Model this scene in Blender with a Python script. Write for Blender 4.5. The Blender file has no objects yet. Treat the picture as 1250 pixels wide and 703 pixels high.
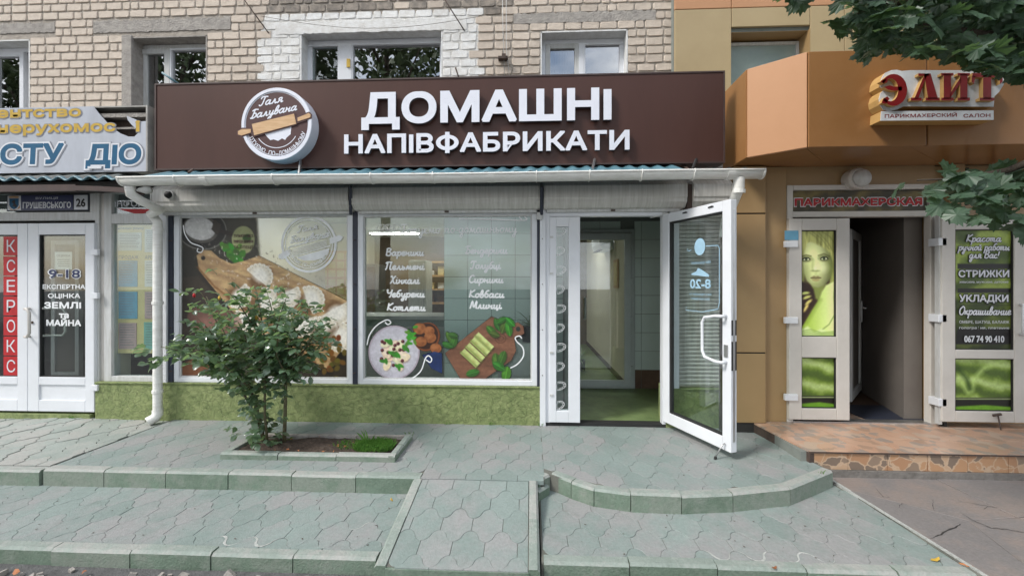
import bpy, bmesh, math, random
import numpy as np
from mathutils import Vector, Matrix, Euler
random.seed(7); rng = np.random.default_rng(7)
R = math.radians
sc = bpy.context.scene
C = sc.collection
# ------------------------------------------------------------------ camera
YAW = R(2.6); F = 502.0; CX = 625.0; YH = 345.0; EYE = 1.42
cam_d = bpy.data.cameras.new('camera'); cam = bpy.data.objects.new('camera', cam_d); C.objects.link(cam)
cam.location = (0, 0, EYE); cam.rotation_euler = (R(90), 0, YAW)
cam_d.sensor_width = 36; cam_d.lens = 36*F/1250; cam_d.shift_y = -6.5/1250
cam_d.clip_start = 0.05; cam_d.clip_end = 500
sc.camera = cam
# ------------------------------------------------------------------ sky, sun, exposure
w = bpy.data.worlds.new("World"); sc.world = w; w.use_nodes = True
nt = w.node_tree; nt.nodes.clear()
SUN_EL, SUN_AZ = R(46), R(238)      # azimuth clockwise from +Y: sun behind the viewer's left shoulder
sky = nt.nodes.new('ShaderNodeTexSky'); sky.sky_type = 'NISHITA'; sky.sun_disc = False
sky.sun_elevation = SUN_EL; sky.sun_rotation = SUN_AZ; sky.air_density = 1.3; sky.dust_density = 2.5
tc = nt.nodes.new('ShaderNodeTexCoord'); mp = nt.nodes.new('ShaderNodeMapping'); mp.inputs['Scale'].default_value = (1, 1, 2.2)
nz = nt.nodes.new('ShaderNodeTexNoise'); nz.inputs['Scale'].default_value = 2.2; nz.inputs['Detail'].default_value = 8; nz.inputs['Roughness'].default_value = .6
cr = nt.nodes.new('ShaderNodeValToRGB'); cr.color_ramp.elements[0].position = .36; cr.color_ramp.elements[1].position = .58
mx = nt.nodes.new('ShaderNodeMix'); mx.data_type = 'RGBA'
bg = nt.nodes.new('ShaderNodeBackground'); out = nt.nodes.new('ShaderNodeOutputWorld')
bg.inputs['Strength'].default_value = 0.12
nt.links.new(tc.outputs['Generated'], mp.inputs['Vector']); nt.links.new(mp.outputs[0], nz.inputs['Vector'])
nt.links.new(nz.outputs['Fac'], cr.inputs['Fac']); nt.links.new(cr.outputs['Color'], mx.inputs['Factor'])
nt.links.new(sky.outputs[0], mx.inputs['A']); mx.inputs['B'].default_value = (9.0, 9.3, 9.8, 1)
nt.links.new(mx.outputs['Result'], bg.inputs['Color']); nt.links.new(bg.outputs[0], out.inputs['Surface'])
sd = bpy.data.lights.new('sun', 'SUN'); sd.energy = 1.9; sd.angle = R(13); sd.color = (1, .965, .91)
so = bpy.data.objects.new('sun', sd); C.objects.link(so)
sv = Vector((math.sin(SUN_AZ)*math.cos(SUN_EL), math.cos(SUN_AZ)*math.cos(SUN_EL), math.sin(SUN_EL)))
so.rotation_euler = sv.to_track_quat('Z', 'Y').to_euler(); so.location = sv*30
sc.view_settings.view_transform = 'Standard'; sc.view_settings.look = 'None'
sc.view_settings.exposure = 0.75; sc.view_settings.gamma = 1
sc.cycles.max_bounces = 8; sc.cycles.transparent_max_bounces = 16
sc.cycles.use_denoising = True
# ------------------------------------------------------------------ measuring helpers
_c, _s = math.cos(YAW), math.sin(YAW)
def PY(px, py, Y):
    xc = (px-CX)/F; t = Y/(_c+xc*_s)
    return (t*(-_s+xc*_c), Y, EYE+t*(YH-py)/F)
def PZ(px, py, Z):
    xc = (px-CX)/F; t = (Z-EYE)*F/(YH-py)
    return (t*(-_s+xc*_c), t*(_c+xc*_s), Z)
def RC(x0, y0, x1, y1, Y):
    cx, cy = (x0+x1)/2, (y0+y1)/2
    return PY(x0, cy, Y)[0], PY(x1, cy, Y)[0], PY(cx, y1, Y)[2], PY(cx, y0, Y)[2]
def lin(c):
    return tuple((v/12.92 if v <= .04045 else ((v+.055)/1.055)**2.4) for v in c)
# ------------------------------------------------------------------ materials
def mat(name, col, col2=None, rough=.6, scale=8, bump=0, bscale=None, metal=0, rnd=0, spec=.5, detail=6, contrast=.5, trans=0, coat=0, stretch=None):
    m = bpy.data.materials.new(name); m.use_nodes = True; t = m.node_tree; b = t.nodes['Principled BSDF']
    b.inputs['Roughness'].default_value = rough; b.inputs['Metallic'].default_value = metal
    b.inputs['Specular IOR Level'].default_value = spec
    if coat: b.inputs['Coat Weight'].default_value = coat
    co = t.nodes.new('ShaderNodeTexCoord'); ge = t.nodes.new('ShaderNodeNewGeometry'); vec = ge.outputs['Position']
    if stretch:
        mpn = t.nodes.new('ShaderNodeMapping'); mpn.inputs['Scale'].default_value = stretch; t.links.new(vec, mpn.inputs['Vector']); vec = mpn.outputs[0]
    col2 = col2 or tuple(c*.8 for c in col)
    n = t.nodes.new('ShaderNodeTexNoise'); n.inputs['Scale'].default_value = scale; n.inputs['Detail'].default_value = detail; n.inputs['Roughness'].default_value = .65
    t.links.new(vec, n.inputs['Vector'])
    r = t.nodes.new('ShaderNodeValToRGB'); r.color_ramp.elements[0].position = .5-contrast*.35; r.color_ramp.elements[1].position = .5+contrast*.35
    r.color_ramp.elements[0].color = (*col2, 1); r.color_ramp.elements[1].color = (*col, 1)
    t.links.new(n.outputs['Fac'], r.inputs['Fac']); last = r.outputs['Color']
    if rnd:
        oi = t.nodes.new('ShaderNodeObjectInfo'); mr = t.nodes.new('ShaderNodeMapRange')
        mr.inputs['To Min'].default_value = 1-rnd; mr.inputs['To Max'].default_value = 1+rnd
        t.links.new(oi.outputs['Random'], mr.inputs['Value'])
        h = t.nodes.new('ShaderNodeHueSaturation'); t.links.new(mr.outputs[0], h.inputs['Value']); t.links.new(last, h.inputs['Color']); last = h.outputs[0]
    t.links.new(last, b.inputs['Base Color'])
    if bump:
        n2 = t.nodes.new('ShaderNodeTexNoise'); n2.inputs['Scale'].default_value = bscale or scale*5; n2.inputs['Detail'].default_value = 8; t.links.new(vec, n2.inputs['Vector'])
        bm = t.nodes.new('ShaderNodeBump'); bm.inputs['Strength'].default_value = bump; bm.inputs['Distance'].default_value = .01
        t.links.new(n2.outputs['Fac'], bm.inputs['Height']); t.links.new(bm.outputs[0], b.inputs['Normal'])
    return m
M = {}
def two_blotch(name, cols, scales, rough, rnd=.06, bump=.3, bscale=120, wear=.22):
    """three colours mixed by two world-space noises: worn paint over concrete"""
    m = mat(name, cols[0], cols[1], rough=rough, scale=scales[0], bump=bump, bscale=bscale, rnd=rnd)
    t = m.node_tree; b = t.nodes['Principled BSDF']; last = b.inputs['Base Color'].links[0].from_socket
    ge = t.nodes.new('ShaderNodeNewGeometry'); n = t.nodes.new('ShaderNodeTexNoise'); n.inputs['Scale'].default_value = scales[1]; n.inputs['Detail'].default_value = 9; n.inputs['Roughness'].default_value = .7
    t.links.new(ge.outputs['Position'], n.inputs['Vector'])
    r = t.nodes.new('ShaderNodeValToRGB'); r.color_ramp.elements[0].position = .42; r.color_ramp.elements[1].position = .62
    oi = t.nodes.new('ShaderNodeObjectInfo'); ma = t.nodes.new('ShaderNodeMath'); ma.operation = 'MULTIPLY_ADD'; ma.inputs[1].default_value = wear; ad = t.nodes.new('ShaderNodeMath'); ad.operation = 'SUBTRACT'; ad.inputs[1].default_value = wear/2
    t.links.new(oi.outputs['Random'], ma.inputs[0]); t.links.new(n.outputs['Fac'], ma.inputs[2]); t.links.new(ma.outputs[0], ad.inputs[0]); t.links.new(ad.outputs[0], r.inputs['Fac'])
    n4 = t.nodes.new('ShaderNodeTexNoise'); n4.inputs['Scale'].default_value = 55; n4.inputs['Detail'].default_value = 6; t.links.new(ge.outputs['Position'], n4.inputs['Vector']); x = t.nodes.new('ShaderNodeMix'); x.data_type = 'RGBA'
    t.links.new(r.outputs['Color'], x.inputs['Factor']); t.links.new(last, x.inputs['A']); x.inputs['B'].default_value = (*cols[2], 1)
    mr = t.nodes.new('ShaderNodeMapRange'); mr.inputs['From Min'].default_value = .3; mr.inputs['From Max'].default_value = .7; mr.inputs['To Min'].default_value = .91; mr.inputs['To Max'].default_value = 1.07; t.links.new(n4.outputs['Fac'], mr.inputs['Value'])
    h = t.nodes.new('ShaderNodeHueSaturation'); t.links.new(mr.outputs[0], h.inputs['Value']); t.links.new(x.outputs['Result'], h.inputs['Color'])
    n5 = t.nodes.new('ShaderNodeTexNoise'); n5.inputs['Scale'].default_value = 3.7; n5.inputs['Detail'].default_value = 12; n5.inputs['Roughness'].default_value = .82; t.links.new(ge.outputs['Position'], n5.inputs['Vector'])
    r5 = t.nodes.new('ShaderNodeValToRGB'); r5.color_ramp.elements[0].position = .57; r5.color_ramp.elements[0].color = (0, 0, 0, 1); r5.color_ramp.elements[1].position = .72; r5.color_ramp.elements[1].color = (.55, .55, .55, 1); t.links.new(n5.outputs['Fac'], r5.inputs['Fac'])
    x5 = t.nodes.new('ShaderNodeMix'); x5.data_type = 'RGBA'; t.links.new(r5.outputs['Color'], x5.inputs['Factor']); t.links.new(h.outputs[0], x5.inputs['A']); x5.inputs['B'].default_value = (.10, .12, .10, 1)
    t.links.new(x5.outputs['Result'], b.inputs['Base Color']); return m
M['tile'] = two_blotch('painted_paving', [(.238, .290, .274), (.190, .238, .222), (.272, .274, .272)], (1.3, 1.9), .72, rnd=.05, wear=.15, bump=.35)
M['tile_old'] = two_blotch('bare_paving', [(.32, .355, .33), (.25, .285, .26), (.34, .34, .32)], (2, 3.5), .8, rnd=.05, bump=.4)
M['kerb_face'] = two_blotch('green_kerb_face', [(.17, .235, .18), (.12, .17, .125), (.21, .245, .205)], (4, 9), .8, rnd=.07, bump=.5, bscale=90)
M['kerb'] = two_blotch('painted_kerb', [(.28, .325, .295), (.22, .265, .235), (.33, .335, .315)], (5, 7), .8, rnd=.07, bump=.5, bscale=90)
M['joint'] = mat('joint_sand', (.19, .19, .165), (.05, .055, .045), rough=.95, scale=3, bump=.5)
M['asphalt'] = mat('asphalt', (.13, .13, .13), (.075, .075, .075), rough=.95, scale=14, bump=1, bscale=90)
M['flag'] = two_blotch('grey_brown_flagstone', [(.215, .20, .195), (.175, .163, .16), (.235, .195, .175)], (1.5, 3), .65, rnd=.05, bump=.5, bscale=60)
M['brick'] = mat('cream_silicate_brick', (.67, .58, .49), (.50, .43, .36), rough=.9, scale=22, rnd=.12, bump=.7, bscale=110, contrast=.9)
M['brick_white'] = mat('whitewashed_brick', (.86, .87, .87), (.62, .60, .56), rough=.85, scale=16, rnd=.05, bump=.6, bscale=90, contrast=.7)
M['brick_dirty'] = mat('sooty_brick', (.36, .31, .26), (.16, .145, .13), rough=.9, scale=14, rnd=.14, bump=.7, bscale=110)
M['mortar'] = mat('mortar', (.43, .385, .335), (.30, .265, .225), rough=.95, scale=9, bump=1, bscale=70)
M['mortar_white'] = mat('whitewashed_mortar', (.76, .76, .75), (.46, .44, .40), rough=.95, scale=14, bump=1, bscale=60)
M['concrete'] = mat('rough_concrete', (.42, .39, .355), (.27, .25, .23), rough=.95, scale=14, bump=1, bscale=60)
M['concrete_pale'] = mat('pale_mortar', (.52, .53, .51), (.34, .36, .34), rough=.95, scale=40, bump=.8)
M['plaster_white'] = mat('white_plaster', (.78, .79, .79), (.6, .6, .58), rough=.8, scale=12, bump=.5)
M['pvc'] = mat('white_pvc', (.75, .77, .81), (.69, .71, .74), rough=.32, scale=3, bump=0)
M['pvc_old'] = mat('grey_white_pvc', (.60, .61, .61), (.46, .46, .44), rough=.5, scale=5, stretch=(6, 6, .8))
M['pvc_cream'] = mat('cream_white_pvc', (.62, .59, .55), (.54, .51, .47), rough=.4, scale=3)
M['gutter'] = mat('white_gutter_plastic', (.86, .86, .83), (.70, .69, .65), rough=.4, scale=7, stretch=(1, 1, 6))
M['shutter'] = mat('off_white_aluminium', (.63, .62, .59), (.47, .46, .42), rough=.5, scale=5, stretch=(9, 1, .6))
M['green_wall'] = mat('green_painted_plaster', (.27, .315, .13), (.13, .175, .06), rough=.7, scale=17, bump=.9, bscale=34, contrast=.55)
M['green_floor'] = mat('green_floor_tile', (.20, .27, .11), (.11, .16, .06), rough=.35, scale=6)
M['sign_brown'] = mat('brown_sign_film', (.084, .039, .031), (.064, .029, .023), rough=.40, scale=2.2, spec=.3, stretch=(1.6, 1, .35), contrast=.9)
M['letter'] = mat('white_acrylic', (.80, .82, .90), (.76, .78, .86), rough=.35)
M['letter_side'] = mat('grey_letter_return', (.13, .12, .13), rough=.6)
M['brown_print'] = mat('dark_brown_print', (.085, .035, .035), rough=.4)
M['wood_print'] = mat('wood_print', (.62, .38, .19), (.42, .22, .09), rough=.45, scale=9, stretch=(1, 1, 9))
M['wood_light'] = mat('pale_wood_print', (.70, .47, .27), (.55, .33, .16), rough=.45, scale=9, stretch=(1, 1, 9))
M['teal_roof'] = mat('teal_corrugated_sheet', (.10, .22, .27), (.06, .135, .17), rough=.4, scale=6, contrast=.8)
M['dark_roof'] = mat('weathered_dark_sheet', (.10, .12, .12), (.035, .04, .04), rough=.6, scale=9)
M['brown_metal'] = mat('dark_brown_metal', (.07, .042, .036), (.05, .03, .028), rough=.45)
M['navy'] = mat('navy_metal', (.028, .034, .055), rough=.5)
M['dark'] = mat('dark_rubber', (.02, .02, .02), rough=.7)
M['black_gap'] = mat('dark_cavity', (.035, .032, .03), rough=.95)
M['metal'] = mat('brushed_steel', (.55, .55, .55), rough=.35, metal=.9)
M['rust'] = mat('rusty_iron', (.09, .06, .045), (.05, .035, .03), rough=.8, scale=30)
M['orange'] = mat('orange_composite_panel_shaded', (.35, .172, .068), (.295, .142, .052), rough=.22, scale=1.5, spec=.5, bump=.25, bscale=1.6)  # canopy orange with the leaf shade on its front put into the colour
M['orange_lit'] = mat('orange_composite_panel_lit', (.52, .275, .145), (.48, .25, .125), rough=.42, scale=1.5, spec=.4)  # same orange panel, paler: light from the left put into the colour
M['beige'] = mat('beige_composite_panel', (.43, .335, .19), (.38, .29, .16), rough=.42, scale=1.5, spec=.4)
M['ochre'] = mat('ochre_composite_panel', (.36, .235, .11), (.31, .20, .09), rough=.45, scale=1.5)
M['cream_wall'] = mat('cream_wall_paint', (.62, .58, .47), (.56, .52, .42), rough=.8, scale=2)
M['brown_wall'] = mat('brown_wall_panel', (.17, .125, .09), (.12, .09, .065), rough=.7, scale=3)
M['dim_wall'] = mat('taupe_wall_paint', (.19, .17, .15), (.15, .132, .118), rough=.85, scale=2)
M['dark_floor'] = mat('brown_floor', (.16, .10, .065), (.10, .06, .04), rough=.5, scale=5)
M['wall_tile'] = mat('pale_green_wall_tile', (.60, .70, .65), (.55, .65, .60), rough=.3, scale=2, rnd=.03)
M['grout'] = mat('grey_grout', (.22, .24, .22), rough=.9)
M['grey_pvc'] = mat('grey_green_pvc', (.42, .47, .45), (.38, .43, .41), rough=.35)
M['soil'] = mat('dark_soil', (.085, .06, .045), (.035, .024, .018), rough=1, scale=30, bump=1, bscale=80)
M['bark'] = mat('grey_brown_bark', (.13, .10, .075), (.06, .045, .035), rough=.9, scale=20, bump=1, stretch=(1, 1, .2))
M['stem'] = mat('green_brown_stem', (.11, .11, .05), (.07, .05, .03), rough=.7, scale=30)
M['rose_leaf'] = mat('rose_leaf_green', (.150, .235, .165), (.10, .170, .11), rough=.3, scale=4, rnd=.4, spec=.9, coat=.5)
M['maple_leaf'] = mat('maple_leaf_green', (.066, .115, .072), (.042, .078, .05), rough=.42, scale=4, rnd=.35, spec=.55)
M['far_leaf'] = mat('street_tree_green', (.13, .17, .07), (.06, .09, .035), rough=.6, scale=1.5)
M['grass'] = mat('grass_green', (.08, .20, .025), (.05, .14, .02), rough=.6, scale=9)
M['dry_leaf'] = mat('dry_leaf', (.42, .17, .055), (.30, .10, .04), rough=.7, scale=9, rnd=.3)
M['yellow_leaf'] = mat('yellow_leaf', (.60, .42, .06), (.5, .3, .04), rough=.7, scale=9)
M['sign_grey'] = mat('pale_blue_grey_banner', (.47, .50, .56), (.38, .40, .45), rough=.5, scale=2.5, stretch=(2, 1, .5))
M['banner_side'] = mat('dirty_banner_side', (.42, .41, .38), (.27, .26, .24), rough=.6, scale=6)
M['yellow'] = mat('yellow_print', (.62, .41, .07), rough=.5, spec=.25)
M['blue'] = mat('blue_print', (.018, .115, .225), rough=.5, spec=.25)
M['white_print'] = mat('white_print', (.74, .76, .80), rough=.5)
M['shadow_print'] = mat('grey_outline_print', (.23, .24, .28), rough=.5)
M['red'] = mat('red_print', (.50, .025, .03), rough=.45, spec=.3)
M['sign_red'] = mat('glossy_red_acrylic', (.25, .012, .014), rough=.3)
M['sign_yellow'] = mat('ochre_yellow_return', (.56, .34, .12), rough=.5)
M['plate_blue'] = mat('navy_plate', (.014, .024, .10), rough=.35)
M['black_print'] = mat('black_print', (.012, .012, .014), rough=.45)
M['decal'] = mat('white_window_film', (.93, .95, .96), rough=.5)
M['decal_blue'] = mat('pale_blue_window_film', (.38, .60, .76), rough=.5)
M['cream_paper'] = mat('cream_paper', (.68, .56, .28), (.62, .50, .24), rough=.7)
M['paper'] = mat('white_paper', (.66, .67, .66), rough=.8)
M['paper_blue'] = mat('blue_paper', (.14, .36, .52), rough=.8)
M['paper_pink'] = mat('pink_paper', (.55, .38, .38), rough=.8)
M['paper_green'] = mat('green_paper', (.25, .48, .42), rough=.8)
M['text_grey'] = mat('small_grey_print', (.22, .23, .24), rough=.8)
M['cabinet'] = mat('grey_white_laminate', (.55, .57, .55), rough=.4)
M['wood_tile'] = None
def tile_pattern(name):
    m = bpy.data.materials.new(name); m.use_nodes = True; t = m.node_tree; b = t.nodes['Principled BSDF']; b.inputs['Roughness'].default_value = .32
    ge = t.nodes.new('ShaderNodeNewGeometry'); v = t.nodes.new('ShaderNodeTexVoronoi'); v.inputs['Scale'].default_value = 13; v.inputs['Randomness'].default_value = 1
    nz = t.nodes.new('ShaderNodeTexNoise'); nz.inputs['Scale'].default_value = 9; nz.inputs['Detail'].default_value = 5
    ad = t.nodes.new('ShaderNodeVectorMath'); ad.operation = 'MULTIPLY_ADD'; ad.inputs[1].default_value = (.12,)*3
    t.links.new(ge.outputs['Position'], nz.inputs['Vector']); t.links.new(nz.outputs['Color'], ad.inputs[0]); t.links.new(ge.outputs['Position'], ad.inputs[2])
    t.links.new(ad.outputs[0], v.inputs['Vector'])
    sx = t.nodes.new('ShaderNodeSeparateColor'); t.links.new(v.outputs['Color'], sx.inputs[0])
    r = t.nodes.new('ShaderNodeValToRGB'); r.color_ramp.interpolation = 'CONSTANT'
    e = r.color_ramp.elements; e[0].color = (.47, .29, .20, 1); e[1].position = .28; e[1].color = (.32, .255, .215, 1)
    for p, c in ((.5, (.50, .32, .225, 1)), (.74, (.38, .25, .18, 1)), (.88, (.47, .35, .27, 1))): k = e.new(p); k.color = c
    t.links.new(sx.outputs[0], r.inputs[0]); t.links.new(r.outputs[0], b.inputs['Base Color']); return m
M['stone_tile'] = tile_pattern('broken_stone_print_tile')
def riser_pattern(name):
    m = tile_pattern(name); t = m.node_tree; b = t.nodes['Principled BSDF']; v0 = [n for n in t.nodes if n.type == 'TEX_VORONOI'][0]; v0.inputs['Scale'].default_value = 10
    r0 = [n for n in t.nodes if n.type == 'VALTORGB'][0]
    for e, c in zip(r0.color_ramp.elements, ((.43, .25, .14), (.20, .15, .115), (.39, .22, .125), (.26, .19, .14), (.47, .32, .21))): e.color = (*c, 1)
    v = t.nodes.new('ShaderNodeTexVoronoi'); v.feature = 'DISTANCE_TO_EDGE'; v.inputs['Scale'].default_value = 10; t.links.new(v0.inputs['Vector'].links[0].from_socket, v.inputs['Vector'])
    r = t.nodes.new('ShaderNodeValToRGB'); r.color_ramp.elements[0].position = .03; r.color_ramp.elements[1].position = .06; t.links.new(v.outputs['Distance'], r.inputs['Fac'])
    x = t.nodes.new('ShaderNodeMix'); x.data_type = 'RGBA'; t.links.new(r.outputs['Color'], x.inputs['Factor']); x.inputs['A'].default_value = (.50, .36, .25, 1); t.links.new(r0.outputs[0], x.inputs['B']); t.links.new(x.outputs['Result'], b.inputs['Base Color']); return m
M['riser_tile'] = riser_pattern('broken_stone_riser_tile')
M['footing'] = mat('dark_cement', (.22, .205, .19), (.12, .11, .10), rough=.95, scale=12, bump=.8)
def glass(name, tint=(.86, .93, .91), ior=1.5, boost=1.6, rough=0.0):
    m = bpy.data.materials.new(name); m.use_nodes = True; t = m.node_tree; t.nodes.clear()
    o = t.nodes.new('ShaderNodeOutputMaterial'); tr = t.nodes.new('ShaderNodeBsdfTransparent'); tr.inputs[0].default_value = (*tint, 1)
    gl = t.nodes.new('ShaderNodeBsdfGlossy'); gl.inputs['Roughness'].default_value = rough; gl.inputs['Color'].default_value = (1, 1, 1, 1)
    fr = t.nodes.new('ShaderNodeLayerWeight'); fr.inputs['Blend'].default_value = .5; pw = t.nodes.new('ShaderNodeMath'); pw.operation = 'POWER'; pw.inputs[1].default_value = 4.0; t.links.new(fr.outputs['Facing'], pw.inputs[0])
    mu = t.nodes.new('ShaderNodeMath'); mu.operation = 'MULTIPLY_ADD'; mu.inputs[1].default_value = .9; mu.inputs[2].default_value = .043*boost; mu.use_clamp = True
    mxs = t.nodes.new('ShaderNodeMixShader'); t.links.new(pw.outputs[0], mu.inputs[0]); t.links.new(mu.outputs[0], mxs.inputs[0])
    t.links.new(tr.outputs[0], mxs.inputs[1]); t.links.new(gl.outputs[0], mxs.inputs[2]); t.links.new(mxs.outputs[0], o.inputs[0]); return m
M['glass'] = glass('window_glass', tint=(.90, .95, .94), boost=2.0)
M['glass_up'] = glass('upper_window_glass', tint=(.5, .53, .55), boost=7)
M['glass_frost'] = mat('frosted_grey_glass', (.36, .43, .41), (.27, .34, .33), rough=.12, scale=2)
def emit(name, col, s):
    m = bpy.data.materials.new(name); m.use_nodes = True; b = m.node_tree.nodes['Principled BSDF']
    b.inputs['Emission Color'].default_value = (*col, 1); b.inputs['Emission Strength'].default_value = s; return m
M['lit_tube'] = emit('lit_lamp_diffuser', (1, .97, .9), 17.0)
def leafy(name, tcol, fac=.3):
    m = M[name]; t = m.node_tree; b = t.nodes['Principled BSDF']; o = t.nodes['Material Output']; tr = t.nodes.new('ShaderNodeBsdfTranslucent'); tr.inputs[0].default_value = (*tcol, 1)
    x = t.nodes.new('ShaderNodeMixShader'); x.inputs[0].default_value = fac; t.links.new(b.outputs[0], x.inputs[1]); t.links.new(tr.outputs[0], x.inputs[2]); t.links.new(x.outputs[0], o.inputs[0])
leafy('rose_leaf', (.30, .46, .16), .35); leafy('maple_leaf', (.12, .22, .06), .3); leafy('grass', (.2, .42, .08), .35)
def cracked(name):
    # embossed broken-stone pattern under the paint
    m = M[name]; t = m.node_tree; b = t.nodes['Principled BSDF']; ge = t.nodes.new('ShaderNodeNewGeometry'); v = t.nodes.new('ShaderNodeTexVoronoi'); v.feature = 'DISTANCE_TO_EDGE'; v.inputs['Scale'].default_value = 13; n = t.nodes.new('ShaderNodeTexNoise'); n.inputs['Scale'].default_value = 14; n.inputs['Detail'].default_value = 5
    a = t.nodes.new('ShaderNodeVectorMath'); a.operation = 'MULTIPLY_ADD'; a.inputs[1].default_value = (.09,)*3; t.links.new(ge.outputs['Position'], n.inputs['Vector']); t.links.new(n.outputs['Color'], a.inputs[0]); t.links.new(ge.outputs['Position'], a.inputs[2]); t.links.new(a.outputs[0], v.inputs['Vector'])
    r = t.nodes.new('ShaderNodeValToRGB'); r.color_ramp.elements[0].color = (.55, .55, .55, 1); r.color_ramp.elements[1].position = .06; t.links.new(v.outputs['Distance'], r.inputs['Fac'])
    x = t.nodes.new('ShaderNodeMix'); x.data_type = 'RGBA'; x.blend_type = 'MULTIPLY'; x.inputs['Factor'].default_value = .55; t.links.new(b.inputs['Base Color'].links[0].from_socket, x.inputs['A']); t.links.new(r.outputs['Color'], x.inputs['B']); t.links.new(x.outputs['Result'], b.inputs['Base Color'])
    old = b.inputs['Normal'].links[0].from_socket; bu = t.nodes.new('ShaderNodeBump'); bu.inputs['Strength'].default_value = .6; bu.inputs['Distance'].default_value = .012; t.links.new(r.outputs['Color'], bu.inputs['Height']); t.links.new(old, bu.inputs['Normal']); t.links.new(bu.outputs[0], b.inputs['Normal'])
cracked('green_wall')
def printed(name):
    m = bpy.data.materials.new(name); m.use_nodes = True; t = m.node_tree; b = t.nodes['Principled BSDF']; b.inputs['Roughness'].default_value = .45
    a = t.nodes.new('ShaderNodeVertexColor'); a.layer_name = 'print'; t.links.new(a.outputs['Color'], b.inputs['Base Color']); t.links.new(a.outputs['Alpha'], b.inputs['Alpha']); return m
M['print'] = printed('printed_film')
# ------------------------------------------------------------------ mesh builder
WL = {}
def W(o): return WL.get(o.name, Vector((0, 0, 0)))
class MB:
    def __init__(s, mtx=None): s.v = []; s.f = []; s.mi = []; s.M = mtx; s.cm = 0
    def add(s, vs, fs):
        b = len(s.v)
        if s.M is not None: vs = [tuple(s.M @ Vector(q)) for q in vs]
        s.v += [tuple(q) for q in vs]; s.f += [tuple(b+i for i in f) for f in fs]; s.mi += [s.cm]*len(fs); return s
    def box(s, x0, x1, y0, y1, z0, z1):
        if x0 > x1: x0, x1 = x1, x0
        if y0 > y1: y0, y1 = y1, y0
        if z0 > z1: z0, z1 = z1, z0
        return s.add([(x0, y0, z0), (x1, y0, z0), (x1, y1, z0), (x0, y1, z0), (x0, y0, z1), (x1, y0, z1), (x1, y1, z1), (x0, y1, z1)],
                     [(0, 3, 2, 1), (4, 5, 6, 7), (0, 1, 5, 4), (1, 2, 6, 5), (2, 3, 7, 6), (3, 0, 4, 7)])
    def prism(s, pts, lo, hi, axis='z'):
        n = len(pts)
        ar = sum(pts[i][0]*pts[(i+1) % n][1]-pts[(i+1) % n][0]*pts[i][1] for i in range(n))
        if ar < 0: pts = pts[::-1]
        if axis == 'z': f = lambda a, b, h: (a, b, h)
        elif axis == 'y': f = lambda a, b, h: (a, -h, b)      # front faces -Y: pts are (x, z), lo/hi are -y
        else: f = lambda a, b, h: (h, a, b)
        vs = [f(a, b, lo) for a, b in pts]+[f(a, b, hi) for a, b in pts]
        fs = [tuple(range(n))[::-1], tuple(range(n, 2*n))]+[(i, (i+1) % n, n+(i+1) % n, n+i) for i in range(n)]
        return s.add(vs, fs)
    def tube(s, pts, r, n=6, caps=True):
        pts = [Vector(p) for p in pts]; rs = r if isinstance(r, (list, tuple)) else [r]*len(pts); vs = []; fs = []
        pu = None
        for i, p in enumerate(pts):
            d = (pts[min(i+1, len(pts)-1)]-pts[max(i-1, 0)]).normalized()
            if pu is None: pu = d.orthogonal().normalized()
            u = (pu-d*pu.dot(d)).normalized(); pu = u; q = d.cross(u)
            for k in range(n): a = 2*math.pi*k/n; vs.append(p+(u*math.cos(a)+q*math.sin(a))*rs[i])
        for i in range(len(pts)-1):
            for k in range(n): a = i*n+k; b = i*n+(k+1) % n; fs.append((a, b, b+n, a+n))
        if caps: fs += [tuple(range(n))[::-1], tuple(range(len(pts)*n-n, len(pts)*n))]
        return s.add(vs, fs)
    def build(s, name, m, parent=None, bevel=0, smooth=False, label=None, kind=None):
        vs = np.array(s.v, dtype=float); lo, hi = vs.min(0), vs.max(0); o0 = Vector(((lo[0]+hi[0])/2, (lo[1]+hi[1])/2, lo[2]))
        me = bpy.data.meshes.new(name); me.from_pydata([tuple(q) for q in (vs-np.array(o0))], [], s.f)
        for mm in (m if isinstance(m, (list, tuple)) else [m]): me.materials.append(M[mm] if isinstance(mm, str) else mm)
        if isinstance(m, (list, tuple)): me.polygons.foreach_set('material_index', s.mi)
        if smooth: me.polygons.foreach_set('use_smooth', [True]*len(me.polygons))
        me.update(); o = bpy.data.objects.new(name, me); C.objects.link(o)
        if parent is not None: o.parent = parent; o.location = o0-W(parent)
        else: o.location = o0
        WL[o.name] = o0
        if bevel:
            b = o.modifiers.new('bevel', 'BEVEL'); b.width = bevel; b.segments = 2; b.limit_method = 'ANGLE'
        if label: o['label'] = label
        if kind: o['kind'] = kind
        return o
def B(x0, x1, y0, y1, z0, z1, name, m, parent=None, bevel=0, **k): return MB().box(x0, x1, y0, y1, z0, z1).build(name, m, parent, bevel, **k)
def tag(o, label, cat, group=None):
    o['label'] = label; o['category'] = cat
    if group: o['group'] = group
    return o
def thing(name, label, cat, loc, group=None):
    o = bpy.data.objects.new(name, None); C.objects.link(o); o.location = loc; WL[o.name] = Vector(loc); o.empty_display_size = .1
    return tag(o, label, cat, group)
def frame_boxes(mb, x0, x1, z0, z1, t, y0, y1, tb=None, tt=None):
    """mitre-free frame: stiles full height, rails between"""
    tb = t if tb is None else tb; tt = t if tt is None else tt
    mb.box(x0, x0+t, y0, y1, z0, z1); mb.box(x1-t, x1, y0, y1, z0, z1)
    mb.box(x0+t, x1-t, y0, y1, z0, z0+tb); mb.box(x0+t, x1-t, y0, y1, z1-tt, z1); return mb
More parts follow.
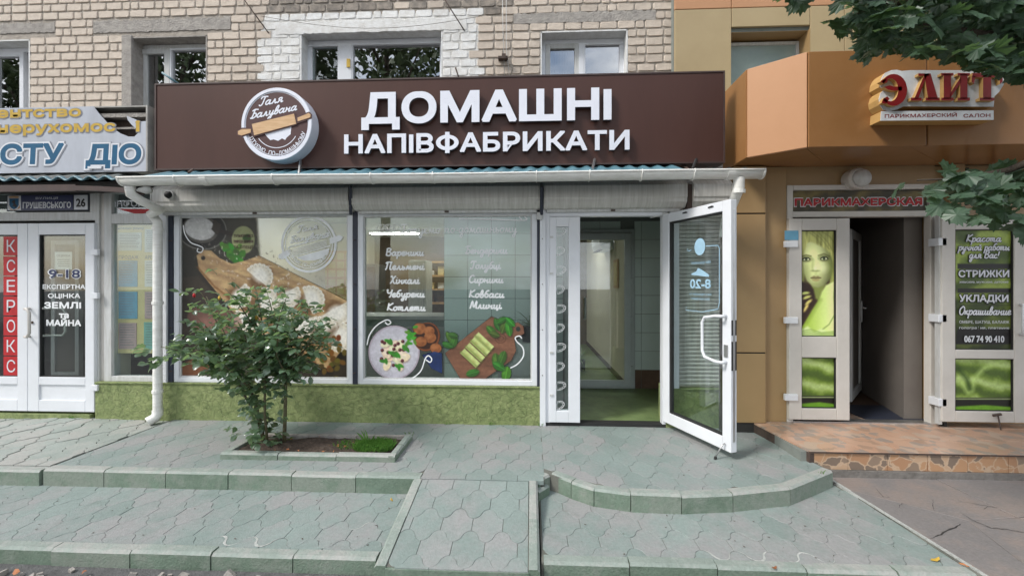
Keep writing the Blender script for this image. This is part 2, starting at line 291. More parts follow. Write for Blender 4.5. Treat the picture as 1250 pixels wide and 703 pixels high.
def wall_cells(mb, x0, x1, z0, z1, y0, y1, holes):
    xs = sorted({x0, x1, *[h[0] for h in holes], *[h[1] for h in holes]}); xs = [x for x in xs if x0 <= x <= x1]
    for a, b in zip(xs, xs[1:]):
        c = (a+b)/2; hs = sorted([(h[2], h[3]) for h in holes if h[0] < c < h[1]]); z = z0
        for l, h in hs:
            if l > z: mb.box(a, b, y0, y1, z, l)
            z = max(z, h)
        if z < z1: mb.box(a, b, y0, y1, z, z1)
    return mb
# ------------------------------------------------------------------ lettering
_tc = {}
def glyphs(s, off=0.0, ext=0.0, bev=0.0):
    up = s.isupper() and 'І' in s; s = s.replace('І', 'l') if up else s
    k = (s, off, ext)
    if k in _tc: return _tc[k]
    c = bpy.data.curves.new('text', 'FONT'); c.body = s; c.offset = off; c.resolution_u = 3; c.fill_mode = 'BOTH'
    o = bpy.data.objects.new('text', c); C.objects.link(o)
    c.extrude = ext
    dg = bpy.context.evaluated_depsgraph_get(); me = bpy.data.meshes.new_from_object(o.evaluated_get(dg))
    vs = [(v.co.x, min(v.co.y, .728) if up else v.co.y, 0) for v in me.vertices]; fs = [tuple(p.vertices) for p in me.polygons]
    bpy.data.objects.remove(o); bpy.data.curves.remove(c); bpy.data.meshes.remove(me)
    _tc[k] = (vs, fs); return _tc[k]
def thicken(vs, fs, w):
    """flat (x, z) faces -> (x, z, layer) with a band of width w laid over every outline edge (bold face)"""
    out_v = [(v[0], v[1], 0) for v in vs]; out_f = list(fs)
    if w <= 0: return out_v, out_f
    key = lambda i: (round(vs[i][0], 5), round(vs[i][1], 5)); cnt = {}
    for f in fs:
        for i in range(len(f)):
            a, b = key(f[i]), key(f[(i+1) % len(f)]); cnt[(a, b)] = 1
    E = [(a, b) for (a, b) in cnt if (b, a) not in cnt and math.hypot(b[0]-a[0], b[1]-a[1]) > 1e-6]; nxt = {a: b for a, b in E}; prv = {b: a for a, b in E}
    def un(a, b): l = math.hypot(b[0]-a[0], b[1]-a[1]) or 1; return (b[0]-a[0])/l, (b[1]-a[1])/l
    def ext(d0, d1):
        c = max(-1, min(1, d0[0]*d1[0]+d0[1]*d1[1])); return w*(.45 if c < -.12 else min(.96, math.tan(math.acos(c)/2)+.02))
    for k, (a, b) in enumerate(E):
        d = un(a, b); ea = ext(un(prv[a], a), d) if a in prv else 0; eb = ext(d, un(b, nxt[b])) if b in nxt else 0
        nx, nz = -d[1]*w, d[0]*w; n = len(out_v); l = 1+k % 23
        p, q = (a[0]-d[0]*ea, a[1]-d[1]*ea), (b[0]+d[0]*eb, b[1]+d[1]*eb)
        out_v += [(p[0]-nx, p[1]-nz, l), (q[0]-nx, q[1]-nz, l), (q[0]+nx, q[1]+nz, l), (p[0]+nx, p[1]+nz, l)]; out_f.append((n, n+1, n+2, n+3))
    return out_v, out_f
def base_fit(s, x0, x1, zbase, zcap, off, cap=None):
    vs, fs = glyphs(s, 0); a = min(v[0] for v in vs); b = max(v[0] for v in vs)
    sz = (zcap-zbase)/((cap or .728)+2*off); w = off*sz; sx = (x1-x0-2*w)/(b-a)
    return [(x0+w+(v[0]-a)*sx, v[1]*sz+zbase+w) for v in vs], fs, w
def text_fit(s, x0, x1, zbase, zcap, off=0.02, cap=None):
    vs, fs, w = base_fit(s, x0, x1, zbase, zcap, off, cap); return thicken(vs, fs, w)
def put_text(mb, s, x0, x1, zbase, zcap, y, off=.02, cap=None, shear=0):
    vs, fs = text_fit(s, x0, x1, zbase, zcap, off, cap)
    return mb.add([(a+(b-zbase)*shear, y-l*2.5e-5, b) for a, b, l in vs], fs)
def solid(vs, fs, y0, y1, mb):
    """extrude flat (x, z, layer) mesh from y0 (front) to y1"""
    n = len(vs); cnt = {}
    for f in fs:
        for i in range(len(f)): cnt[(f[i], f[(i+1) % len(f)])] = 1
    S_ = [(b, a, a+n, b+n) for (a, b) in cnt if (b, a) not in cnt]
    P = [(a, y0-l*2.5e-5, b) for a, b, l in vs]+[(a, y1, b) for a, b, l in vs]
    base = len(mb.v); mb.add(P, fs); mb.f += [tuple(base+i for i in f) for f in S_]; mb.mi += [1]*len(S_)
    return mb
def letters(s, x0, x1, zbase, zcap, off=.02, cap=None):
    """split into single letters: list of (verts, faces)"""
    vs, fs, w = base_fit(s, x0, x1, zbase, zcap, off, cap); par = list(range(len(vs)))
    def fd(i):
        while par[i] != i: par[i] = par[par[i]]; i = par[i]
        return i
    for f in fs:
        for k in f[1:]: par[fd(k)] = fd(f[0])
    key = {}
    for i, v in enumerate(vs):
        q = (round(v[0], 5), round(v[1], 5))
        if q in key: par[fd(i)] = fd(key[q])
        else: key[q] = i
    g = {}
    for i in range(len(vs)): g.setdefault(fd(i), []).append(i)
    used = {fd(f[0]) for f in fs}; isl = sorted([(min(vs[i][0] for i in ii), max(vs[i][0] for i in ii), r) for r, ii in g.items() if r in used])
    out = []
    for a, b, r in isl:
        if out and a < out[-1][1]-.3*min(b-a, out[-1][1]-out[-1][0]): out[-1][1] = max(b, out[-1][1]); out[-1][2].add(r)
        else: out.append([a, b, {r}])
    res = []
    for a, b, rs in out:
        ff = [f for f in fs if fd(f[0]) in rs]; ids = sorted({i for f in ff for i in f}); mp_ = {i: k for k, i in enumerate(ids)}
        res.append(thicken([vs[i] for i in ids], [tuple(mp_[i] for i in f) for f in ff], w))
    return res
# handwriting: strokes on a grid, x-height 1, ascender 2
G = {
'а': (1.15, [[(.75, .8), (.45, 1), (.1, .7), (.1, .2), (.35, 0), (.65, .3), (.78, 1), (.75, .25), (.9, 0), (1.15, .2)]]),
'и': (1.05, [[(0, .75), (.13, 1), (.1, .3), (.3, 0), (.6, .3), (.68, 1), (.65, .25), (.8, 0), (1.05, .2)]]),
'й': (1.05, [[(0, .75), (.13, 1), (.1, .3), (.3, 0), (.6, .3), (.68, 1), (.65, .25), (.8, 0), (1.05, .2)], [(.2, 1.5), (.4, 1.3), (.6, 1.5)]]),
'н': (1.05, [[(0, .8), (.12, 1), (.1, 0)], [(.1, .5), (.4, .6), (.68, .5)], [(.7, 1), (.65, .2), (.8, 0), (1.05, .2)]]),
'р': (.95, [[(0, .8), (.14, 1), (.1, 0), (.05, -.9)], [(.12, .6), (.4, 1), (.75, .8), (.72, .3), (.45, 0), (.14, .2)]]),
'е': (.85, [[(0, .35), (.5, .55), (.6, .85), (.35, 1), (.1, .7), (.12, .2), (.4, 0), (.85, .25)]]),
'к': (.9, [[(.1, 1), (.1, 0)], [(.65, 1), (.12, .5), (.45, .4), (.6, .05), (.9, .2)]]),
'л': (1.05, [[(0, .05), (.2, .15), (.45, 1), (.62, .2), (.78, 0), (1.05, .2)]]),
'м': (1.35, [[(0, .05), (.15, .15), (.32, 1), (.6, .1), (.9, 1), (.95, .25), (1.1, 0), (1.35, .2)]]),
'т': (1.3, [[(0, .8), (.12, 1), (.1, 0)], [(.12, .6), (.32, 1), (.48, .8), (.45, 0)], [(.47, .6), (.68, 1), (.85, .8), (.82, .2), (.95, 0), (1.3, .2)]]),
'о': (.95, [[(.45, 1), (.15, .8), (.1, .3), (.4, 0), (.7, .3), (.7, .8), (.4, 1), (.95, .85)]]),
'в': (.9, [[(.1, .4), (.45, 1.1), (.48, 1.8), (.25, 1.8), (.1, 1), (.12, .15), (.45, 0), (.7, .4), (.5, .85), (.3, .75), (.9, .7)]]),
'б': (.95, [[(.85, 1.75), (.5, 1.8), (.15, 1.2), (.1, .4), (.4, 0), (.7, .3), (.65, .8), (.4, 1), (.15, .7)]]),
'д': (1.05, [[(.72, .8), (.42, 1), (.1, .7), (.1, .2), (.4, 0), (.7, .4), (.75, 1), (.75, -.6), (.5, -1), (.3, -.6), (1.05, .2)]]),
'у': (1.0, [[(0, .8), (.12, 1), (.1, .4), (.35, .1), (.65, .5), (.7, 1), (.65, -.5), (.4, -1), (.2, -.6), (1., .2)]]),
'ц': (1.1, [[(0, .75), (.13, 1), (.1, .3), (.3, 0), (.6, .3), (.68, 1), (.65, .25), (.8, 0), (.95, .1), (.85, -.4), (.75, -.3), (1.1, .2)]]),
'с': (.85, [[(.65, .8), (.4, 1), (.1, .7), (.1, .25), (.4, 0), (.85, .2)]]),
'п': (1.05, [[(0, .8), (.12, 1), (.1, 0)], [(.12, .6), (.4, 1), (.62, .8), (.6, .2), (.75, 0), (1.05, .2)]]),
'ь': (.8, [[(0, .8), (.12, 1), (.1, .2), (.35, 0), (.6, .3), (.42, .6), (.12, .4)]]),
'ы': (1.15, [[(0, .8), (.12, 1), (.1, .2), (.35, 0), (.6, .3), (.42, .6), (.12, .4)], [(.85, 1), (.82, .2), (.95, 0), (1.15, .2)]]),
'я': (1.05, [[(.7, 1), (.3, 1), (.15, .75), (.35, .5), (.68, .5)], [(0, 0), (.15, .05), (.35, .5)], [(.7, 1), (.68, .2), (.8, 0), (1.05, .2)]]),
'і': (.6, [[(0, .8), (.13, 1), (.1, .2), (.3, 0), (.6, .2)], [(.15, 1.4), (.2, 1.5)]]),
'є': (.85, [[(.65, .85), (.4, 1), (.1, .7), (.1, .3), (.4, 0), (.75, .15)], [(.12, .5), (.5, .52)]]),
'ч': (1., [[(0, .8), (.12, 1), (.15, .55), (.4, .45), (.62, .7)], [(.65, 1), (.6, .2), (.75, 0), (1., .2)]]),
'ш': (1.5, [[(0, .8), (.12, 1), (.1, .3), (.3, 0), (.5, .3), (.55, 1), (.53, .3), (.7, 0), (.95, .3), (1., 1), (1., .2), (1.15, 0), (1.5, .2)]]),
'г': (.75, [[(0, .7), (.2, 1), (.45, .85), (.15, .2), (.35, 0), (.75, .25)]]),
'-': (.7, [[(.1, .5), (.6, .5)]]), ' ': (.7, []), '!': (.4, [[(.2, 1.9), (.15, .6)], [(.12, .08), (.14, 0)]]),
'В': (1.3, [[(.15, 1.9), (.1, 0)], [(0, 1.7), (.5, 2), (.95, 1.6), (.5, 1.1), (.12, 1.05)], [(.5, 1.1), (1.05, .7), (.85, .1), (.4, 0), (.05, .2)]]),
'П': (1.45, [[(.35, 1.9), (.25, .3), (0, 0)], [(0, 1.6), (.3, 2), (1.3, 1.95)], [(1.05, 1.95), (.95, .2), (1.35, .1)]]),
'Х': (1.3, [[(0, 1.7), (.3, 1.95), (.8, .2), (1.25, .1)], [(1.15, 1.95), (.8, 1.7), (.2, .2), (0, .15)]]),
'Ч': (1.2, [[(0, 1.7), (.2, 2), (.2, 1.3), (.5, 1.0), (.9, 1.3)], [(1.05, 2), (.9, .2), (.6, 0)]]),
'К': (1.25, [[(.25, 2), (.15, 0)], [(1.1, 2), (.75, 1.7), (.22, 1.0), (.7, .3), (1.2, .1)]]),
'Б': (1.25, [[(1.15, 1.85), (.5, 2), (.05, 1.7)], [(.5, 1.95), (.4, .3), (.1, .05)], [(.42, 1.1), (.9, 1.05), (1.05, .4), (.6, 0), (.1, .15)]]),
'Г': (1.1, [[(0, 1.5), (.1, 1.9), (.5, 2), (1.2, 1.85)], [(.65, 1.95), (.55, .3), (.2, 0), (0, .3)]]),
'С': (1.15, [[(1, 1.6), (.7, 2), (.2, 1.5), (.15, .5), (.6, 0), (1.1, .35)]]),
'М': (1.6, [[(0, .15), (.15, .2), (.4, 2), (.8, .3), (1.25, 2), (1.3, .25), (1.55, .1)]]),
'О': (1.35, [[(.7, 2), (.15, 1.3), (.25, .3), (.75, 0), (1.15, .7), (1., 1.7), (.6, 2)]]),
}
def smooth_line(p, n=4):
    if len(p) < 3: return p
    q = []
    P = [p[0]]+p+[p[-1]]
    for i in range(1, len(P)-2):
        a, b, c, d = P[i-1], P[i], P[i+1], P[i+2]
        for k in range(n):
            t = k/n; q.append(tuple(.5*((2*b[j])+(-a[j]+c[j])*t+(2*a[j]-5*b[j]+4*c[j]-d[j])*t*t+(-a[j]+3*b[j]-3*c[j]+d[j])*t**3) for j in (0, 1)))
    q.append(p[-1]); return q
def ribbon(mb, pts, wd, y, k=0):
    """flat ribbon in the (x, z) plane at depth y"""
    vs = []; n = len(pts)
    for i, p in enumerate(pts):
        a = pts[max(i-1, 0)]; b = pts[min(i+1, n-1)]; dx, dz = b[0]-a[0], b[1]-a[1]; l = math.hypot(dx, dz) or 1
        nx, nz = -dz/l*wd/2, dx/l*wd/2; yy = y-k*.00012-i*.000012
        vs += [(p[0]+nx, yy, p[1]+nz), (p[0]-nx, yy, p[1]-nz)]
    mb.add(vs, [(2*i, 2*i+1, 2*i+3, 2*i+2) for i in range(n-1)])
def script(mb, s, x0, x1, zbase, xh, wd, y, slant=.22, rise=0.0):
    """handwritten line; xh = x-height in metres; fitted to x0..x1"""
    tot = sum(G[c][0] for c in s); sx = (x1-x0)/tot; cx = 0; k = 0
    for ch in s:
        a, st = G[ch]
        for l in st:
            ribbon(mb, [(x0+(cx+p[0]+p[1]*slant)*sx, zbase+p[1]*xh+(cx+p[0])*sx*rise) for p in smooth_line(l)], wd, y, k % 7); k += 1
        cx += a
    return mb
# ------------------------------------------------------------------ printed pictures (flat print carried by vertex colours)
class Paint:
    def __init__(s, x0, y0, x1, y1, res=1.0):
        s.b = (x0, y0, x1, y1); s.nx = int((x1-x0)*res)+1; s.ny = int((y1-y0)*res)+1
        s.X, s.Y = np.meshgrid(np.linspace(x0, x1, s.nx), np.linspace(y0, y1, s.ny))
        s.c = np.zeros((s.ny, s.nx, 3)); s.a = np.zeros((s.ny, s.nx)); s.aa = .7/res; s.grain = .10
    def noise(s, sc_, seed=0, sx=1, sy=1):
        r = np.random.default_rng(seed); o = np.zeros_like(s.X); amp = 1; tot = 0
        for k in range(4):
            f = 2**k/sc_; u = (s.X+500)*f*sx; v = (s.Y+500)*f*sy; iu = np.floor(u).astype(int); iv = np.floor(v).astype(int); fu = u-iu; fv = v-iv
            fu = fu*fu*(3-2*fu); fv = fv*fv*(3-2*fv); T = r.random((64, 64))
            g = lambda a, b: T[a % 64, b % 64]
            o += amp*((g(iu, iv)*(1-fu)+g(iu+1, iv)*fu)*(1-fv)+(g(iu, iv+1)*(1-fu)+g(iu+1, iv+1)*fu)*fv); tot += amp; amp *= .55
        return o/tot
    def put(s, m, col, alpha=1.0):
        m = np.clip(m, 0, 1)*alpha; col = np.asarray(col, dtype=float)
        if col.ndim == 1: col = col[None, None, :]
        s.c = s.c*(1-m[..., None])+col*m[..., None]; s.a = s.a+(1-s.a)*m
    def ell(s, cx, cy, rx, ry, rot=0, soft=None):
        a = math.radians(rot); dx, dy = s.X-cx, s.Y-cy; u = (dx*math.cos(a)+dy*math.sin(a))/rx; v = (-dx*math.sin(a)+dy*math.cos(a))/ry
        d = (np.sqrt(u*u+v*v)-1)*min(rx, ry); return np.clip(.5-d/(2*(soft or s.aa)), 0, 1)
    def poly(s, pts, soft=None):
        x, y = s.X, s.Y; ins = np.zeros(x.shape, bool); d = np.full(x.shape, 1e9); n = len(pts)
        for i in range(n):
            (ax, ay), (bx, by) = pts[i], pts[(i+1) % n]
            if ay != by: ins ^= ((ay > y) != (by > y)) & (x < (bx-ax)*(y-ay)/(by-ay)+ax)
            ex, ey = bx-ax, by-ay; t = np.clip(((x-ax)*ex+(y-ay)*ey)/(ex*ex+ey*ey+1e-9), 0, 1); d = np.minimum(d, np.hypot(x-ax-t*ex, y-ay-t*ey))
        return np.clip(.5+np.where(ins, d, -d)/(2*(soft or s.aa)), 0, 1)
    def line(s, pts, wd, soft=None):
        d = np.full(s.X.shape, 1e9)
        for (ax, ay), (bx, by) in zip(pts, pts[1:]):
            ex, ey = bx-ax, by-ay; t = np.clip(((s.X-ax)*ex+(s.Y-ay)*ey)/(ex*ex+ey*ey+1e-9), 0, 1); d = np.minimum(d, np.hypot(s.X-ax-t*ex, s.Y-ay-t*ey))
        return np.clip(.5-(d-wd/2)/(2*(soft or s.aa)), 0, 1)
    def build(s, name, Y, parent, uv=None, label=None):
        """uv: optional function (px, py) -> (x, y, z)"""
        g = s.noise(2.2, 77); s.c = s.c*(1+s.grain*(g[..., None]*2-1))
        f = uv or (lambda a, b: PY(a, b, Y)); co = [f(a, b) for a, b in zip(s.X.ravel(), s.Y.ravel())]; nx = s.nx; al = s.a.ravel()
        fs = []
        for j in range(s.ny-1):
            for i in range(nx-1):
                q = (j*nx+i, (j+1)*nx+i, (j+1)*nx+i+1, j*nx+i+1)
                if max(al[k] for k in q) > .01: fs.append(q)
        used = sorted({k for q in fs for k in q}); mp_ = {k: i for i, k in enumerate(used)}
        mb = MB(); mb.add([co[k] for k in used], [tuple(mp_[k] for k in q) for q in fs]); o = mb.build(name, 'print', parent, label=label)
        at = o.data.color_attributes.new('print', 'FLOAT_COLOR', 'POINT'); cl = np.clip(s.c.reshape(-1, 3), 0, 1)
        cl = np.where(cl <= .04045, cl/12.92, ((cl+.055)/1.055)**2.4); arr = np.concatenate([cl, al[:, None]], 1)[used]
        at.data.foreach_set('color', arr.ravel().astype(np.float32)); return o
# ================================================================== GROUND
def structure(o): o['kind'] = 'structure'; return o
def inst(me, name, parent, loc, rot=None, scl=None):
    o = bpy.data.objects.new(name, me); C.objects.link(o); o.parent = parent; o.location = Vector(loc)-W(parent)
    if rot is not None: o.rotation_euler = rot
    if scl is not None: o.scale = scl
    return o
ZR = -.21
road = MB(); road.add([(-90, -90, ZR), (90, -90, ZR), (90, 90, ZR), (-90, 90, ZR)], [(0, 1, 2, 3)])
structure(road.build('road', 'asphalt'))
def clip_poly(P, Q):
    """clip P by convex CCW polygon Q"""
    out_ = P
    for i in range(len(Q)):
        a, b = Q[i], Q[(i+1) % len(Q)]; inp = out_; out_ = []
        if not inp: return []
        side = lambda p: (b[0]-a[0])*(p[1]-a[1])-(b[1]-a[1])*(p[0]-a[0])
        for j in range(len(inp)):
            p, q = inp[j], inp[(j+1) % len(inp)]; sp, sq = side(p), side(q)
            if sp >= 0: out_.append(p)
            if (sp > 0) != (sq > 0) and abs(sp-sq) > 1e-9:
                t = sp/(sp-sq); out_.append((p[0]+(q[0]-p[0])*t, p[1]+(q[1]-p[1])*t))
    return out_
def area(P): return .5*sum(P[i][0]*P[(i+1) % len(P)][1]-P[(i+1) % len(P)][0]*P[i][1] for i in range(len(P)))
TW, TP, TA = .190, .187, .042
def wv(t): c = math.cos(t); return math.copysign(abs(c)**.62, c)
def outline(g=.0012):
    n = 14; w = TW/2-g; up = [(-w+2*w*i/n, TP/2-g+TA*wv(2*math.pi*(-w+2*w*i/n)/TW)) for i in range(n+1)]
    return [(x, -z) for x, z in up]+[(x, z) for x, z in up[::-1]]
def inset(P, d):
    cx = sum(p[0] for p in P)/len(P); cy = sum(p[1] for p in P)/len(P); r = []
    for p in P:
        l = math.hypot(p[0]-cx, p[1]-cy) or 1; r.append((cx+(p[0]-cx)*(1-d/l), cy+(p[1]-cy)*(1-d/l)))
    return r
def slab(mb, P, zt, zb, ch=.0018):
    """chamfered flat stone; zt is a function of (x, y) or a number"""
    f = zt if callable(zt) else (lambda x, y: zt); I = inset(P, ch*1.2); n = len(P)
    mb.add([(x, y, f(x, y)-zb) for x, y in P]+[(x, y, f(x, y)-ch) for x, y in P]+[(x, y, f(x, y)) for x, y in I],
           [tuple(range(2*n, 3*n))]+[(i, (i+1) % n, n+(i+1) % n, n+i) for i in range(n)]+[(n+i, n+(i+1) % n, 2*n+(i+1) % n, 2*n+i) for i in range(n)])
BASE = outline(); _tm = {}
def pave(parent, regions, zt, m, jitter=.0014, skip=None, gap=0, ph=(0, 0), limit=300):
    f = zt if callable(zt) else (lambda x, y: zt)
    xs = [p[0] for r in regions for p in r]; ys = [p[1] for r in regions for p in r]; items = []
    j0 = int(min(ys)/TP)-1
    for j in range(j0, int(max(ys)/TP)+2):
        for i in range(int(min(xs)/TW)-2, int(max(xs)/TW)+2):
            cx = i*TW+(TW/2 if j % 2 else 0)+ph[0]; cy = j*TP+ph[1]
            if skip and skip(cx, cy): continue
            k_ = 1-gap*random.uniform(.2, 1.6); P = [(cx+x*k_, cy+y*k_) for x, y in BASE]; fa = area(P)
            for r in regions:
                Q = clip_poly(P, r)
                if len(Q) > 2 and area(Q) > fa*.06: items.append((cx, cy, Q, area(Q) > fa*.999))
    items.sort(key=lambda t: t[0]**2+t[1]**2); rest = MB()
    for k, (cx, cy, Q, full) in enumerate(items):
        dz = random.uniform(-jitter, jitter); tx, ty = random.gauss(0, jitter*2), random.gauss(0, jitter*2)
        if k >= limit: slab(rest, Q, lambda x, y: f(x, y)+dz, .03); continue
        if full and not callable(zt):
            key = (m, gap)
            if key not in _tm:
                b = MB(); slab(b, [(x*(1-gap), y*(1-gap)) for x, y in BASE], 0, .03); me = bpy.data.meshes.new('paving_tile')
                me.from_pydata(b.v, [], b.f); me.materials.append(M[m]); me.update(); _tm[key] = me
            inst(_tm[key], 'paving_tile', parent, (cx, cy, zt+dz), (tx, ty, random.choice((0, math.pi))))
        else:
            b = MB(); slab(b, Q, lambda x, y: f(x, y)+dz+(x-cx)*tx, .03); b.build('paving_tile', m, parent)
    if rest.v: rest.build('paving_tiles', m, parent, kind='stuff')
def kerb(parent, p0, p1, zt, zb, wd, ln, m='kerb', name='kerb_stone', flip=False):
    """stones with a small chamfer from p0 to p1; their width goes to the left of the direction"""
    d = Vector((p1[0]-p0[0], p1[1]-p0[1], 0)); L = d.length; d.normalize(); nrm = Vector((-d.y, d.x, 0))*(-1 if flip else 1)
    n = max(1, round(L/ln)); zt0, zt1 = zt if isinstance(zt, tuple) else (zt, zt); zb0, zb1 = zb if isinstance(zb, tuple) else (zb, zb)
    for i in range(n):
        a = L*i/n+.003; b = L*(i+1)/n-.003; j = random.uniform(-.004, .004); out_ = random.uniform(-.003, .003); vs = []
        for s_, u in ((a, i/n), (b, (i+1)/n)):
            T = zt0+(zt1-zt0)*u+j; Bm = zb0+(zb1-zb0)*u
            for q, z in ((out_, Bm), (out_, T-.014), (.014+out_, T), (wd, T), (wd, Bm)):
                p = Vector((p0[0], p0[1], 0))+d*s_+nrm*q; vs.append((p.x, p.y, z))
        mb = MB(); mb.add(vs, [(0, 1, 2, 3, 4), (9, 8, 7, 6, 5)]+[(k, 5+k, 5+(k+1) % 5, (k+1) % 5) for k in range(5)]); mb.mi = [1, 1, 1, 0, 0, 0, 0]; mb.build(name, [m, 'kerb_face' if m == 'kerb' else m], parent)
XS = -3.70; YK = 2.96; YF = 4.12; YL = 2.25; ZL = -.12
curve = [PZ(672, 578, 0)[:2], PZ(697, 588, 0)[:2], PZ(725, 597, 0)[:2], PZ(770, 603, 0)[:2], PZ(832, 605.5, 0)[:2], PZ(895, 603, 0)[:2], PZ(965, 596, 0)[:2], PZ(1017, 575, 0)[:2]]
XP = 2.13   # where the tiled platform starts
platL = [(XS, YK+.07), (-.80, YK+.07), (-.80, YF+.3), (XS, YF+.3)]
mid = [(-.80, YK), (.10, YK), (.10, YF+.3), (-.80, YF+.3)]
def shrink(pts, d):
    r = []
    for i, p in enumerate(pts):
        a = pts[max(i-1, 0)]; b = pts[min(i+1, len(pts)-1)]; dx, dy = b[0]-a[0], b[1]-a[1]; l = math.hypot(dx, dy); r.append((p[0]-dy/l*d, p[1]+dx/l*d))
    return r
ci = shrink(curve, .07)
bulge = [(.10, ci[0][1]), *ci[1:], (XP, YF-.02), (XP-.1, YF+.3), (.10, YF+.3)]
up = MB(); up.prism([(XS, YK+.02), (.10, YK+.02), (.12, YF+.35), (XS, YF+.35)], ZR-.05, -.0045)
up.prism([(.10, curve[0][1]+.02), *shrink(curve, .02)[1:], (XP, YF+.35), (.10, YF+.35)], ZR-.05, -.004)
up = structure(up.build('upper_pavement', 'joint'))
PX0, PX1, PYa, PYb = -2.50, -1.07, 3.20, 3.68
pave(up, [platL, mid, bulge], 0, 'tile', skip=lambda x, y: PX0+.09 < x < PX1-.09 and PYa+.08 < y < PYb-.08)
kerb(up, (XS, YK), (-.80, YK), .004, ZL-.03, .07, .455)
for a, b in zip(curve, curve[1:]): 
    if math.hypot(b[0]-a[0], b[1]-a[1]) > .28: kerb(up, a, b, .004, ZL-.03, .07, .45)
    else: kerb(up, a, b, .004, ZL-.03, .07, .3)
kerb(up, (.055, YK+.0), (.145, YK+.10), -.004, ZL-.03, .05, .3, m='kerb'); kerb(up, (.06, YK-.055), (.14, YK+.04), -.05, ZL-.03, .05, .3)
# left strip in front of the agency, with wider open joints
lf = MB(); lf.prism([(-8, YK+.02), (XS-.012, YK+.02), (XS-.012, YF+.35), (-8, YF+.35)], ZR-.05, -.022)
lf = structure(lf.build('side_pavement', 'joint'))
pave(lf, [[(-8, YK+.07), (XS-.03, YK+.07), (XS-.05, YF+.3), (-8, YF+.3)]], lambda x, y: -.002-.010*math.sin(3*x)*math.sin(2*y), 'tile_old', jitter=.004, ph=(.05, .07), gap=.02)
kerb(lf, (-8, YK-.01), (XS-.02, YK-.01), -.004, ZL-.05, .07, .46)
# lower pavement
lw = MB(); lw.prism([(-8, YL+.02), (-.86, YL+.02), (-.86, YK+.05), (-8, YK+.05)], ZR-.05, ZL-.0045)
lw.prism([(.06, YL+.03), (2.42, YL+.03), (2.34, 3.30), (.06, 3.25)], ZR-.05, ZL-.004)
lw = structure(lw.build('lower_pavement', 'joint'))
pave(lw, [[(-8, YL+.07), (-.86, YL+.07), (-.86, YK+.015), (-8, YK+.015)], [(.07, YL+.07), (2.40, YL+.07), (2.33, 3.24), (.07, 3.1)]], ZL, 'tile', ph=(.03, .04),
     skip=lambda x, y: x > 0 and y > np.interp(x, [c[0] for c in curve], [c[1] for c in curve])+.14 and x < 2.2)
kerb(lw, (-8, YL), (-.86, YL), ZL+.005, ZR-.05, .065, .47)
kerb(lw, (.07, YL+.02), (2.42, YL+.02), ZL+.005, ZR-.05, .065, .47)
def smear(j, x0, x1, ph, z, w0):
    # light mortar worked into one wavy joint
    mb = MB(); n = int((x1-x0)/.008); vs = []
    off_ = TW/2 if j % 2 else 0
    for i in range(n+1):
        x = x0+(x1-x0)*i/n; a_ = 2*math.pi*(x-off_-ph[0])/TW; y = j*TP+ph[1]+TP/2+TA*wv(a_); sl_ = -TA*2*math.pi/TW*math.sin(a_); l = math.hypot(1, sl_); w_ = w0*max(.03, .35+.5*math.sin(i*.21)+.35*random.random())*min(1, i/6, (n-i)/6)
        vs += [(x+sl_/l*w_, y-w_/l, z+.0012), (x-sl_/l*w_, y+w_/l, z+.0012)]
    mb.add(vs, [(2*i, 2*i+2, 2*i+3, 2*i+1) for i in range(n)]); mb.build('mortar_line', 'concrete_pale', lw)
j_ = int(round((2.36-.04-TP/2)/TP))
smear(j_, -1.90, -1.42, (.03, .04), ZL, .007); smear(j_, .98, 1.72, (.03, .04), ZL, .006); smear(j_+1, -1.15, -.95, (.03, .04), ZL, .003)
# ramp
YR0 = 2.20; zr = lambda x, y: ZL-.004+(y-YR0)/(YK-YR0)*(-ZL-.002)
rp = MB()
def sheet(mb, P, f, dz, zb):
    n = len(P); mb.add([(x, y, zb) for x, y in P]+[(x, y, f(x, y)+dz) for x, y in P], [tuple(range(n))[::-1], tuple(range(n, 2*n))]+[(i, (i+1) % n, n+(i+1) % n, n+i) for i in range(n)])
sheet(rp, [(-.83, YR0+.01), (.03, YR0+.01), (.03, YK-.004), (-.83, YK-.004)], zr, -.0045, ZR-.05)
rp = structure(rp.build('ramp', 'joint')); B(-.79, -.01, YR0-.006, YR0+.03, ZR-.03, ZL-.010, 'front_board', 'kerb_face', rp)
pave(rp, [[(-.785, YR0), (-.015, YR0), (-.015, YK-.004), (-.785, YK-.004)]], zr, 'tile', ph=(.02, .10))
kerb(rp, (-.855, YR0-.0), (-.855, YK-.003), (ZL-.002, .000), (ZR-.05, ZR-.05), .065, .4, flip=True)
kerb(rp, (.05, YR0-.0), (.05, YK-.003), (ZL+.004, .006), (ZR-.05, ZR-.05), .06, .4)
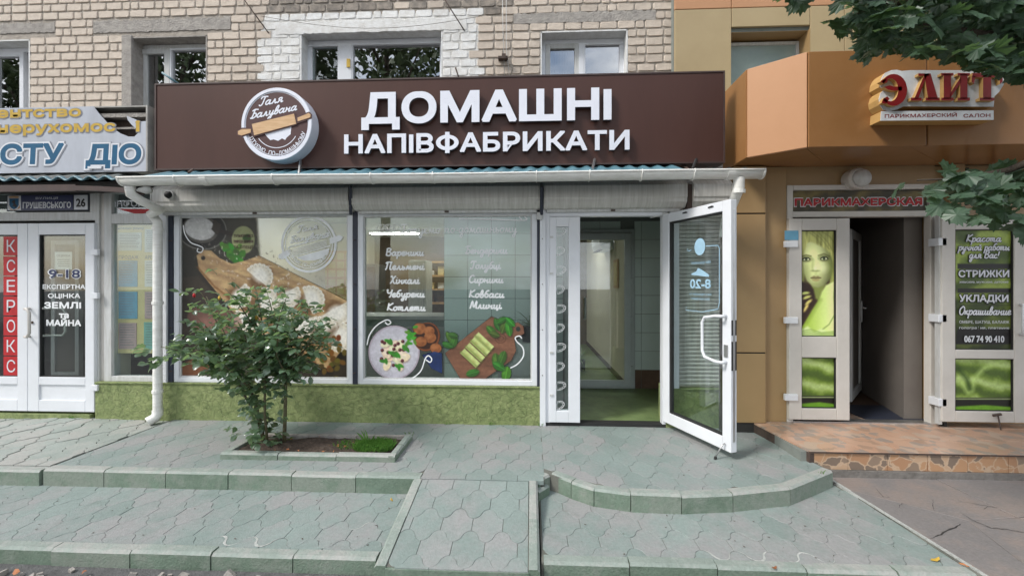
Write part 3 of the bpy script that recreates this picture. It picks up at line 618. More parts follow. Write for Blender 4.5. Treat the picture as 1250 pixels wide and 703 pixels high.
# dark flagstones to the right
fl = MB(); fl.prism([(2.36, 1.6), (9, 1.6), (9, 3.36), (2.33, 3.36)], ZR-.05, -.115)
fl = structure(fl.build('flagstone_path', 'joint'))
seeds = [(2.6+.75*i+random.uniform(-.28, .28)+(j % 2)*.3, 1.7+.5*j+random.uniform(-.2, .2)) for i in range(9) for j in range(4)]
reg = [(2.412, 1.62), (9, 1.62), (9, 3.345), (2.338, 3.345)]
for i, sdd in enumerate(seeds):
    P = reg
    for k, o2 in enumerate(seeds):
        if k == i or not P: continue
        mx_, my_ = (sdd[0]+o2[0])/2, (sdd[1]+o2[1])/2; dx, dy = o2[0]-sdd[0], o2[1]-sdd[1]; l = math.hypot(dx, dy); dx /= l; dy /= l; mx_ -= dx*.0022; my_ -= dy*.0022
        P = clip_poly(P, [(mx_-dy*20, my_+dx*20), (mx_-dy*20-dx*40, my_+dx*20-dy*40), (mx_+dy*20-dx*40, my_-dx*20-dy*40), (mx_+dy*20, my_-dx*20)])
    if len(P) > 2 and area(P) > .004:
        # rough the edges
        Q = []
        for a, b in zip(P, P[1:]+P[:1]):
            Q.append(a); L = math.hypot(b[0]-a[0], b[1]-a[1])
            if L > .25: t = random.uniform(.35, .65); Q.append((a[0]+(b[0]-a[0])*t+random.uniform(-.003, .003), a[1]+(b[1]-a[1])*t+random.uniform(-.003, .003)))
        mb = MB(); z0 = -.105+random.uniform(-.003, .003); slab(mb, Q, lambda x, y: z0, .04, ch=.003); mb.build('flagstone', 'flag', fl)
mb = MB(); mb.prism([(2.322, 3.35), (2.345, 3.35), (2.418, 1.62), (2.398, 1.62)], ZR, -.1065); mb.build('mortar_strip', 'concrete_pale', fl)
def crack(pts, w0):
    q = [PZ(1000+a/4.39, 500+b/4.39, -.1042) for a, b in pts]; fine = []
    for a, b in zip(q, q[1:]):
        for k in range(5): t = k/5; fine.append((a[0]+(b[0]-a[0])*t+random.uniform(-.004, .004), a[1]+(b[1]-a[1])*t+random.uniform(-.004, .004)))
    fine.append(q[-1][:2]); n = len(fine); vs = []
    for i, (x, y) in enumerate(fine):
        u = fine[min(i+1, n-1)]; v = fine[max(i-1, 0)]; dx, dy = u[0]-v[0], u[1]-v[1]; l = math.hypot(dx, dy) or 1; w_ = w0*random.uniform(.3, 1)*math.sin(math.pi*(i+.6)/(n+.2)); vs += [(x-dy/l*w_, y+dx/l*w_, -.1035), (x+dy/l*w_, y-dx/l*w_, -.1035)]
    mb = MB(); mb.add(vs, [(2*i, 2*i+1, 2*i+3, 2*i+2) for i in range(n-1)]); mb.build('crack', 'black_gap', fl)
for pts, w0 in (([(600, 690), (650, 668), (745, 622), (762, 610)], .006), ([(750, 548), (830, 595), (920, 632), (1010, 640), (1098, 655), (1250, 700)], .0045), ([(745, 488), (900, 515), (1045, 534)], .003), ([(428, 524), (440, 500), (480, 511)], .003), ([(610, 480), (612, 515), (620, 548)], .002), ([(300, 418), (345, 465), (380, 470)], .0025), ([(930, 440), (965, 430), (1000, 470)], .002), ([(905, 515), (880, 535)], .002)): crack(pts, w0)
# broken rubble and stones along the bottom kerb
rb = MB()
for k in range(420):
    x = random.uniform(-3.2, 3.2); y = random.uniform(1.7, 2.22); r = random.uniform(.008, .03)*(1.8 if random.random() < .06 else 1)
    if -.9 < x < .1 and y > 2.12: continue
    m_ = Matrix.Translation((x, y, ZR+r*.2)) @ Euler((random.random()*6, random.random()*6, random.random()*6)).to_matrix().to_4x4()
    mm = MB(m_); mm.box(-r, r, -r*.7, r*.7, -r*.5, r*.5); rb.add(mm.v, mm.f)
o = rb.build('rubble', 'concrete', kind='stuff')
# ------------------------------------------------------------------ tiled platform before the salon
XE = 8.0; YP = 3.36; ZT = .092
pf = MB(); pf.prism([(XP+.02, YP+.02), (XE, YP+.02), (XE, 4.6), (XP+.02, 4.6)], ZR-.05, ZT-.014)
pf = structure(pf.build('tiled_platform', 'grout'))
cutl = lambda y: XP-.03+(YF-y)*.13      # left edge leans outward towards the street
i = 0
for gx in range(20):
    for gy in range(4):
        x0, x1 = XP-.1+gx*.30, XP-.1+gx*.30+.297; y0, y1 = YP-.012+gy*.297, YP-.012+gy*.297+.294
        P = clip_poly([(x0, y0), (x1, y0), (x1, y1), (x0, y1)], [(cutl(YP-.2), YP-.2), (XE, YP-.2), (XE, 4.5), (cutl(4.5), 4.5)])
        if len(P) > 2 and area(P) > .003: mb = MB(); slab(mb, P, ZT, .013, ch=.0015); mb.build('floor_tile', 'stone_tile', pf)
    x0, x1 = XP+.07+gx*.30, XP+.07+gx*.30+.296
    B(x0, x1, YP-.002, YP+.018, -.052, ZT-.016, 'riser_tile', 'riser_tile', pf)
B(cutl(YP), XE, YP-.014, YP+.0, ZT-.0155, ZT-.003, 'edge_trim', 'rust', pf)
B(XP+.03, XE, YP-.02, YP+.02, ZR, -.055, 'concrete_footing', 'footing', pf)
mb = MB(); mb.prism([(cutl(YP)+.0, YP-.012), (cutl(YP)+.05, YP+.0), (XP+.05, YF), (XP-.03, YF)], -.15, ZT-.015); mb.build('side_board', 'rust', pf)
# fallen leaves
def flat_leaf(x, y, z, s, m, label):
    me = MB(Matrix.Translation((x, y, z)) @ Euler((random.uniform(-.3, .3), random.uniform(-.3, .3), random.random()*6)).to_matrix().to_4x4())
    me.add([(-s, 0, .004), (-s*.3, -s*.5, 0), (s*.5, -s*.4, .004), (s, 0, .012), (s*.4, s*.45, .002), (-s*.4, s*.4, .006), (0, 0, .003)],
           [(0, 1, 6), (1, 2, 6), (2, 3, 6), (3, 4, 6), (4, 5, 6), (5, 0, 6)])
    return tag(me.build('fallen_leaf', m), label, 'leaf', 'fallen leaves on the paving')
for (px, py, z, s, m, lb) in [(1142, 684, ZL, .03, 'yellow_leaf', 'bright yellow leaf lying near the lower right corner of the paving'), (1180, 691, ZL, .028, 'dry_leaf', 'orange dry leaf beside the diagonal paving edge, right of the yellow leaf'),
        (945, 694, ZL, .02, 'dry_leaf', 'small brown leaf on the front kerb, below the curved step'), (869, 623, ZL, .018, 'dry_leaf', 'small orange leaf at the foot of the curved step'),
        (652, 650, ZL, .022, 'yellow_leaf', 'pale yellow leaf beside the right edge of the ramp'), (650, 598, ZL+.03, .02, 'dry_leaf', 'dry leaf by the broken kerb stub at the top of the ramp'),
        (478, 611, ZL, .016, 'yellow_leaf', 'tiny yellow leaf on the lower paving left of the ramp'), (441, 598, ZL, .022, 'dry_leaf', 'dry brown leaf under the step left of the ramp'), (500, 600, ZL, .028, 'dry_leaf', 'reddish leaf in the corner where ramp and step meet'),
        (1220, 583, -.098, .022, 'dry_leaf', 'orange leaf at the foot of the tiled platform'), (20, 699, ZR+.02, .028, 'dry_leaf', 'dry leaf on the ground below the front kerb at the far left'), (103, 699, ZR+.02, .022, 'dry_leaf', 'dry leaf on the ground below the front kerb, second from left'), (498, 699, ZR+.03, .02, 'dry_leaf', 'dry leaf among the rubble beside the foot of the ramp')]:
    p = PZ(px, py, z); flat_leaf(p[0], p[1], z+.004, s, m, lb)
# ------------------------------------------------------------------ planter
pl = thing('planter_bed', 'low kerbed planting bed of dark soil sunk in the pavement under the rose bush', 'planter', ((PX0+PX1)/2, (PYa+PYb)/2, 0))
kerb(pl, (PX0, PYa), (PX1-.0, PYa), .052, -.01, .055, .47); kerb(pl, (PX1, PYa+.0), (PX1, PYb), .05, -.01, .055, .25); kerb(pl, (PX0+.0, PYb), (PX0, PYa+.057), .048, -.01, .055, .24)
kerb(pl, (PX1-.057, PYb), (PX0+.057, PYb), .045, -.01, .05, .46, m='concrete')
sl = MB(); nx, ny = 60, 20
vv = []
for j in range(ny+1):
    for i in range(nx+1):
        u, v = i/nx, j/ny; e = min(u, 1-u, v, 1-v)
        vv.append((PX0+.05+u*(PX1-PX0-.1), PYa+.05+v*(PYb-PYa-.1), .012+.02*min(1, e*6)+.012*math.sin(u*19)*math.sin(v*7+u*5)+random.uniform(0, .008)+.03*math.exp(-((u-.15)**2*60+(v-.4)**2*10))))
sl.add(vv, [(j*(nx+1)+i, j*(nx+1)+i+1, (j+1)*(nx+1)+i+1, (j+1)*(nx+1)+i) for j in range(ny) for i in range(nx)]); sl.build('soil', 'soil', pl, smooth=True)
gr = MB()
def grass_patch(cx, cy, rx, ry, n, z, h):
    for k in range(n):
        a = random.random()*6.28; r = math.sqrt(random.random()); x = cx+rx*r*math.cos(a); y = cy+ry*r*math.sin(a); hh = h*random.uniform(.4, 1.1); d = random.random()*6.28; l = hh*random.uniform(.2, .9); w_ = .0022
        gr.add([(x-w_*math.sin(d), y+w_*math.cos(d), z), (x+w_*math.sin(d), y-w_*math.cos(d), z), (x+l*.5*math.cos(d), y+l*.5*math.sin(d), z+hh*.75), (x+l*math.cos(d), y+l*math.sin(d), z+hh)], [(0, 1, 2), (1, 3, 2)])
grass_patch(-1.32, 3.42, .17, .13, 1700, .025, .055); grass_patch(-1.55, 3.45, .12, .10, 250, .025, .04); grass_patch(-1.39, 3.44, .02, .02, 12, .03, .13)
for gx_, gy_, n_ in ((88, 511, 30), (545, 518, 8), (600, 518, 8), (660, 520, 10), (500, 532, 14), (1003, 578, 6)):
    p_ = PZ(gx_, gy_, 0); grass_patch(p_[0], min(p_[1], 4.085), .03, .012, n_, .0, .04)
o = gr.build('grass', 'grass', kind='stuff')
mb = MB(); rd = random.Random(8)
for k in range(170):       # crumbs, twigs and leaf scraps lying about
    if k % 2: x, y, z = rd.uniform(-5, 2.0), rd.choice([rd.uniform(3.05, 4.05), 4.06]), .003
    else: x, y, z = rd.uniform(-4, 2.2), rd.uniform(2.35, 2.9), ZL+.003
    if -2.6 < x < -1 and 3.1 < y < 3.75: continue
    a = rd.random()*6; s_ = rd.uniform(.003, .010); mb.add([(x+s_*math.cos(a), y+s_*math.sin(a), z+.003), (x-s_*.5*math.sin(a), y+s_*.5*math.cos(a), z+.001), (x-s_*math.cos(a), y-s_*math.sin(a), z+.002), (x+s_*.5*math.sin(a), y-s_*.5*math.cos(a), z)], [(0, 1, 2, 3)])
mb.build('ground_litter', 'rust', kind='stuff')
mb = MB()
for k in range(26):
    x = random.uniform(PX0+.3, PX1-.1); y = random.uniform(PYa+.08, PYb-.08); a = random.random()*6; s_ = random.uniform(.01, .022)
    mb.add([(x+s_*math.cos(a), y+s_*math.sin(a), .045), (x-s_*.4*math.sin(a), y+s_*.4*math.cos(a), .05), (x-s_*math.cos(a), y-s_*math.sin(a), .046), (x+s_*.4*math.sin(a), y-s_*.4*math.cos(a), .043)], [(0, 1, 2, 3)])
mb.build('leaf_litter', 'dry_leaf', kind='stuff')
# ================================================================== BRICK BUILDING
YB = 4.35
bld = thing('brick_building', 'cream brick apartment building whose first floor shows above the shop signs', 'building', (-2, YB, ZR))
wins = [(-40, 50, 37, 135), (160, 45, 253, 140), (367, 38, 540, 140), (660, 38, 766, 140)]
WR = []
for a, b, c_, d in wins:
    x0, x1, _, _ = RC(a, b, c_, d, YB); zt = PY((a+c_)/2, b, YB)[2]; WR.append((x0, x1, 2.75, zt))
XB0, XB1 = -9.0, PY(823, 50, YB)[0]
wl = MB(); wall_cells(wl, XB0, XB1, 2.25, 9.0, YB, YB+.3, WR); wl.build('wall', 'mortar', bld)
# pillars of brick between the shopfronts and the inner carcass
mb = MB(); mb.box(XB0, XB1, 10.5, 10.7, ZR, 9); mb.box(XB0, XB0+.2, YB+.3, 10.5, ZR, 9); mb.box(XB0+.2, XB1, YB+.3, 10.5, 8.8, 9.0); mb.build('rear_wall', 'mortar', bld)
B(XB0+.2, XB1, YB+1.6, YB+1.7, 2.75, 8.8, 'room_partition', 'dim_wall', bld)
B(XB0+.2, XB1-.001, YB+.3, 10.5, 2.56, 2.72, 'floor_slab', 'concrete', bld)
# bricks
BH, SL, HL = .0905, .184, .096
def brick_mesh(L, H):
    d = .009; j = lambda: random.uniform(-.005, .005); c1 = random.uniform(.008, .014)
    P = [(-L/2+c1+j(), -H/2), (L/2-c1+j(), -H/2+j()*.5), (L/2, -H/2+c1), (L/2+j()*.6, H/2-c1), (L/2-c1+j(), H/2), (-L/2+c1, H/2+j()*.5), (-L/2, H/2-c1), (-L/2+j()*.6, -H/2+c1)]
    I = inset(P, .006); n = len(P); me = bpy.data.meshes.new('brick')
    me.from_pydata([(x, .02, z) for x, z in P]+[(x, -d+.005, z) for x, z in P]+[(x, -d+random.uniform(-.0015, .0015), z) for x, z in I], [], [tuple(range(2*n, 3*n))]+[(i, (i+1) % n, n+(i+1) % n, n+i) for i in range(n)]+[(n+i, n+(i+1) % n, 2*n+(i+1) % n, 2*n+i) for i in range(n)])
    me.materials.append(M['brick']); me.update(); return me
BS = [brick_mesh(SL-.013, BH-.015) for _ in range(7)]; BHd = [brick_mesh(HL-.013, BH-.015) for _ in range(5)]
def near_win(x, z, k, side, top):
    a, b, c_, d = WR[k]; return a-side < x < b+side and z < d+top
LN = []   # concrete lintels
for (a, b, c_, d) in [(-60, 30, 66, 41), (113, 24, 281, 38), (627, 15, 801, 27)]:
    x0, x1, z0, z1 = RC(a, b, c_, d, YB-.014); LN.append((x0, x1, z0, z1))
lists = []
zrow = 2.80; r_ = 0
ztop_vis = PY(400, -8, YB)[2]
while zrow < ztop_vis+BH:
    zc = zrow+BH/2; blocks = [(a, b) for a, b, c_, d in WR if zc < d+BH*.3]+[(a, b) for a, b, c_, d in LN if c_-BH*.3 < zc < d+BH*.3]
    x = PY(-14, 60, YB)[0]; end = XB1
    segs = []; bl = sorted(blocks); cur = x
    for a, b in bl:
        if a > cur: segs.append((cur, a))
        cur = max(cur, b)
    if cur < end: segs.append((cur, end))
    for a, b in segs:
        x = a+(HL if r_ % 2 and random.random() < .5 else 0)*0; pat = r_ % 3; k = 0
        while x < b-.04:
            L = HL if (k == 0 and r_ % 2) or (r_ % 5 == 3 and k % 3 == 1) or random.random() < .13 else SL
            if b-x-L < .05: L = b-x
            lists.append((x+L/2, zc, L)); x += L; k += 1
    zrow += BH; r_ += 1
vis = [t for t in lists]
vis.sort(key=lambda t: (t[1] < 3.35 and -3.4 < t[0] < 1.4, abs(t[0])))
rest = MB(); rest_n = 0
W3a, W3b = PY(320, 60, YB)[0], PY(583, 60, YB)[0]; W3z = PY(450, 18, YB)[2]; zd = PY(450, 20, YB)[2]
nb = 0
for x, z, L in vis:
    white = W3a+random.uniform(-.03, .06) < x < W3b-random.uniform(-.03, .06) and z < W3z
    dirty = z > zd-.02 and PY(330, 5, YB)[0] < x < PY(620, 5, YB)[0] and random.random() < .8
    mt = 'brick_white' if white else 'brick_dirty' if dirty else 'brick'
    base = L > .14; src = random.choice(BS if base else BHd); sx = (L-.013)/((SL if base else HL)-.013)
    if nb < 298:
        o = inst(src, 'brick', bld, (x, YB, z), (random.uniform(-.02, .02), random.uniform(-.03, .03), random.uniform(-.015, .015)), (sx*random.uniform(.96, 1.02), 1, random.uniform(.90, 1.05)))
        if mt != 'brick': o.material_slots[0].link = 'OBJECT'; o.material_slots[0].material = M[mt]
        nb += 1
    else:
        rest.cm = {'brick': 0, 'brick_white': 1, 'brick_dirty': 2}[mt]; rest.add([(x+v.co.x*sx, YB+v.co.y, z+v.co.z) for v in src.vertices], [tuple(p.vertices) for p in src.polygons])
if rest.v: rest.build('bricks', ['brick', 'brick_white', 'brick_dirty'], bld, kind='stuff')
# bricks higher up, out of the photograph, as one piece
hi = MB(); z = 2.80; k = 0; xe = PY(-14, 60, YB)[0]
while z < zrow-.01:
    x = XB0+(k % 2)*SL/2
    while x < xe-.05:
        zc = z+BH/2
        if not (any(a-.01 < x+SL and x < b+.01 and zc < d+.04 for a, b, c_, d in WR) or any(a < x+SL and x < b and c_-.03 < zc < d+.05 for a, b, c_, d in LN)): hi.box(x+.006, min(x+SL-.006, xe), YB-.010, YB+.01, z+.007, z+BH-.007)
        x += SL
    z += BH; k += 1
z = zrow; k = 0
while z < 8.95:
    x = XB0+(k % 2)*SL/2
    while x < XB1-SL: hi.box(x+.006, x+SL-.006, YB-.011, YB+.01, z+.007, z+BH-.007); x += SL
    z += BH; k += 1
hi.build('upper_bricks', 'brick', bld, kind='stuff')
def rough_slab(name, m, x0, x1, z0, z1, y0, y1, nx, amp, parent):
    mb = MB(); n = nx; top = [(x0+(x1-x0)*i/n, z1+random.uniform(-amp, amp)) for i in range(n+1)]; bot = [(x0+(x1-x0)*i/n, z0+random.uniform(-amp, amp)*.4) for i in range(n+1)]
    mb.prism(bot+top[::-1], -y1, -y0, 'y'); return mb.build(name, m, parent, bevel=.004)
for x0, x1, z0, z1 in LN: rough_slab('lintel', 'concrete', x0, x1, z0, z1+.01, YB-.008, YB+.02, 70, .016, bld)
x0, x1, z0, z1 = RC(352, 24, 556, 39, YB-.02); rough_slab('lintel', 'brick_white', x0-.15, x1+.12, z0, z1, YB-.0125, YB+.02, 70, .014, bld)
mb = MB(); wall_cells(mb, W3a-.01, W3b+.01, 2.8, W3z-.005, YB-.0045, YB+.01, [(WR[2][0]-.001, WR[2][1]+.001, 2.75, WR[2][3])]); mb.build('whitewash', 'mortar_white', bld)
# window reveals, frames, panes
def window(k, px_frames, m='pvc', rev='plaster_white', revw=.05):
    a, b, c_, d = WR[k]; yb = YB+.13
    wobj = MB(); frame_boxes(wobj, a+.012, b-.012, c_, d-.012, .045, yb, yb+.06)
    fr = wobj.build('window', m, bld, bevel=.003)
    mb = MB(); mb.box(a-.001, a+.012, YB-.006, yb+.1, c_, d); mb.box(b-.012, b+.001, YB-.006, yb+.1, c_, d); mb.box(a, b, YB-.006, yb+.1, d-.012, d+.002); mb.build('reveal', rev, bld)
    for (p0, p1, mm, gm, sash) in px_frames:
        x0 = PY(p0, 70, yb)[0]; x1 = PY(p1, 70, yb)[0]; zt = d-.06
        s_ = MB(); frame_boxes(s_, x0, x1, c_, zt, sash, yb-.012, yb+.045); s_.build('sash', mm, fr, bevel=.003)
        B(x0+sash-.004, x1-sash+.004, yb+.015, yb+.022, c_+sash, zt-sash+.004, 'pane', gm, fr)
    for k2 in range(len(px_frames)-1):
        B(PY(px_frames[k2][1], 70, yb)[0]-.005, PY(px_frames[k2+1][0], 70, yb)[0]+.005, yb-.016, yb+.05, c_+.046, d-.058, 'mullion', m, fr, .003)
    return fr
window(0, [(-45, 30, 'pvc', 'glass_up', .05)], rev='plaster_white')
window(1, [(168, 207, 'pvc_old', 'glass_up', .055), (208, 258, 'pvc', 'glass_up', .02)], m='pvc_old', rev='concrete')
window(2, [(374, 415, 'pvc', 'glass', .022), (429, 541, 'pvc', 'glass_up', .02)], rev='plaster_white')
window(3, [(666, 707, 'pvc_old', 'glass_up', .05), (712, 763, 'pvc', 'glass_up', .02)], m='pvc', rev='plaster_white')
# plaster band beside the second window, roller blinds and a net curtain behind the glass
x0, x1, _, _ = RC(149, 38, 161, 110, YB-.01); rough_slab('plaster_band', 'concrete', x0, x1, 2.8, WR[1][3]+.02, YB-.018, YB+.02, 2, .004, bld)
for k, m_ in ((1, 'paper'), ):
    a, b, c_, d = WR[k]; z = c_+.1
    while z < d-.05: B(a+.02, b-.02, YB+.24, YB+.262, z, z+.006, 'blind_slat', 'text_grey', bld); z += .016
a, b, c_, d = WR[3]; mb = MB(); n = 40
mb.add([(a+.03+(b-a-.06)*.42*i/n, YB+.30+.012*math.sin(i*1.9), z) for z in (c_, d-.06) for i in range(n+1)], [(i, i+1, n+2+i, n+1+i) for i in range(n)]); mb.build('net_curtain', 'paper_blue', bld)
a, b, c_, d = WR[2]; ff = MB(); q0 = PY(380, 60, YB+.9)[0]; q1 = PY(408, 60, YB+.9)[0]
ff.tube([(q0-.1, YB+.6, d-.1), (q0+.35, YB+.9, d-.45), (q0+.36, YB+.9, c_)], .02, 4); ff.build('inner_frame', 'pvc_old', bld)
mb = MB(); mb.box(PY(423, 60, YB+.1)[0], PY(427, 60, YB+.1)[0], YB+.100, YB+.113, PY(425, 82, YB+.1)[2], PY(425, 72, YB+.1)[2]); mb.build('latch_tag', 'yellow_leaf', bld)
# ------------------------------------------------------------------ wires and rods on the brick wall
def wire(name, label, pts, r, m='rust', cat='wire', group=None): mb = MB(); mb.tube(pts, r, 5); return tag(mb.build(name, m, smooth=True), label, cat, group)
wire('iron_rod', 'rusty iron rod sticking down from the brick wall left of the white-painted window', [PY(298, 0, 4.2), PY(328, 41, 4.34)], .006, cat='rod')
wire('iron_rod', 'rusty iron rod over the right corner of the white-painted window', [PY(541, -3, 4.2), PY(567, 38, 4.34)], .006, cat='rod')
wire('cable', 'thin hanging cable pair down the brick wall right of the white-painted window', [PY(613, -20, 4.3), PY(614, 40, 4.33), PY(616, 95, 4.32)], .0035, 'pvc_old', 'cable')
wire('cable', 'pale cable running down beside the cable pair, with a rusty bracket', [PY(618, -20, 4.3), PY(618, 60, 4.33), PY(622, 95, 4.32)], .0035, 'pvc_old', 'cable')
wire('cable', 'long thin cable sagging in front of the white-painted window', [PY(x, 20+15*math.sin(math.pi*(x-318)/270)+ (x-318)*.0, 4.28) for x in range(318, 590, 18)], .0022, 'rust', 'cable')
t = MB(); p = PY(614, 71, 4.3); t.box(p[0]-.05, p[0]+.05, p[1]-.02, p[1]+.05, p[2]-.012, p[2]+.012); t.box(p[0]-.01, p[0]+.03, p[1]-.03, p[1], p[2]-.02, p[2]+.03); tag(t.build('bracket', 'rust'), 'rusty bracket holding cables on the brick wall above the sign', 'bracket')
wire('green_pole', 'dark green pole end poking up behind the left end of the brown sign', [PY(198, 89, 4.0), PY(220, 104, 4.05)], .012, 'teal_roof', 'pole')
wire('iron_rod', 'short dark iron stub rising behind the brown sign under the white-painted wall', [PY(556, 83, 4.1), PY(561, 98, 4.1)], .008, cat='rod')
# ================================================================== FOOD SHOP FRONT
shop = thing('food_shopfront', 'white-framed food shop front with green plinth, two display windows and an open doorway', 'shopfront', (-1, YF, 0))
# plinth
def plinth(name, px0, px1, pyt, parent, y=4.10, zb=-.03, X0=None, X1=None):
    x0 = X0 if X0 is not None else PY(px0, 480, y)[0]; x1 = X1 if X1 is not None else PY(px1, 480, y)[0]
    mb = MB(); mb.box(x0, x1, y, y+.22, zb, .385-.014); mb.box(x0, x1, y-.012, y+.22, .385-.014, .385); return mb.build(name, 'green_wall', parent, bevel=.004)
plinth('plinth', 192, 664, 473, shop)
YW = 4.15
def shop_window(px0, px1, py0, py1, parent, t=.055, name='window', z0=.386, m='pvc'):
    x0, x1, _, z1 = RC(px0, py0, px1, py1, YW-.02)
    mb = MB(); frame_boxes(mb, x0, x1, z0, z1, t, YW-.03, YW+.04, tb=.05, tt=.05); fr = mb.build(name, m, parent, bevel=.004)
    mb = MB(); frame_boxes(mb, x0+t, x1-t, z0+.05, z1-.05, .014, YW-.015, YW+.03); mb.build('glazing_bead', 'pvc_old', fr)
    B(x0+t+.01, x1-t-.01, YW, YW+.008, z0+.06, z1-.06, 'pane', 'glass', fr)
    return fr, x0, x1, z1
w1 = shop_window(213, 431, 258, 470, shop); w2 = shop_window(437, 656, 257, 474, shop)
X = lambda px, y=4.12: PY(px, 350, y)[0]
ZS = 2.14
B(X(197), X(206), 4.09, 4.13, .386, 2.33, 'shutter_rail', 'pvc', shop, .003)
B(X(206.2), X(211.5), 4.11, 4.19, .386, 2.33, 'shutter_post', 'navy', shop)
B(X(431), X(436.5), 4.11, 4.19, .386, 2.33, 'shutter_post', 'navy', shop)
B(X(655.5), X(658.5), 4.11, 4.2, .386, 2.33, 'shutter_post', 'navy', shop)
B(X(659), X(666), 4.08, 4.14, .0, 2.33, 'shutter_rail', 'pvc', shop, .003)
B(X(808), X(814), 4.09, 4.15, .386, 2.33, 'shutter_rail', 'pvc_old', shop, .003); B(X(817), X(828), 4.09, 4.15, .386, 2.33, 'shutter_rail', 'pvc', shop, .003)
for px in (211, 434, 662):      # screw heads along the rails
    mb = MB()
    for z in (.5, .95, 1.4, 1.85): mb.box(X(px)-.004, X(px)+.004, 4.075, 4.115, z, z+.008)
    mb.build('screws', 'rust', shop)
# lintel band over the windows
B(X(190), X(667), 4.13, 4.34, 2.142, 2.6, 'header', 'pvc_old', shop); B(X(667), X(892), 4.2, 4.34, 2.14, 2.6, 'header', 'pvc_old', shop)
B(X(192), X(211), 4.16, 4.34, .38, 2.142, 'side_wall', 'cream_wall', shop); B(X(431), X(437), 4.195, 4.34, .38, 2.142, 'side_wall', 'cream_wall', shop); B(X(656), X(666), 4.2, 4.34, 0, 2.142, 'side_wall', 'cream_wall', shop)
# door unit: outer frame, narrow fixed light, threshold, header
xa, xb, xc_, xd = X(666), X(708), X(806), X(812)
mb = MB(); mb.box(xa, X(671), 4.10, 4.17, .03, 2.13); mb.box(xd-.035, xd, 4.10, 4.17, .03, 2.13); mb.box(X(671), xd-.035, 4.10, 4.17, 2.075, 2.13); mb.build('door_frame', 'pvc', shop, bevel=.003)
B(xa, xd, 4.10, 4.2, .0, .03, 'threshold', 'dark', shop)
x0, x1, z0, z1 = RC(671, 268, 708, 514, 4.09); z0, z1 = .04, 2.07
sl_ = MB(); gx0, gx1 = X(679, 4.09), X(694, 4.09); gz0, gz1 = PY(687, 501, 4.09)[2], PY(687, 277, 4.09)[2]
sl_.box(x0, gx0, 4.08, 4.145, z0, z1); sl_.box(gx1, x1, 4.08, 4.145, z0, z1); sl_.box(gx0, gx1, 4.08, 4.145, z0, gz0); sl_.box(gx0, gx1, 4.08, 4.145, gz1, z1)
side = sl_.build('side_leaf', 'pvc', shop, bevel=.004)
B(gx0-.005, gx1+.005, 4.10, 4.106, gz0-.005, gz1+.005, 'pane', 'glass', side)
dm = MB(); n = 10
for k in range(n):
    zc = gz0+.05+(gz1-gz0-.1)*k/(n-1); xc0 = (gx0+gx1)/2-.005; fl_ = 1 if k % 2 else .8
    arc = [(xc0-.035+.075*math.cos(a)*fl_, zc+.042*math.sin(a)+.012*math.cos(a)) for a in np.linspace(-1.7, 1.7, 14)]; ribbon(dm, arc, .004, 4.096, k)
    arc2 = [(xc0-.035+.055*math.cos(a)*fl_, zc+.028*math.sin(a)+.01*math.cos(a)) for a in np.linspace(-1.6, 1.6, 12)]; ribbon(dm, arc2, .003, 4.0955, k)
    ribbon(dm, [arc[0], ((arc[0][0]+arc[-1][0])/2-.006, zc), arc[-1]], .004, 4.0952, k)
    for a in np.linspace(-1.3, 1.3, 6): ribbon(dm, [(xc0-.035+.055*math.cos(a)*fl_, zc+.028*math.sin(a)+.01*math.cos(a)), (xc0-.035+.075*math.cos(a)*fl_, zc+.042*math.sin(a)+.012*math.cos(a))], .003, 4.0948, k)
dm.build('dumpling_drawings', 'decal', side)
for z in (.3, .72, 1.5, 1.86): B(X(671)+.0, X(675), 4.072, 4.081, z, z+.02, 'hinge_cover', 'pvc_old', side)
# --- the open door leaf
H_, E_ = Vector((PY(809, 350, 4.09)[0], 4.09, 0)), None
du = Vector((1.59-H_.x, 3.345-4.09, 0)); LW = du.length; du.normalize(); dn = Vector((du.y, -du.x, 0)) # dn points away from the viewer's side
if dn.x < 0: dn = -dn
DM = Matrix(((du.x, dn.x, 0, H_.x), (du.y, dn.y, 0, H_.y), (0, 0, 1, 0), (0, 0, 0, 1)))
DZ0, DZ1 = .065, 2.085; ST = .085
mb = MB(DM); frame_boxes(mb, 0, LW, DZ0, DZ1, ST, 0, .062, tb=.105, tt=.085); 
dl = mb.build('door', 'pvc', shop, bevel=.005, label='white glazed entrance door standing wide open')
mb = MB(DM); frame_boxes(mb, ST, LW-ST, DZ0+.105, DZ1-.085, .014, .012, .05); mb.build('glazing_bead', 'dark', dl)
mb = MB(DM); mb.box(ST+.005, LW-ST-.005, .028, .034, DZ0+.11, DZ1-.09); mb.build('pane', 'glass', dl)
mb = MB(DM); hu = LW-.045; ha, hb = 1.12, .80; mb.tube([(hu, 0, ha+.03), (hu, -.055, ha+.03), (hu-.05, -.062, ha+.03), (hu-.16, -.065, ha+.01), (hu-.185, -.065, ha-.03), (hu-.185, -.065, hb+.05), (hu-.16, -.065, hb), (hu-.05, -.062, hb-.02), (hu, -.055, hb-.02), (hu, 0, hb-.02)], .013, 8); mb.build('handle', 'pvc', dl, smooth=True)
mb = MB(DM); mb.box(hu-.02, hu+.02, -.006, 0, .82, .92); mb.build('lock_plate', 'metal', dl)
mb = MB(DM); mb.box(LW, LW+.003, .02, .042, .15, 2.0); mb.build('edge_strip', 'metal', dl)
mb = MB(DM); mb.box(LW, LW+.002, .005, .058, 1.0, 1.12); mb.box(LW, LW+.0025, .005, .058, .72, .95); mb.build('lock_case', 'dark', dl)
mb = MB(DM); mb.tube([(LW-.05, -.008, DZ0+.06), (LW-.055, -.03, DZ0+.05), (LW-.07, -.085, .02)], .007, 6); mb.build('door_stop', 'metal', dl, smooth=True)
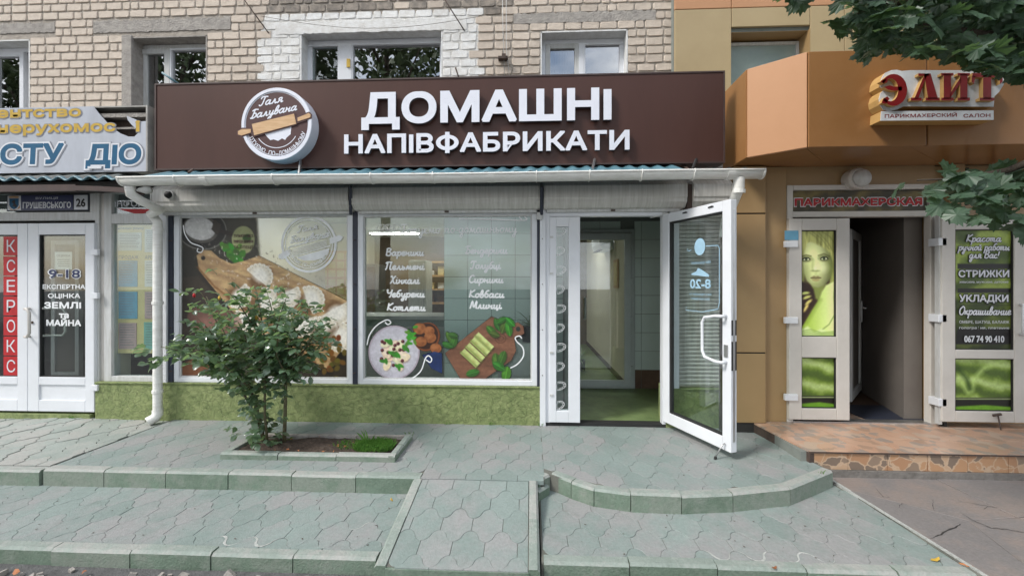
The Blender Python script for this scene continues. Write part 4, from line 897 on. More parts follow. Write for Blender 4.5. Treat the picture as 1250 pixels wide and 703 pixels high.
mb = MB(DM); mb.tube([(LW-.07, -.083, .022), (LW-.071, -.089, -.0)], .011, 8); mb.build('stop_foot', 'dark', dl)
for u in (.30, .60):
    mb = MB(DM); mb.box(u-.03, u+.03, -.003, 0, DZ1-.035, DZ1-.025); mb.tube([(u-.02, -.004, DZ1-.03), (u+.02, -.006, DZ1-.026)], .006, 6); mb.build('drain_cap', 'dark', dl)
mb = MB(Matrix.Identity(4)); mb.tube([tuple(DM @ Vector((.02, -.01, DZ1-.005))), (H_.x-.12, 4.085, DZ1-.03)], .006, 5); mb.build('closer_arm', 'pvc_old', dl)
# blue film on the glass: seen from behind, so mirrored
mb = MB(DM @ Matrix.Translation((0, .026, 0)))
cu, cz = LW*.56, 1.735; mb.add([(cu, 0, cz)]+[(cu+.062*math.cos(a), 0, cz+.075*math.sin(a)) for a in np.linspace(0, 6.283, 33)[:-1]], [(0, i+1, (i+1) % 32+1) for i in range(32)])
ribbon(mb, [(cu-.1, cz-.02), (cu-.13, cz-.03), (cu-.15, cz-.02), (cu-.14, cz-.005)], .006, -.001); ribbon(mb, [(cu+.07, cz), (cu+.20, cz-.005), (cu+.215, cz-.03), (cu+.215, 1.25), (cu+.2, 1.2), (cu+.05, 1.17)], .007, -.001)
ribbon(mb, [(cu-.16, 1.20), (cu-.17, 1.17), (cu+.05, 1.165)], .005, -.001)
def mtext(mb, s, u0, u1, zb, zc, off=.02, y=0):
    vs, fs = text_fit(s, 0, u1-u0, zb, zc, off); return mb.add([(u1-a, y-l*2.5e-5, b) for a, b, l in vs], [f[::-1] for f in fs])
mtext(mb, '8-20', cu-.115, cu+.125, 1.37, 1.455, .03, -.0012); mtext(mb, 'Ми працюємо', cu-.1, cu+.12, 1.585, 1.61, .0, -.0012)
mtext(mb, 'без перерви та', cu-.12, cu+.13, 1.31, 1.33, .0, -.0012); mtext(mb, 'без вихідних', cu-.1, cu+.11, 1.27, 1.29, .0, -.0012)
mb.add([(cu-.1, -.001, 1.49), (cu+.1, -.001, 1.47), (cu+.11, -.001, 1.485), (cu+.03, -.001, 1.53), (cu-.02, -.001, 1.55), (cu-.04, -.001, 1.52), (cu-.1, -.001, 1.50)], [(0, 1, 2, 3, 4, 5, 6)])
mb.build('opening_hours_film', 'decal_blue', dl)
# --- shutter boxes
def shutter_box(px0, px1, label):
    x0, x1 = PY(px0, 240, 3.98)[0], PY(px1, 240, 3.98)[0]; z0, z1 = 2.135, 2.40; yf = 3.96
    o = thing('roller_shutter', label, 'roller shutter', ((x0+x1)/2, 4.05, z0), 'roller shutters over the food shop front')
    prof = [(4.128, z1), (yf+.06, z1), (yf, z1-.05), (yf, z0+.10), (yf+.012, z0+.085), (yf+.012, z0+.055), (yf+.06, z0+.012), (yf+.085, z0+.004), (4.128, z0+.004)]
    mb = MB(); mb.prism(prof, x0+.012, x1-.012, 'x'); mb.build('box_cover', 'shutter', o, bevel=.003)
    for xx in (x0, x1-.011): mb = MB(); mb.prism([(a+(-.006 if a < 4.1 else 0), b) for a, b in prof], xx, xx+.0115, 'x'); mb.build('end_cap', 'shutter', o)
    B(x0+.03, x1-.03, 4.062, 4.10, z0-.022, z0+.006, 'end_slat', 'pvc_old', o, .002)
    B((x0+x1)/2-.02, (x0+x1)/2+.02, 4.05, 4.062, z0-.018, z0-.002, 'lock', 'rust', o)
    return o, x0, x1
shutter_box(186, 426, 'white roller shutter box over the window with the dumpling board picture')
shutter_box(430, 659, 'white roller shutter box over the window with the handwritten menu')
shutter_box(664, 838, 'streaked white roller shutter box over the open doorway')
o4, s0, s1 = shutter_box(846, 893, 'roller shutter with its curtain let down, seen through the open glass door')
xa4, xb4 = PY(829, 350, 4.14)[0], PY(892, 350, 4.14)[0]
z = .40; k = 0
while z < 2.13:
    mb = MB(); mb.prism([(4.16, z), (4.145, z+.004), (4.138, z+.02), (4.143, z+.034), (4.16, z+.038)], xa4, xb4, 'x'); mb.build('shutter_slat', 'shutter', o4); z += .0395
plinth('plinth', 809, 893, 473, shop, X0=PY(812, 480, 4.1)[0]+.002)
B(xa4-.09, xb4+.01, 4.165, 4.34, .386, 2.14, 'side_wall', 'cream_wall', shop)
for px in (428, 661):
    mb = MB(); mb.tube([PY(px, 228, 3.9), PY(px, 240, 3.95), PY(px, 262, 4.04), ], .016, 6); mb.build('cable_duct', 'navy', shop)
B(PY(839, 240, 4.0)[0], PY(845, 240, 4.0)[0], 4.0, 4.12, 2.12, 2.36, 'gap_filler', 'rust', shop)
B(PY(655, 260, 4.05)[0], PY(662, 260, 4.05)[0], 4.03, 4.09, 2.04, 2.11, 'junction_box', 'pvc_old', shop, .004)
# --- vestibule and room behind
rm = B(-3.6, 1.95, YF+.08, 9.4, -.04, .025, 'shop_floor', 'green_floor'); structure(rm)
room = structure(B(-3.62, 1.27, 9.4, 9.5, .0, 2.5, 'shop_rear_wall', 'brown_wall'))
structure(B(-3.7, -3.62, 4.34, 9.5, .0, 2.5, 'shop_side_wall', 'cream_wall')); structure(B(1.27, 1.33, 5.56, 9.5, .0, 2.5, 'shop_inner_wall', 'cream_wall'))
structure(B(-3.7, 2.0, 4.345, 9.5, 2.47, 2.55, 'shop_ceiling', 'plaster_white'))
B(1.255, 1.27, 5.6, 9.4, .025, .10, 'skirting_board', 'rust', bpy.data.objects['shop_inner_wall'])
vt = MB(); ox0, ox1, oz1 = .42, 1.365, 2.12
wall_cells(vt, -.98, 1.95, .025, 2.47, 5.50, 5.56, [(ox0, ox1, .025, oz1)]); vt.box(1.95, 2.0, 4.345, 5.56, .025, 2.47); vt.box(.36, .40, 4.345, 5.50, .025, 2.47)
vt = structure(vt.build('vestibule_wall', 'grout'))
for i in range(-1, 11):
    for j in range(10):
        x0 = -.97+i*.27+.27; z0 = .03+j*.245; x1 = x0+.264; z1 = z0+.239
        if x1 > 1.95: x1 = 1.949
        if z1 > 2.465 or x1-x0 < .03: continue
        if x0 < ox1 and x1 > ox0 and z0 < oz1:
            if x0 < ox0-.03: x1 = ox0-.003
            elif x1 > ox1+.03: x0 = ox1+.003
            elif z1 > oz1+.03: z0 = oz1+.003
            else: continue
            if z0 < oz1 and x0 < ox1 and x1 > ox0 and x1-x0 > .28: continue
        B(x0, x1, 5.49, 5.501, z0, z1, 'wall_tile', 'dark_floor' if j == 0 else 'wall_tile', vt)
ptn = structure(B(-.98, .36, 4.62, 4.66, .025, 2.47, 'tiled_partition', 'grout'))
for i in range(5):
    for j in range(10): B(-.975+i*.268, -.975+i*.268+.262, 4.61, 4.621, .03+j*.243, .03+j*.243+.237, 'wall_tile', 'wall_tile', ptn)
# inner glazed door of the vestibule
idr = thing('inner_door', 'grey-green framed glass inner door at the back of the tiled vestibule', 'door', ((ox0+ox1)/2, 5.47, .025))
mb = MB(); frame_boxes(mb, ox0, ox1, .03, oz1, .05, 5.45, 5.52); mb.build('door_frame', 'grey_pvc', idr, bevel=.004)
mb = MB(); frame_boxes(mb, ox0+.055, ox1-.055, .06, oz1-.055, .085, 5.42, 5.47); lf_ = mb.build('door_leaf', 'grey_pvc', idr, bevel=.004)
B(ox0+.13, ox1-.13, 5.44, 5.446, .13, oz1-.13, 'pane', 'glass', idr)
mb = MB(); hx = ox0+.40; hx = PY(714, 350, 5.4)[0]; mb.tube([(hx, 5.42, 1.52-.3), (hx, 5.36, 1.52-.3), (hx-.0, 5.35, 1.2), (hx, 5.36, .95), (hx, 5.42, .95)], .014, 8); mb.build('handle', 'grey_pvc', idr, smooth=True)
for z in (.25, .9, 1.4, 1.85): B(ox1-.065, ox1-.03, 5.40, 5.452, z, z+.08, 'hinge', 'grey_pvc', idr, .003)
# what stands inside
ac = thing('air_conditioner', 'white wall air conditioner high on the cream wall beyond the inner door', 'air conditioner', (1.16, 6.7, 1.95))
mb = MB(); mb.prism([(1.268, 1.93), (1.268, 2.24), (1.08, 2.24), (1.05, 2.20), (1.05, 2.02), (1.10, 1.93)], -7.15, -6.35, 'y'); mb.build('casing', 'pvc', ac, bevel=.01); B(1.06, 1.12, 6.42, 7.08, 1.925, 1.935, 'louvre', 'dark', ac)
pc = thing('framed_picture', 'small brown framed picture on the cream wall beyond the inner door', 'picture', (1.25, 6.1, 1.35)); B(1.245, 1.268, 5.98, 6.26, 1.34, 1.76, 'frame', 'wood_print', pc); B(1.243, 1.246, 6.01, 6.23, 1.38, 1.72, 'image', 'cream_paper', pc)
ct = thing('display_counter', 'grey-white display counter inside behind the menu window', 'counter', (-1.7, 5.7, .025))
B(-2.55, -1.02, 5.4, 6.0, .03, .84, 'body', 'cabinet', ct, .006); B(-2.58, -1.0, 5.36, 6.03, .93, .98, 'top', 'cabinet', ct, .006); B(-2.55, -1.02, 5.42, 5.43, .84, .93, 'front_glass', 'glass_frost', ct)
sh = thing('wall_shelves', 'brown wooden shelves on the rear wall of the food shop', 'shelves', (-1.8, 9.2, .9))
for z in (.95, 1.25, 1.55, 1.85): B(-2.6, -.8, 8.9, 9.38, z, z+.04, 'shelf', 'wood_print', sh)
for z, nn in ((.99, 7), (1.29, 8), (1.59, 6)):
    for k in range(nn): B(-2.5+k*.22, -2.5+k*.22+.13, 9.05, 9.2, z, z+random.uniform(.08, .2), 'package', random.choice(['cream_paper', 'paper', 'dark_floor', 'paper_pink']), sh)
B(-2.7, -.7, 9.36, 9.395, .5, 2.1, 'back_panel', 'dark_floor', sh)
fz = thing('refrigerator', 'pale upright refrigerator inside the shop, left of the wooden shelves', 'refrigerator', (-2.2, 7.9, .03)); B(-2.35, -2.0, 7.8, 8.3, .03, 1.85, 'body', 'cabinet', fz, .02); B(-2.34, -2.01, 7.78, 7.8, .1, 1.80, 'fridge_door', 'pvc_old', fz, .01); B(-2.05, -2.03, 7.75, 7.78, .9, 1.3, 'handle', 'metal', fz)
cab = thing('tall_cabinet', 'dark tall cabinet inside the shop at the left of the menu window', 'cabinet', (-3.1, 7.4, .03)); B(-3.45, -2.75, 7.2, 7.7, .03, 1.75, 'carcass', 'dim_wall', cab, .01); B(-3.43, -3.11, 7.18, 7.2, .1, 1.7, 'cabinet_door', 'dark_floor', cab); B(-3.09, -2.77, 7.18, 7.2, .1, 1.7, 'cabinet_door', 'dark_floor', cab)
mb_ = thing('menu_board', 'beige menu board with rows of small cards inside the left display window', 'board', (-2.5, 7.1, 1.2))
x0, x1, z0, z1 = RC(388, 306, 432, 372, 7.1); B(x0, x1, 7.1, 7.12, z0, z1, 'panel', 'wood_light', mb_)
B(x0-.5, x1+.12, 7.125, 7.2, .03, 2.46, 'panel_wall', 'cream_wall', mb_)
for i in range(4):
    for j in range(6): B(x0+.04+i*(x1-x0)/4.2, x0+.04+(i+.8)*(x1-x0)/4.2, 7.094, 7.1, z0+.03+j*(z1-z0)/6.2, z0+.03+(j+.75)*(z1-z0)/6.2, 'card', 'cream_paper', mb_)
for (x, y, lb) in ((-2.75, 8.2, 'lit ceiling lamp seen high in the left half of the menu window'), (-.95, 8.2, 'lit ceiling lamp in the food shop, right of the other one in the menu window'), (.4, 7.6, 'lit ceiling lamp in the food shop beyond the inner door'), (-2.6, 5.7, 'lit ceiling lamp in the food shop, behind the left display window')):
    l = thing('ceiling_lamp', lb, 'lamp', (x, y, 2.38), 'strip lamps on the shop ceiling'); B(x-.5, x+.5, y-.09, y+.09, 2.42, 2.47, 'housing', 'pvc', l); B(x-.48, x+.48, y-.07, y+.07, 2.405, 2.42, 'diffuser', 'lit_tube', l)
def spiky(x, y, z, label, n=26, L=.3):
    p = thing('potted_plant', label, 'plant', (x, y, z)); mb = MB(); mb.prism([(x+.09*math.cos(a), y+.09*math.sin(a)) for a in np.linspace(0, 6.28, 13)[:-1]], z, z+.16); mb.build('pot', 'dark', p)
    mb = MB()
    for k in range(n):
        a = k*2.4; e = random.uniform(.2, 1.2); l = L*random.uniform(.7, 1.1); q = []
        for t in (0, .35, .7, 1): q.append((x+l*t*math.cos(a)*math.cos(e*(1-.3*t)), y+l*t*math.sin(a)*math.cos(e*(1-.3*t)), z+.16+l*(t*math.sin(e)-.35*t*t)))
        w_ = .012
        mb.add([(c[0]-w_*math.sin(a)*(1-t), c[1]+w_*math.cos(a)*(1-t), c[2]) for c, t in zip(q, (0.2, .1, .4, .98))]+[(c[0]+w_*math.sin(a)*(1-t), c[1]-w_*math.cos(a)*(1-t), c[2]) for c, t in zip(q, (0.2, .1, .4, .98))], [(i, i+1, i+5, i+4) for i in range(3)])
    mb.build('foliage', 'rose_leaf', p); return p
B(-.35, .2, 4.36, 4.58, .03, .78, 'stand', 'cabinet', None); tag(bpy.data.objects['stand'], 'grey-white low cabinet just inside the menu window, carrying a spiky plant', 'cabinet')
spiky(.0, 4.47, .785, 'spiky dracaena in a dark pot behind the wooden board picture in the menu window', L=.34); spiky(.78, 6.6, .03, 'spiky plant on a stool, seen through the inner door', L=.4, n=30)
# ------------------------------------------------------------------ printed film on the windows
P1 = Paint(221, 264, 424, 465, 1.25); nzz = P1.noise(14, 3); nf = P1.noise(3, 5)
bgm = P1.poly([(215, 258), (313, 258), (318, 330), (300, 400), (430, 440), (430, 470), (215, 470)], soft=2)
P1.put(bgm, np.stack([.11+.10*nzz, .105+.09*nzz, .09+.06*nzz], -1), .93)
P1.put(P1.poly([(300, 330), (430, 400), (430, 470), (215, 470), (215, 340)]), np.stack([.13+.13*nzz, .11+.10*nzz, .09+.07*nzz], -1), .9)
P1.put(P1.ell(246, 280, 31, 25, 10), (.42, .42, .40)); P1.put(P1.ell(246, 280, 29.5, 23.5, 10), (.07, .065, .055)); P1.put(P1.ell(245, 279.5, 22, 17, 12), (.30, .29, .27)); P1.put(P1.ell(244, 279, 19, 14, 12), np.stack([.62+.2*nf]*3, -1)); P1.put(P1.ell(242, 281, 13, 9, 12, 3), (.76, .76, .75), .6)
P1.put(P1.line([(262, 272), (270, 282), (288, 288)], 5), (.13, .09, .07)); P1.put(P1.poly([(262, 268), (270, 274), (266, 288), (258, 280)]), (.18, .15, .12)); P1.put(P1.ell(297, 293, 14, 17, 0), (.58, .60, .42))
for a in range(0, 26):
    r = np.random.default_rng(a); P1.put(P1.ell(286+r.normal()*8, 308+r.normal()*6, 5, 3, r.uniform(0, 180)), (.12+r.random()*.15, .30+r.random()*.22, .08))
board = [(240, 312), (247, 305), (258, 306), (268, 315), (283, 322), (300, 318), (316, 312), (326, 317), (424, 367), (426, 415), (400, 450), (385, 443), (300, 400), (255, 345), (243, 330)]
P1.put(P1.poly([(x+3, y+6) for x, y in board], 5), (.05, .04, .03), .8)
gr_ = P1.noise(26, 9, sx=.55, sy=4.0); u_ = (P1.X*.45+P1.Y*-.9); st = .5+.5*np.sin(u_*.55+8*gr_)
P1.put(P1.poly(board), np.stack([.66+.16*st*gr_*1.3, .53+.17*st*gr_*1.3, .38+.16*st*gr_], -1)); P1.put(P1.line([(241, 326), (262, 350), (385, 442)], 2.5, 1), (.42, .26, .12), .7)
P1.put(P1.ell(248, 315, 2.6, 2.6), (.12, .08, .06)); P1.put(np.clip((nf-.66)*9, 0, 1)*P1.ell(320, 335, 70, 26, 25, 12), (.93, .90, .86), .8)
def dumpling(cx, cy, r, rot):
    P1.put(P1.ell(cx+2, cy+3, r*1.1, r*.8, rot, 3), (.30, .18, .09), .6); a0 = math.radians(rot); body = [(cx+r*1.15*math.cos(a0+t), cy+r*1.15*math.sin(a0+t)*.95) for t in np.linspace(-1.75, 1.75, 16)]
    P1.put(P1.poly(body), (.86, .83, .76))
    P1.put(P1.ell(cx+r*.15*math.cos(a0), cy+r*.15*math.sin(a0), r*.7, r*.55, rot+90, 2.5), (.93, .92, .89), .8)
    for t in np.linspace(-1.6, 1.6, 11): x, y = cx+r*1.08*math.cos(a0+t), cy+r*1.08*math.sin(a0+t)*.95; P1.put(P1.ell(x, y, 1.5, 1.5), (.95, .94, .91)); P1.put(P1.line([(x, y), (x-(x-cx)*.16, y-(y-cy)*.16)], .7), (.62, .56, .46), .7)
for d in [(316, 338, 15, -50), (290, 360, 15, 40), (322, 368, 16, 0), (350, 360, 15, 60), (378, 366, 16, -20), (371, 394, 16, 70), (409, 380, 17, 60), (394, 403, 16, -30), (413, 411, 17, 20), (340, 392, 15, 10), (303, 388, 15, 120)]: dumpling(*d)
P1.put(P1.ell(262, 392, 34, 19, 10), (.50, .33, .29), .6); P1.put(P1.poly([(222, 445), (250, 430), (285, 440), (260, 452), (222, 462)]), (.50, .30, .18), .8); P1.put(P1.ell(262, 398, 22, 12, 5, 4), (.60, .43, .38), .5)
for a in range(26):
    r = np.random.default_rng(90+a); x, y = 404+r.normal()*9, 436+r.normal()*12; P1.put(P1.ell(x, y, 4, 3, r.uniform(0, 180)), (.30+.2*r.random(), .24+.12*r.random(), .12))
P1.build('dumpling_picture', YW-.003, w1[0])
mb = MB(); yy = YW-.006
def pxl(pts, y=yy): return [(PY(a, b, y)[0], PY(a, b, y)[2]) for a, b in pts]
mpx = 4.1/F
for r0, r1 in ((36, 33), (31, 30)):
    c0 = PY(377, 298, yy); q = [(c0[0]+(r0+r1)/2*mpx*math.cos(a), c0[2]+(r0+r1)/2*mpx*math.sin(a)) for a in np.linspace(0, 6.2832, 60)]; ribbon(mb, q, (r0-r1)*mpx, yy)
script(mb, 'Галя', PY(362, 0, yy)[0], PY(388, 0, yy)[0], PY(375, 284, yy)[2], 4.2*mpx, .011, yy-.001, rise=.18); script(mb, 'Балувана', PY(353, 0, yy)[0], PY(402, 0, yy)[0], PY(375, 297, yy)[2], 4.2*mpx, .011, yy-.001, rise=.18)
def quadp(mb, pts, y): mb.add([(a, y, b) for a, b in pxl(pts, y)], [tuple(range(len(pts)))[::-1]])
def outlinep(mb, pts, wd, y): ribbon(mb, pxl(pts+[pts[0]], y), wd, y)
outlinep(mb, [(352, 302), (400, 289), (403, 300), (355, 314)], .010, yy-.002); quadp(mb, [(340, 311), (351, 305), (354, 311), (345, 317), (340, 315)], yy-.0022); quadp(mb, [(402, 291), (414, 287), (419, 289), (416, 294), (403, 298)], yy-.0022)
for k in range(5): ribbon(mb, pxl([(357, 305+k*1.6), (399, 293+k*1.6)], yy), .005, yy-.0024)
quadp(mb, [(362, 314), (402, 303), (401, 308), (394, 315), (384, 318), (372, 318), (365, 316)], yy-.002)
def arc_text(mb, s, cx, cz, r, a0, a1, h, y, off=.03):
    n = len(s)
    for k, ch in enumerate(s):
        if ch == ' ': continue
        a = a0+(a1-a0)*(k+.5)/n; vs, fs = text_fit(ch, -h*.38, h*.38, -h/2, h/2, off); th = a+math.pi/2
        mb.add([(cx+r*math.cos(a)+p*math.cos(th)-u*math.sin(th), y-l*2.5e-5, cz+r*math.sin(a)+p*math.sin(th)+u*math.cos(th)) for p, u, l in vs], fs)
mb.build('emblem_film', 'decal', w1[0]); mb = MB(); c0 = PY(377, 298, yy); arc_text(mb, 'ГОТУЄМО ПО-ДОМАШНЬОМУ', c0[0], c0[2], 26.5*mpx, R(197), R(343), .033, yy-.003)
ribbon(mb, pxl(smooth_line([(224, 275), (226, 286), (233, 296), (243, 300), (248, 303), (246, 308), (241, 307), (242, 303)]), yy), .011, yy-.002)
mb.build('film_lettering', 'decal', w1[0])
mb = MB(); 
for s_, z in (('ТІЛЬКИ ЦІЄЇ', 286), ('ПРИРОДНІ ДОБАВКИ', 293), ('ТА СПЕЦІЇ', 300)): put_text(mb, s_, PY(285, 0, yy)[0], PY(309, 0, yy)[0], PY(297, z+3.5, yy)[2], PY(297, z, yy)[2], yy, .02)
mb.build('seal_lettering', 'brown_print', w1[0])
# menu window
mb = MB(); wd = .0155
for s_, a, b, z in [('Вареники', 471, 519, 312), ('Пельмені', 470, 520, 329), ('Хінкалі', 476, 514, 346), ('Чебуреки', 471, 520, 362.5), ('Котлети', 472, 521, 379), ('Бендерики', 567, 621, 309.5), ('Голубці', 574, 613, 328), ('Сирники', 572, 616, 345), ('Ковбаси', 572, 617, 363), ('Млинці', 573, 614, 376.5)]:
    wb = MB(); script(wb, s_, PY(a, 0, yy)[0], PY(b-1.5, 0, yy)[0], PY((a+b)/2, z, yy)[2], 4.6*mpx, wd, yy, slant=.12); wb.build('menu_word', 'decal', w2[0])
for sp in ([(448, 421), (451, 409), (459, 398), (470, 391), (475, 391), (477, 394), (473, 396), (470, 393)], [(492, 465), (504, 461), (514, 452), (519, 438), (523, 434), (527, 438), (525, 442), (520, 439)], [(623, 449), (632, 444), (639, 434), (638, 424), (631, 417), (629, 412), (634, 410), (637, 413)], [(560, 267), (600, 268), (640, 269), (641, 265), (637, 262), (634, 265), (637, 268)]):
    wb = MB(); ribbon(wb, pxl(smooth_line(sp), yy), .012, yy-.001); wb.build('curl', 'decal', w2[0])
wb = MB(); script(wb, 'Готуємо', PY(489, 0, yy)[0], PY(538, 0, yy)[0], PY(515, 285, yy)[2], 5.6*mpx, .012, yy, slant=.05); wb.build('heading_word', 'decal', w2[0]); wb = MB(); script(wb, 'по-домашньому', PY(543, 0, yy)[0], PY(631, 0, yy)[0], PY(590, 284, yy)[2], 5.6*mpx, .012, yy, slant=.05); wb.build('heading_word', 'decal', w2[0])
for cx in (466, 474, 482):
    a_ = [(cx+8*math.cos(t), 283-9*math.sin(t)) for t in np.linspace(.3, 2.8, 10)]; ribbon(mb, pxl(a_, yy), .005, yy); ribbon(mb, pxl([a_[0], (cx, 288), a_[-1]], yy), .005, yy-.0005)
    for p in a_[1:-1:2]: ribbon(mb, pxl([p, (cx, 287)], yy), .003, yy-.0008)
mb.build('dumpling_outline', 'decal', w2[0])
P2 = Paint(444, 386, 541, 469, 1.7); nf = P2.noise(4, 11); n2 = P2.noise(10, 12)
P2.put(P2.ell(481, 430, 31.5, 33), np.stack([.70+.06*nf, .69+.06*nf, .73+.06*nf], -1)); P2.put(P2.ell(481, 430, 31.5, 33)-P2.ell(481, 430, 29.5, 31), (.58, .52, .56), .6); P2.put(P2.ell(481, 430, 24, 25, 0, 3), (.76, .76, .79), .6)
r = np.random.default_rng(5)
for k in range(15): x, y = 481+r.normal()*9, 431+r.normal()*9; P2.put(P2.ell(x+.8, y+1.2, 7, 4.5, k*37, 1), (.45, .36, .30), .4); P2.put(P2.ell(x, y, 7, 4.5, k*37), (.84+.08*r.random(), .78+.08*r.random(), .70)); P2.put(P2.ell(x-1, y-1, 3.5, 2, k*37, 1), (.92, .87, .80), .7)
for k in range(17): x, y = 481+r.normal()*12, 431+r.normal()*11; P2.put(P2.ell(x, y, 2.1, 2.1), (.26, .07, .10)); P2.put(P2.ell(x-.6, y-.6, .7, .7), (.6, .35, .38))
for x, y in ((475, 418), (479, 431), (484, 434), (495, 426), (469, 440), (487, 448)):
    for k in range(3): P2.put(P2.ell(x+k*2.2-2, y+r.normal()*1.2, 4, 1.9, r.uniform(0, 90)), (.22, .46+.1*r.random(), .16))
P2.put(P2.ell(521, 411, 16, 18, 20), (.44, .24, .13)); P2.put(P2.ell(520.5, 410.5, 14, 16, 20), (.20, .11, .07))
for x, y, a in ((512, 401, 8), (524, 404, 6.5), (525, 412, 7.5), (514, 417, 7), (532, 425, 7)):
    P2.put(P2.ell(x+.6, y+1, a, a*.9, 0, 1), (.13, .07, .04), .8); P2.put(P2.ell(x, y, a, a*.88), np.stack([.40+.30*nf, .22+.22*nf, .11+.14*nf], -1)); P2.put(P2.ell(x-1.5, y-1.8, a*.5, a*.4, 0, 2), (.66, .44, .28), .5)
for k in range(16): P2.put(P2.ell(502+r.normal()*3.5, 411+r.normal()*5, 3.6, 1.8, r.uniform(0, 180)), (.20+.15*r.random(), .46+.2*r.random(), .16))
P2.put(P2.poly([(515, 433), (530, 429), (540, 431), (540, 456), (527, 450)]), np.stack([.07+.07*n2, .14+.09*n2, .30+.15*n2], -1), .95)
P2.build('plate_picture', YW-.003, w2[0])
P3 = Paint(540, 374, 646, 470, 1.7); nf = P3.noise(4, 21); gr_ = P3.noise(20, 22, sx=.6, sy=3)
bd = [(543, 431), (600, 386), (608, 389), (624, 396), (632, 393), (639, 398), (640, 407), (633, 411), (628, 414), (630, 428), (624, 440), (598, 458), (584, 468), (566, 469)]
P3.put(P3.poly([(x+1, y+2) for x, y in bd], 2), (.10, .07, .06), .7); P3.put(P3.poly(bd), np.stack([.33+.24*gr_, .22+.17*gr_, .165+.13*gr_], -1)); P3.put(P3.ell(632.5, 401.5, 2.8, 3), (.16, .18, .17)); P3.put(P3.ell(611, 413, 7, 6)-P3.ell(611, 413, 6, 5), (.27, .16, .11), .6); P3.put(P3.ell(611, 413, 4, 3.4)-P3.ell(611, 413, 3.2, 2.6), (.27, .16, .11), .6)
for k, (x, y) in enumerate(((591, 417), (586, 423), (580, 430), (574, 437))):
    c, s = math.cos(.75), math.sin(.75); L, wv = 13, 3.9; P3.put(P3.poly([(x-L*c-wv*-s+1, y-L*s-wv*c+2), (x+L*c+wv*s+1, y+L*s-wv*c+2), (x+L*c-wv*s+1, y+L*s+wv*c+2), (x-L*c-wv*s+1, y-L*s+wv*c+2)], 1.2), (.15, .10, .06), .6)
    P3.put(P3.poly([(x-L*c+wv*s, y-L*s-wv*c), (x+L*c+wv*s, y+L*s-wv*c), (x+L*c-wv*s, y+L*s+wv*c), (x-L*c-wv*s, y-L*s+wv*c)]), np.stack([.68+.14*nf, .74+.12*nf, .44+.14*nf], -1)); P3.put(P3.line([(x-L*c-wv*.6*s, y-L*s+wv*.6*c), (x+L*c-wv*.6*s, y+L*s+wv*.6*c)], 2.6, 1.5), (.42, .48, .22), .75); P3.put(P3.ell(x+5*c, y+5*s, 2.4, 1.2, 40, 1), (.60, .56, .28), .5); P3.put(P3.ell(x-6*c, y-6*s, 2, 1, 40, 1), (.60, .56, .28), .5)
def leafp(P, x, y, a, b, rot, col):
    P.put(P.ell(x+.7, y+1, a, b, rot, 1), (.03, .06, .03), .6); P.put(P.ell(x, y, a, b, rot), col); c, s = math.cos(math.radians(rot)), math.sin(math.radians(rot)); P.put(P.line([(x-a*c, y-a*s), (x+a*c, y+a*s)], .8), tuple(min(1, q*1.5+.05) for q in col), .8)
    P.put(P.ell(x-b*.4, y-b*.5, a*.5, b*.3, rot, 1), tuple(min(1, q*1.5+.04) for q in col), .6)
for d in [(549, 412, 8, 4, 60), (554, 417, 8, 4.5, 110), (546, 421, 7, 4, 20), (553, 409, 6, 3.5, 10), (600, 404, 8, 4.5, 45), (607, 396, 8, 4, 70), (615, 399, 8, 4.5, 110), (621, 401, 9, 4.5, 80), (612, 391, 7, 3.6, 150), (604, 408, 6, 4, 20), (623, 393, 7, 4, 45), (606, 441, 10, 5.5, 80), (613, 437, 9, 5, 110), (618, 456, 9, 6, 100), (609, 447, 8, 5, 30), (577, 455, 8, 4.5, 165)]:
    leafp(P3, *d, (.15+.10*r.random(), .30+.14*r.random(), .12))
P3.build('board_picture', YW-.003, w2[0])
# ================================================================== ROOF, GUTTER, DOWNPIPES
YG = 3.62
def corrugated(name, x0, x1, y0, z0, y1, z1, pitch, amp, m, parent, thick=.004):
    mb = MB(); n = int((x1-x0)/pitch*8); vs = []
    for (y, z) in ((y0, z0), (y1, z1)):
        for i in range(n+1):
            x = x0+(x1-x0)*i/n; h = amp*math.cos(2*math.pi*x/pitch); h = amp*(1 if h > amp*.3 else -1 if h < -amp*.3 else h/amp/.3) if False else h; vs.append((x, y, z+h))
    for (y, z) in ((y0, z0-thick), (y1, z1-thick)):
        for i in range(n+1): x = x0+(x1-x0)*i/n; vs.append((x, y, z+amp*math.cos(2*math.pi*x/pitch)))
    N = n+1; mb.add(vs, [(i, i+1, N+i+1, N+i) for i in range(n)]+[(2*N+i+1, 2*N+i, 3*N+i, 3*N+i+1) for i in range(n)]+[(i, 2*N+i, 2*N+i+1, i+1) for i in range(n)]+[(N+i, N+i+1, 3*N+i+1, 3*N+i) for i in range(n)])
    return mb.build(name, m, parent, smooth=True)
GX0, GX1 = PY(150, 222, YG)[0], PY(930, 218, YG)[0]
canopy = thing('shop_canopy', 'teal corrugated sheet canopy showing between the brown sign and the white gutter', 'canopy', (-1, 3.9, 2.4))
xc1 = PY(823, 205, 3.9)[0]; xs = GX0+.25; k = 0
while xs < xc1-.05:
    xe = min(xs+1.12, xc1); corrugated('roof_sheet', xs-.03, xe, 3.59, 2.384+.003*(k % 2), 4.12, 2.604+.003*(k % 2), .130, .0115, 'teal_roof', canopy); xs = xe; k += 1
corrugated('roof_sheet', xc1, GX1-.14, 3.58, 2.388, 3.72, 2.398, .130, .013, 'dark_roof', canopy)
B(GX0+.2, GX1-.1, 3.66, 3.70, 2.33, 2.385, 'batten', 'rust', canopy)
for px in (250, 430, 662, 840): x = PY(px, 220, 3.8)[0]; mb = MB(); mb.tube([(x, 3.68, 2.375), (x, 4.32, 2.72)], .018, 4); mb.build('rafter', 'rust', canopy)
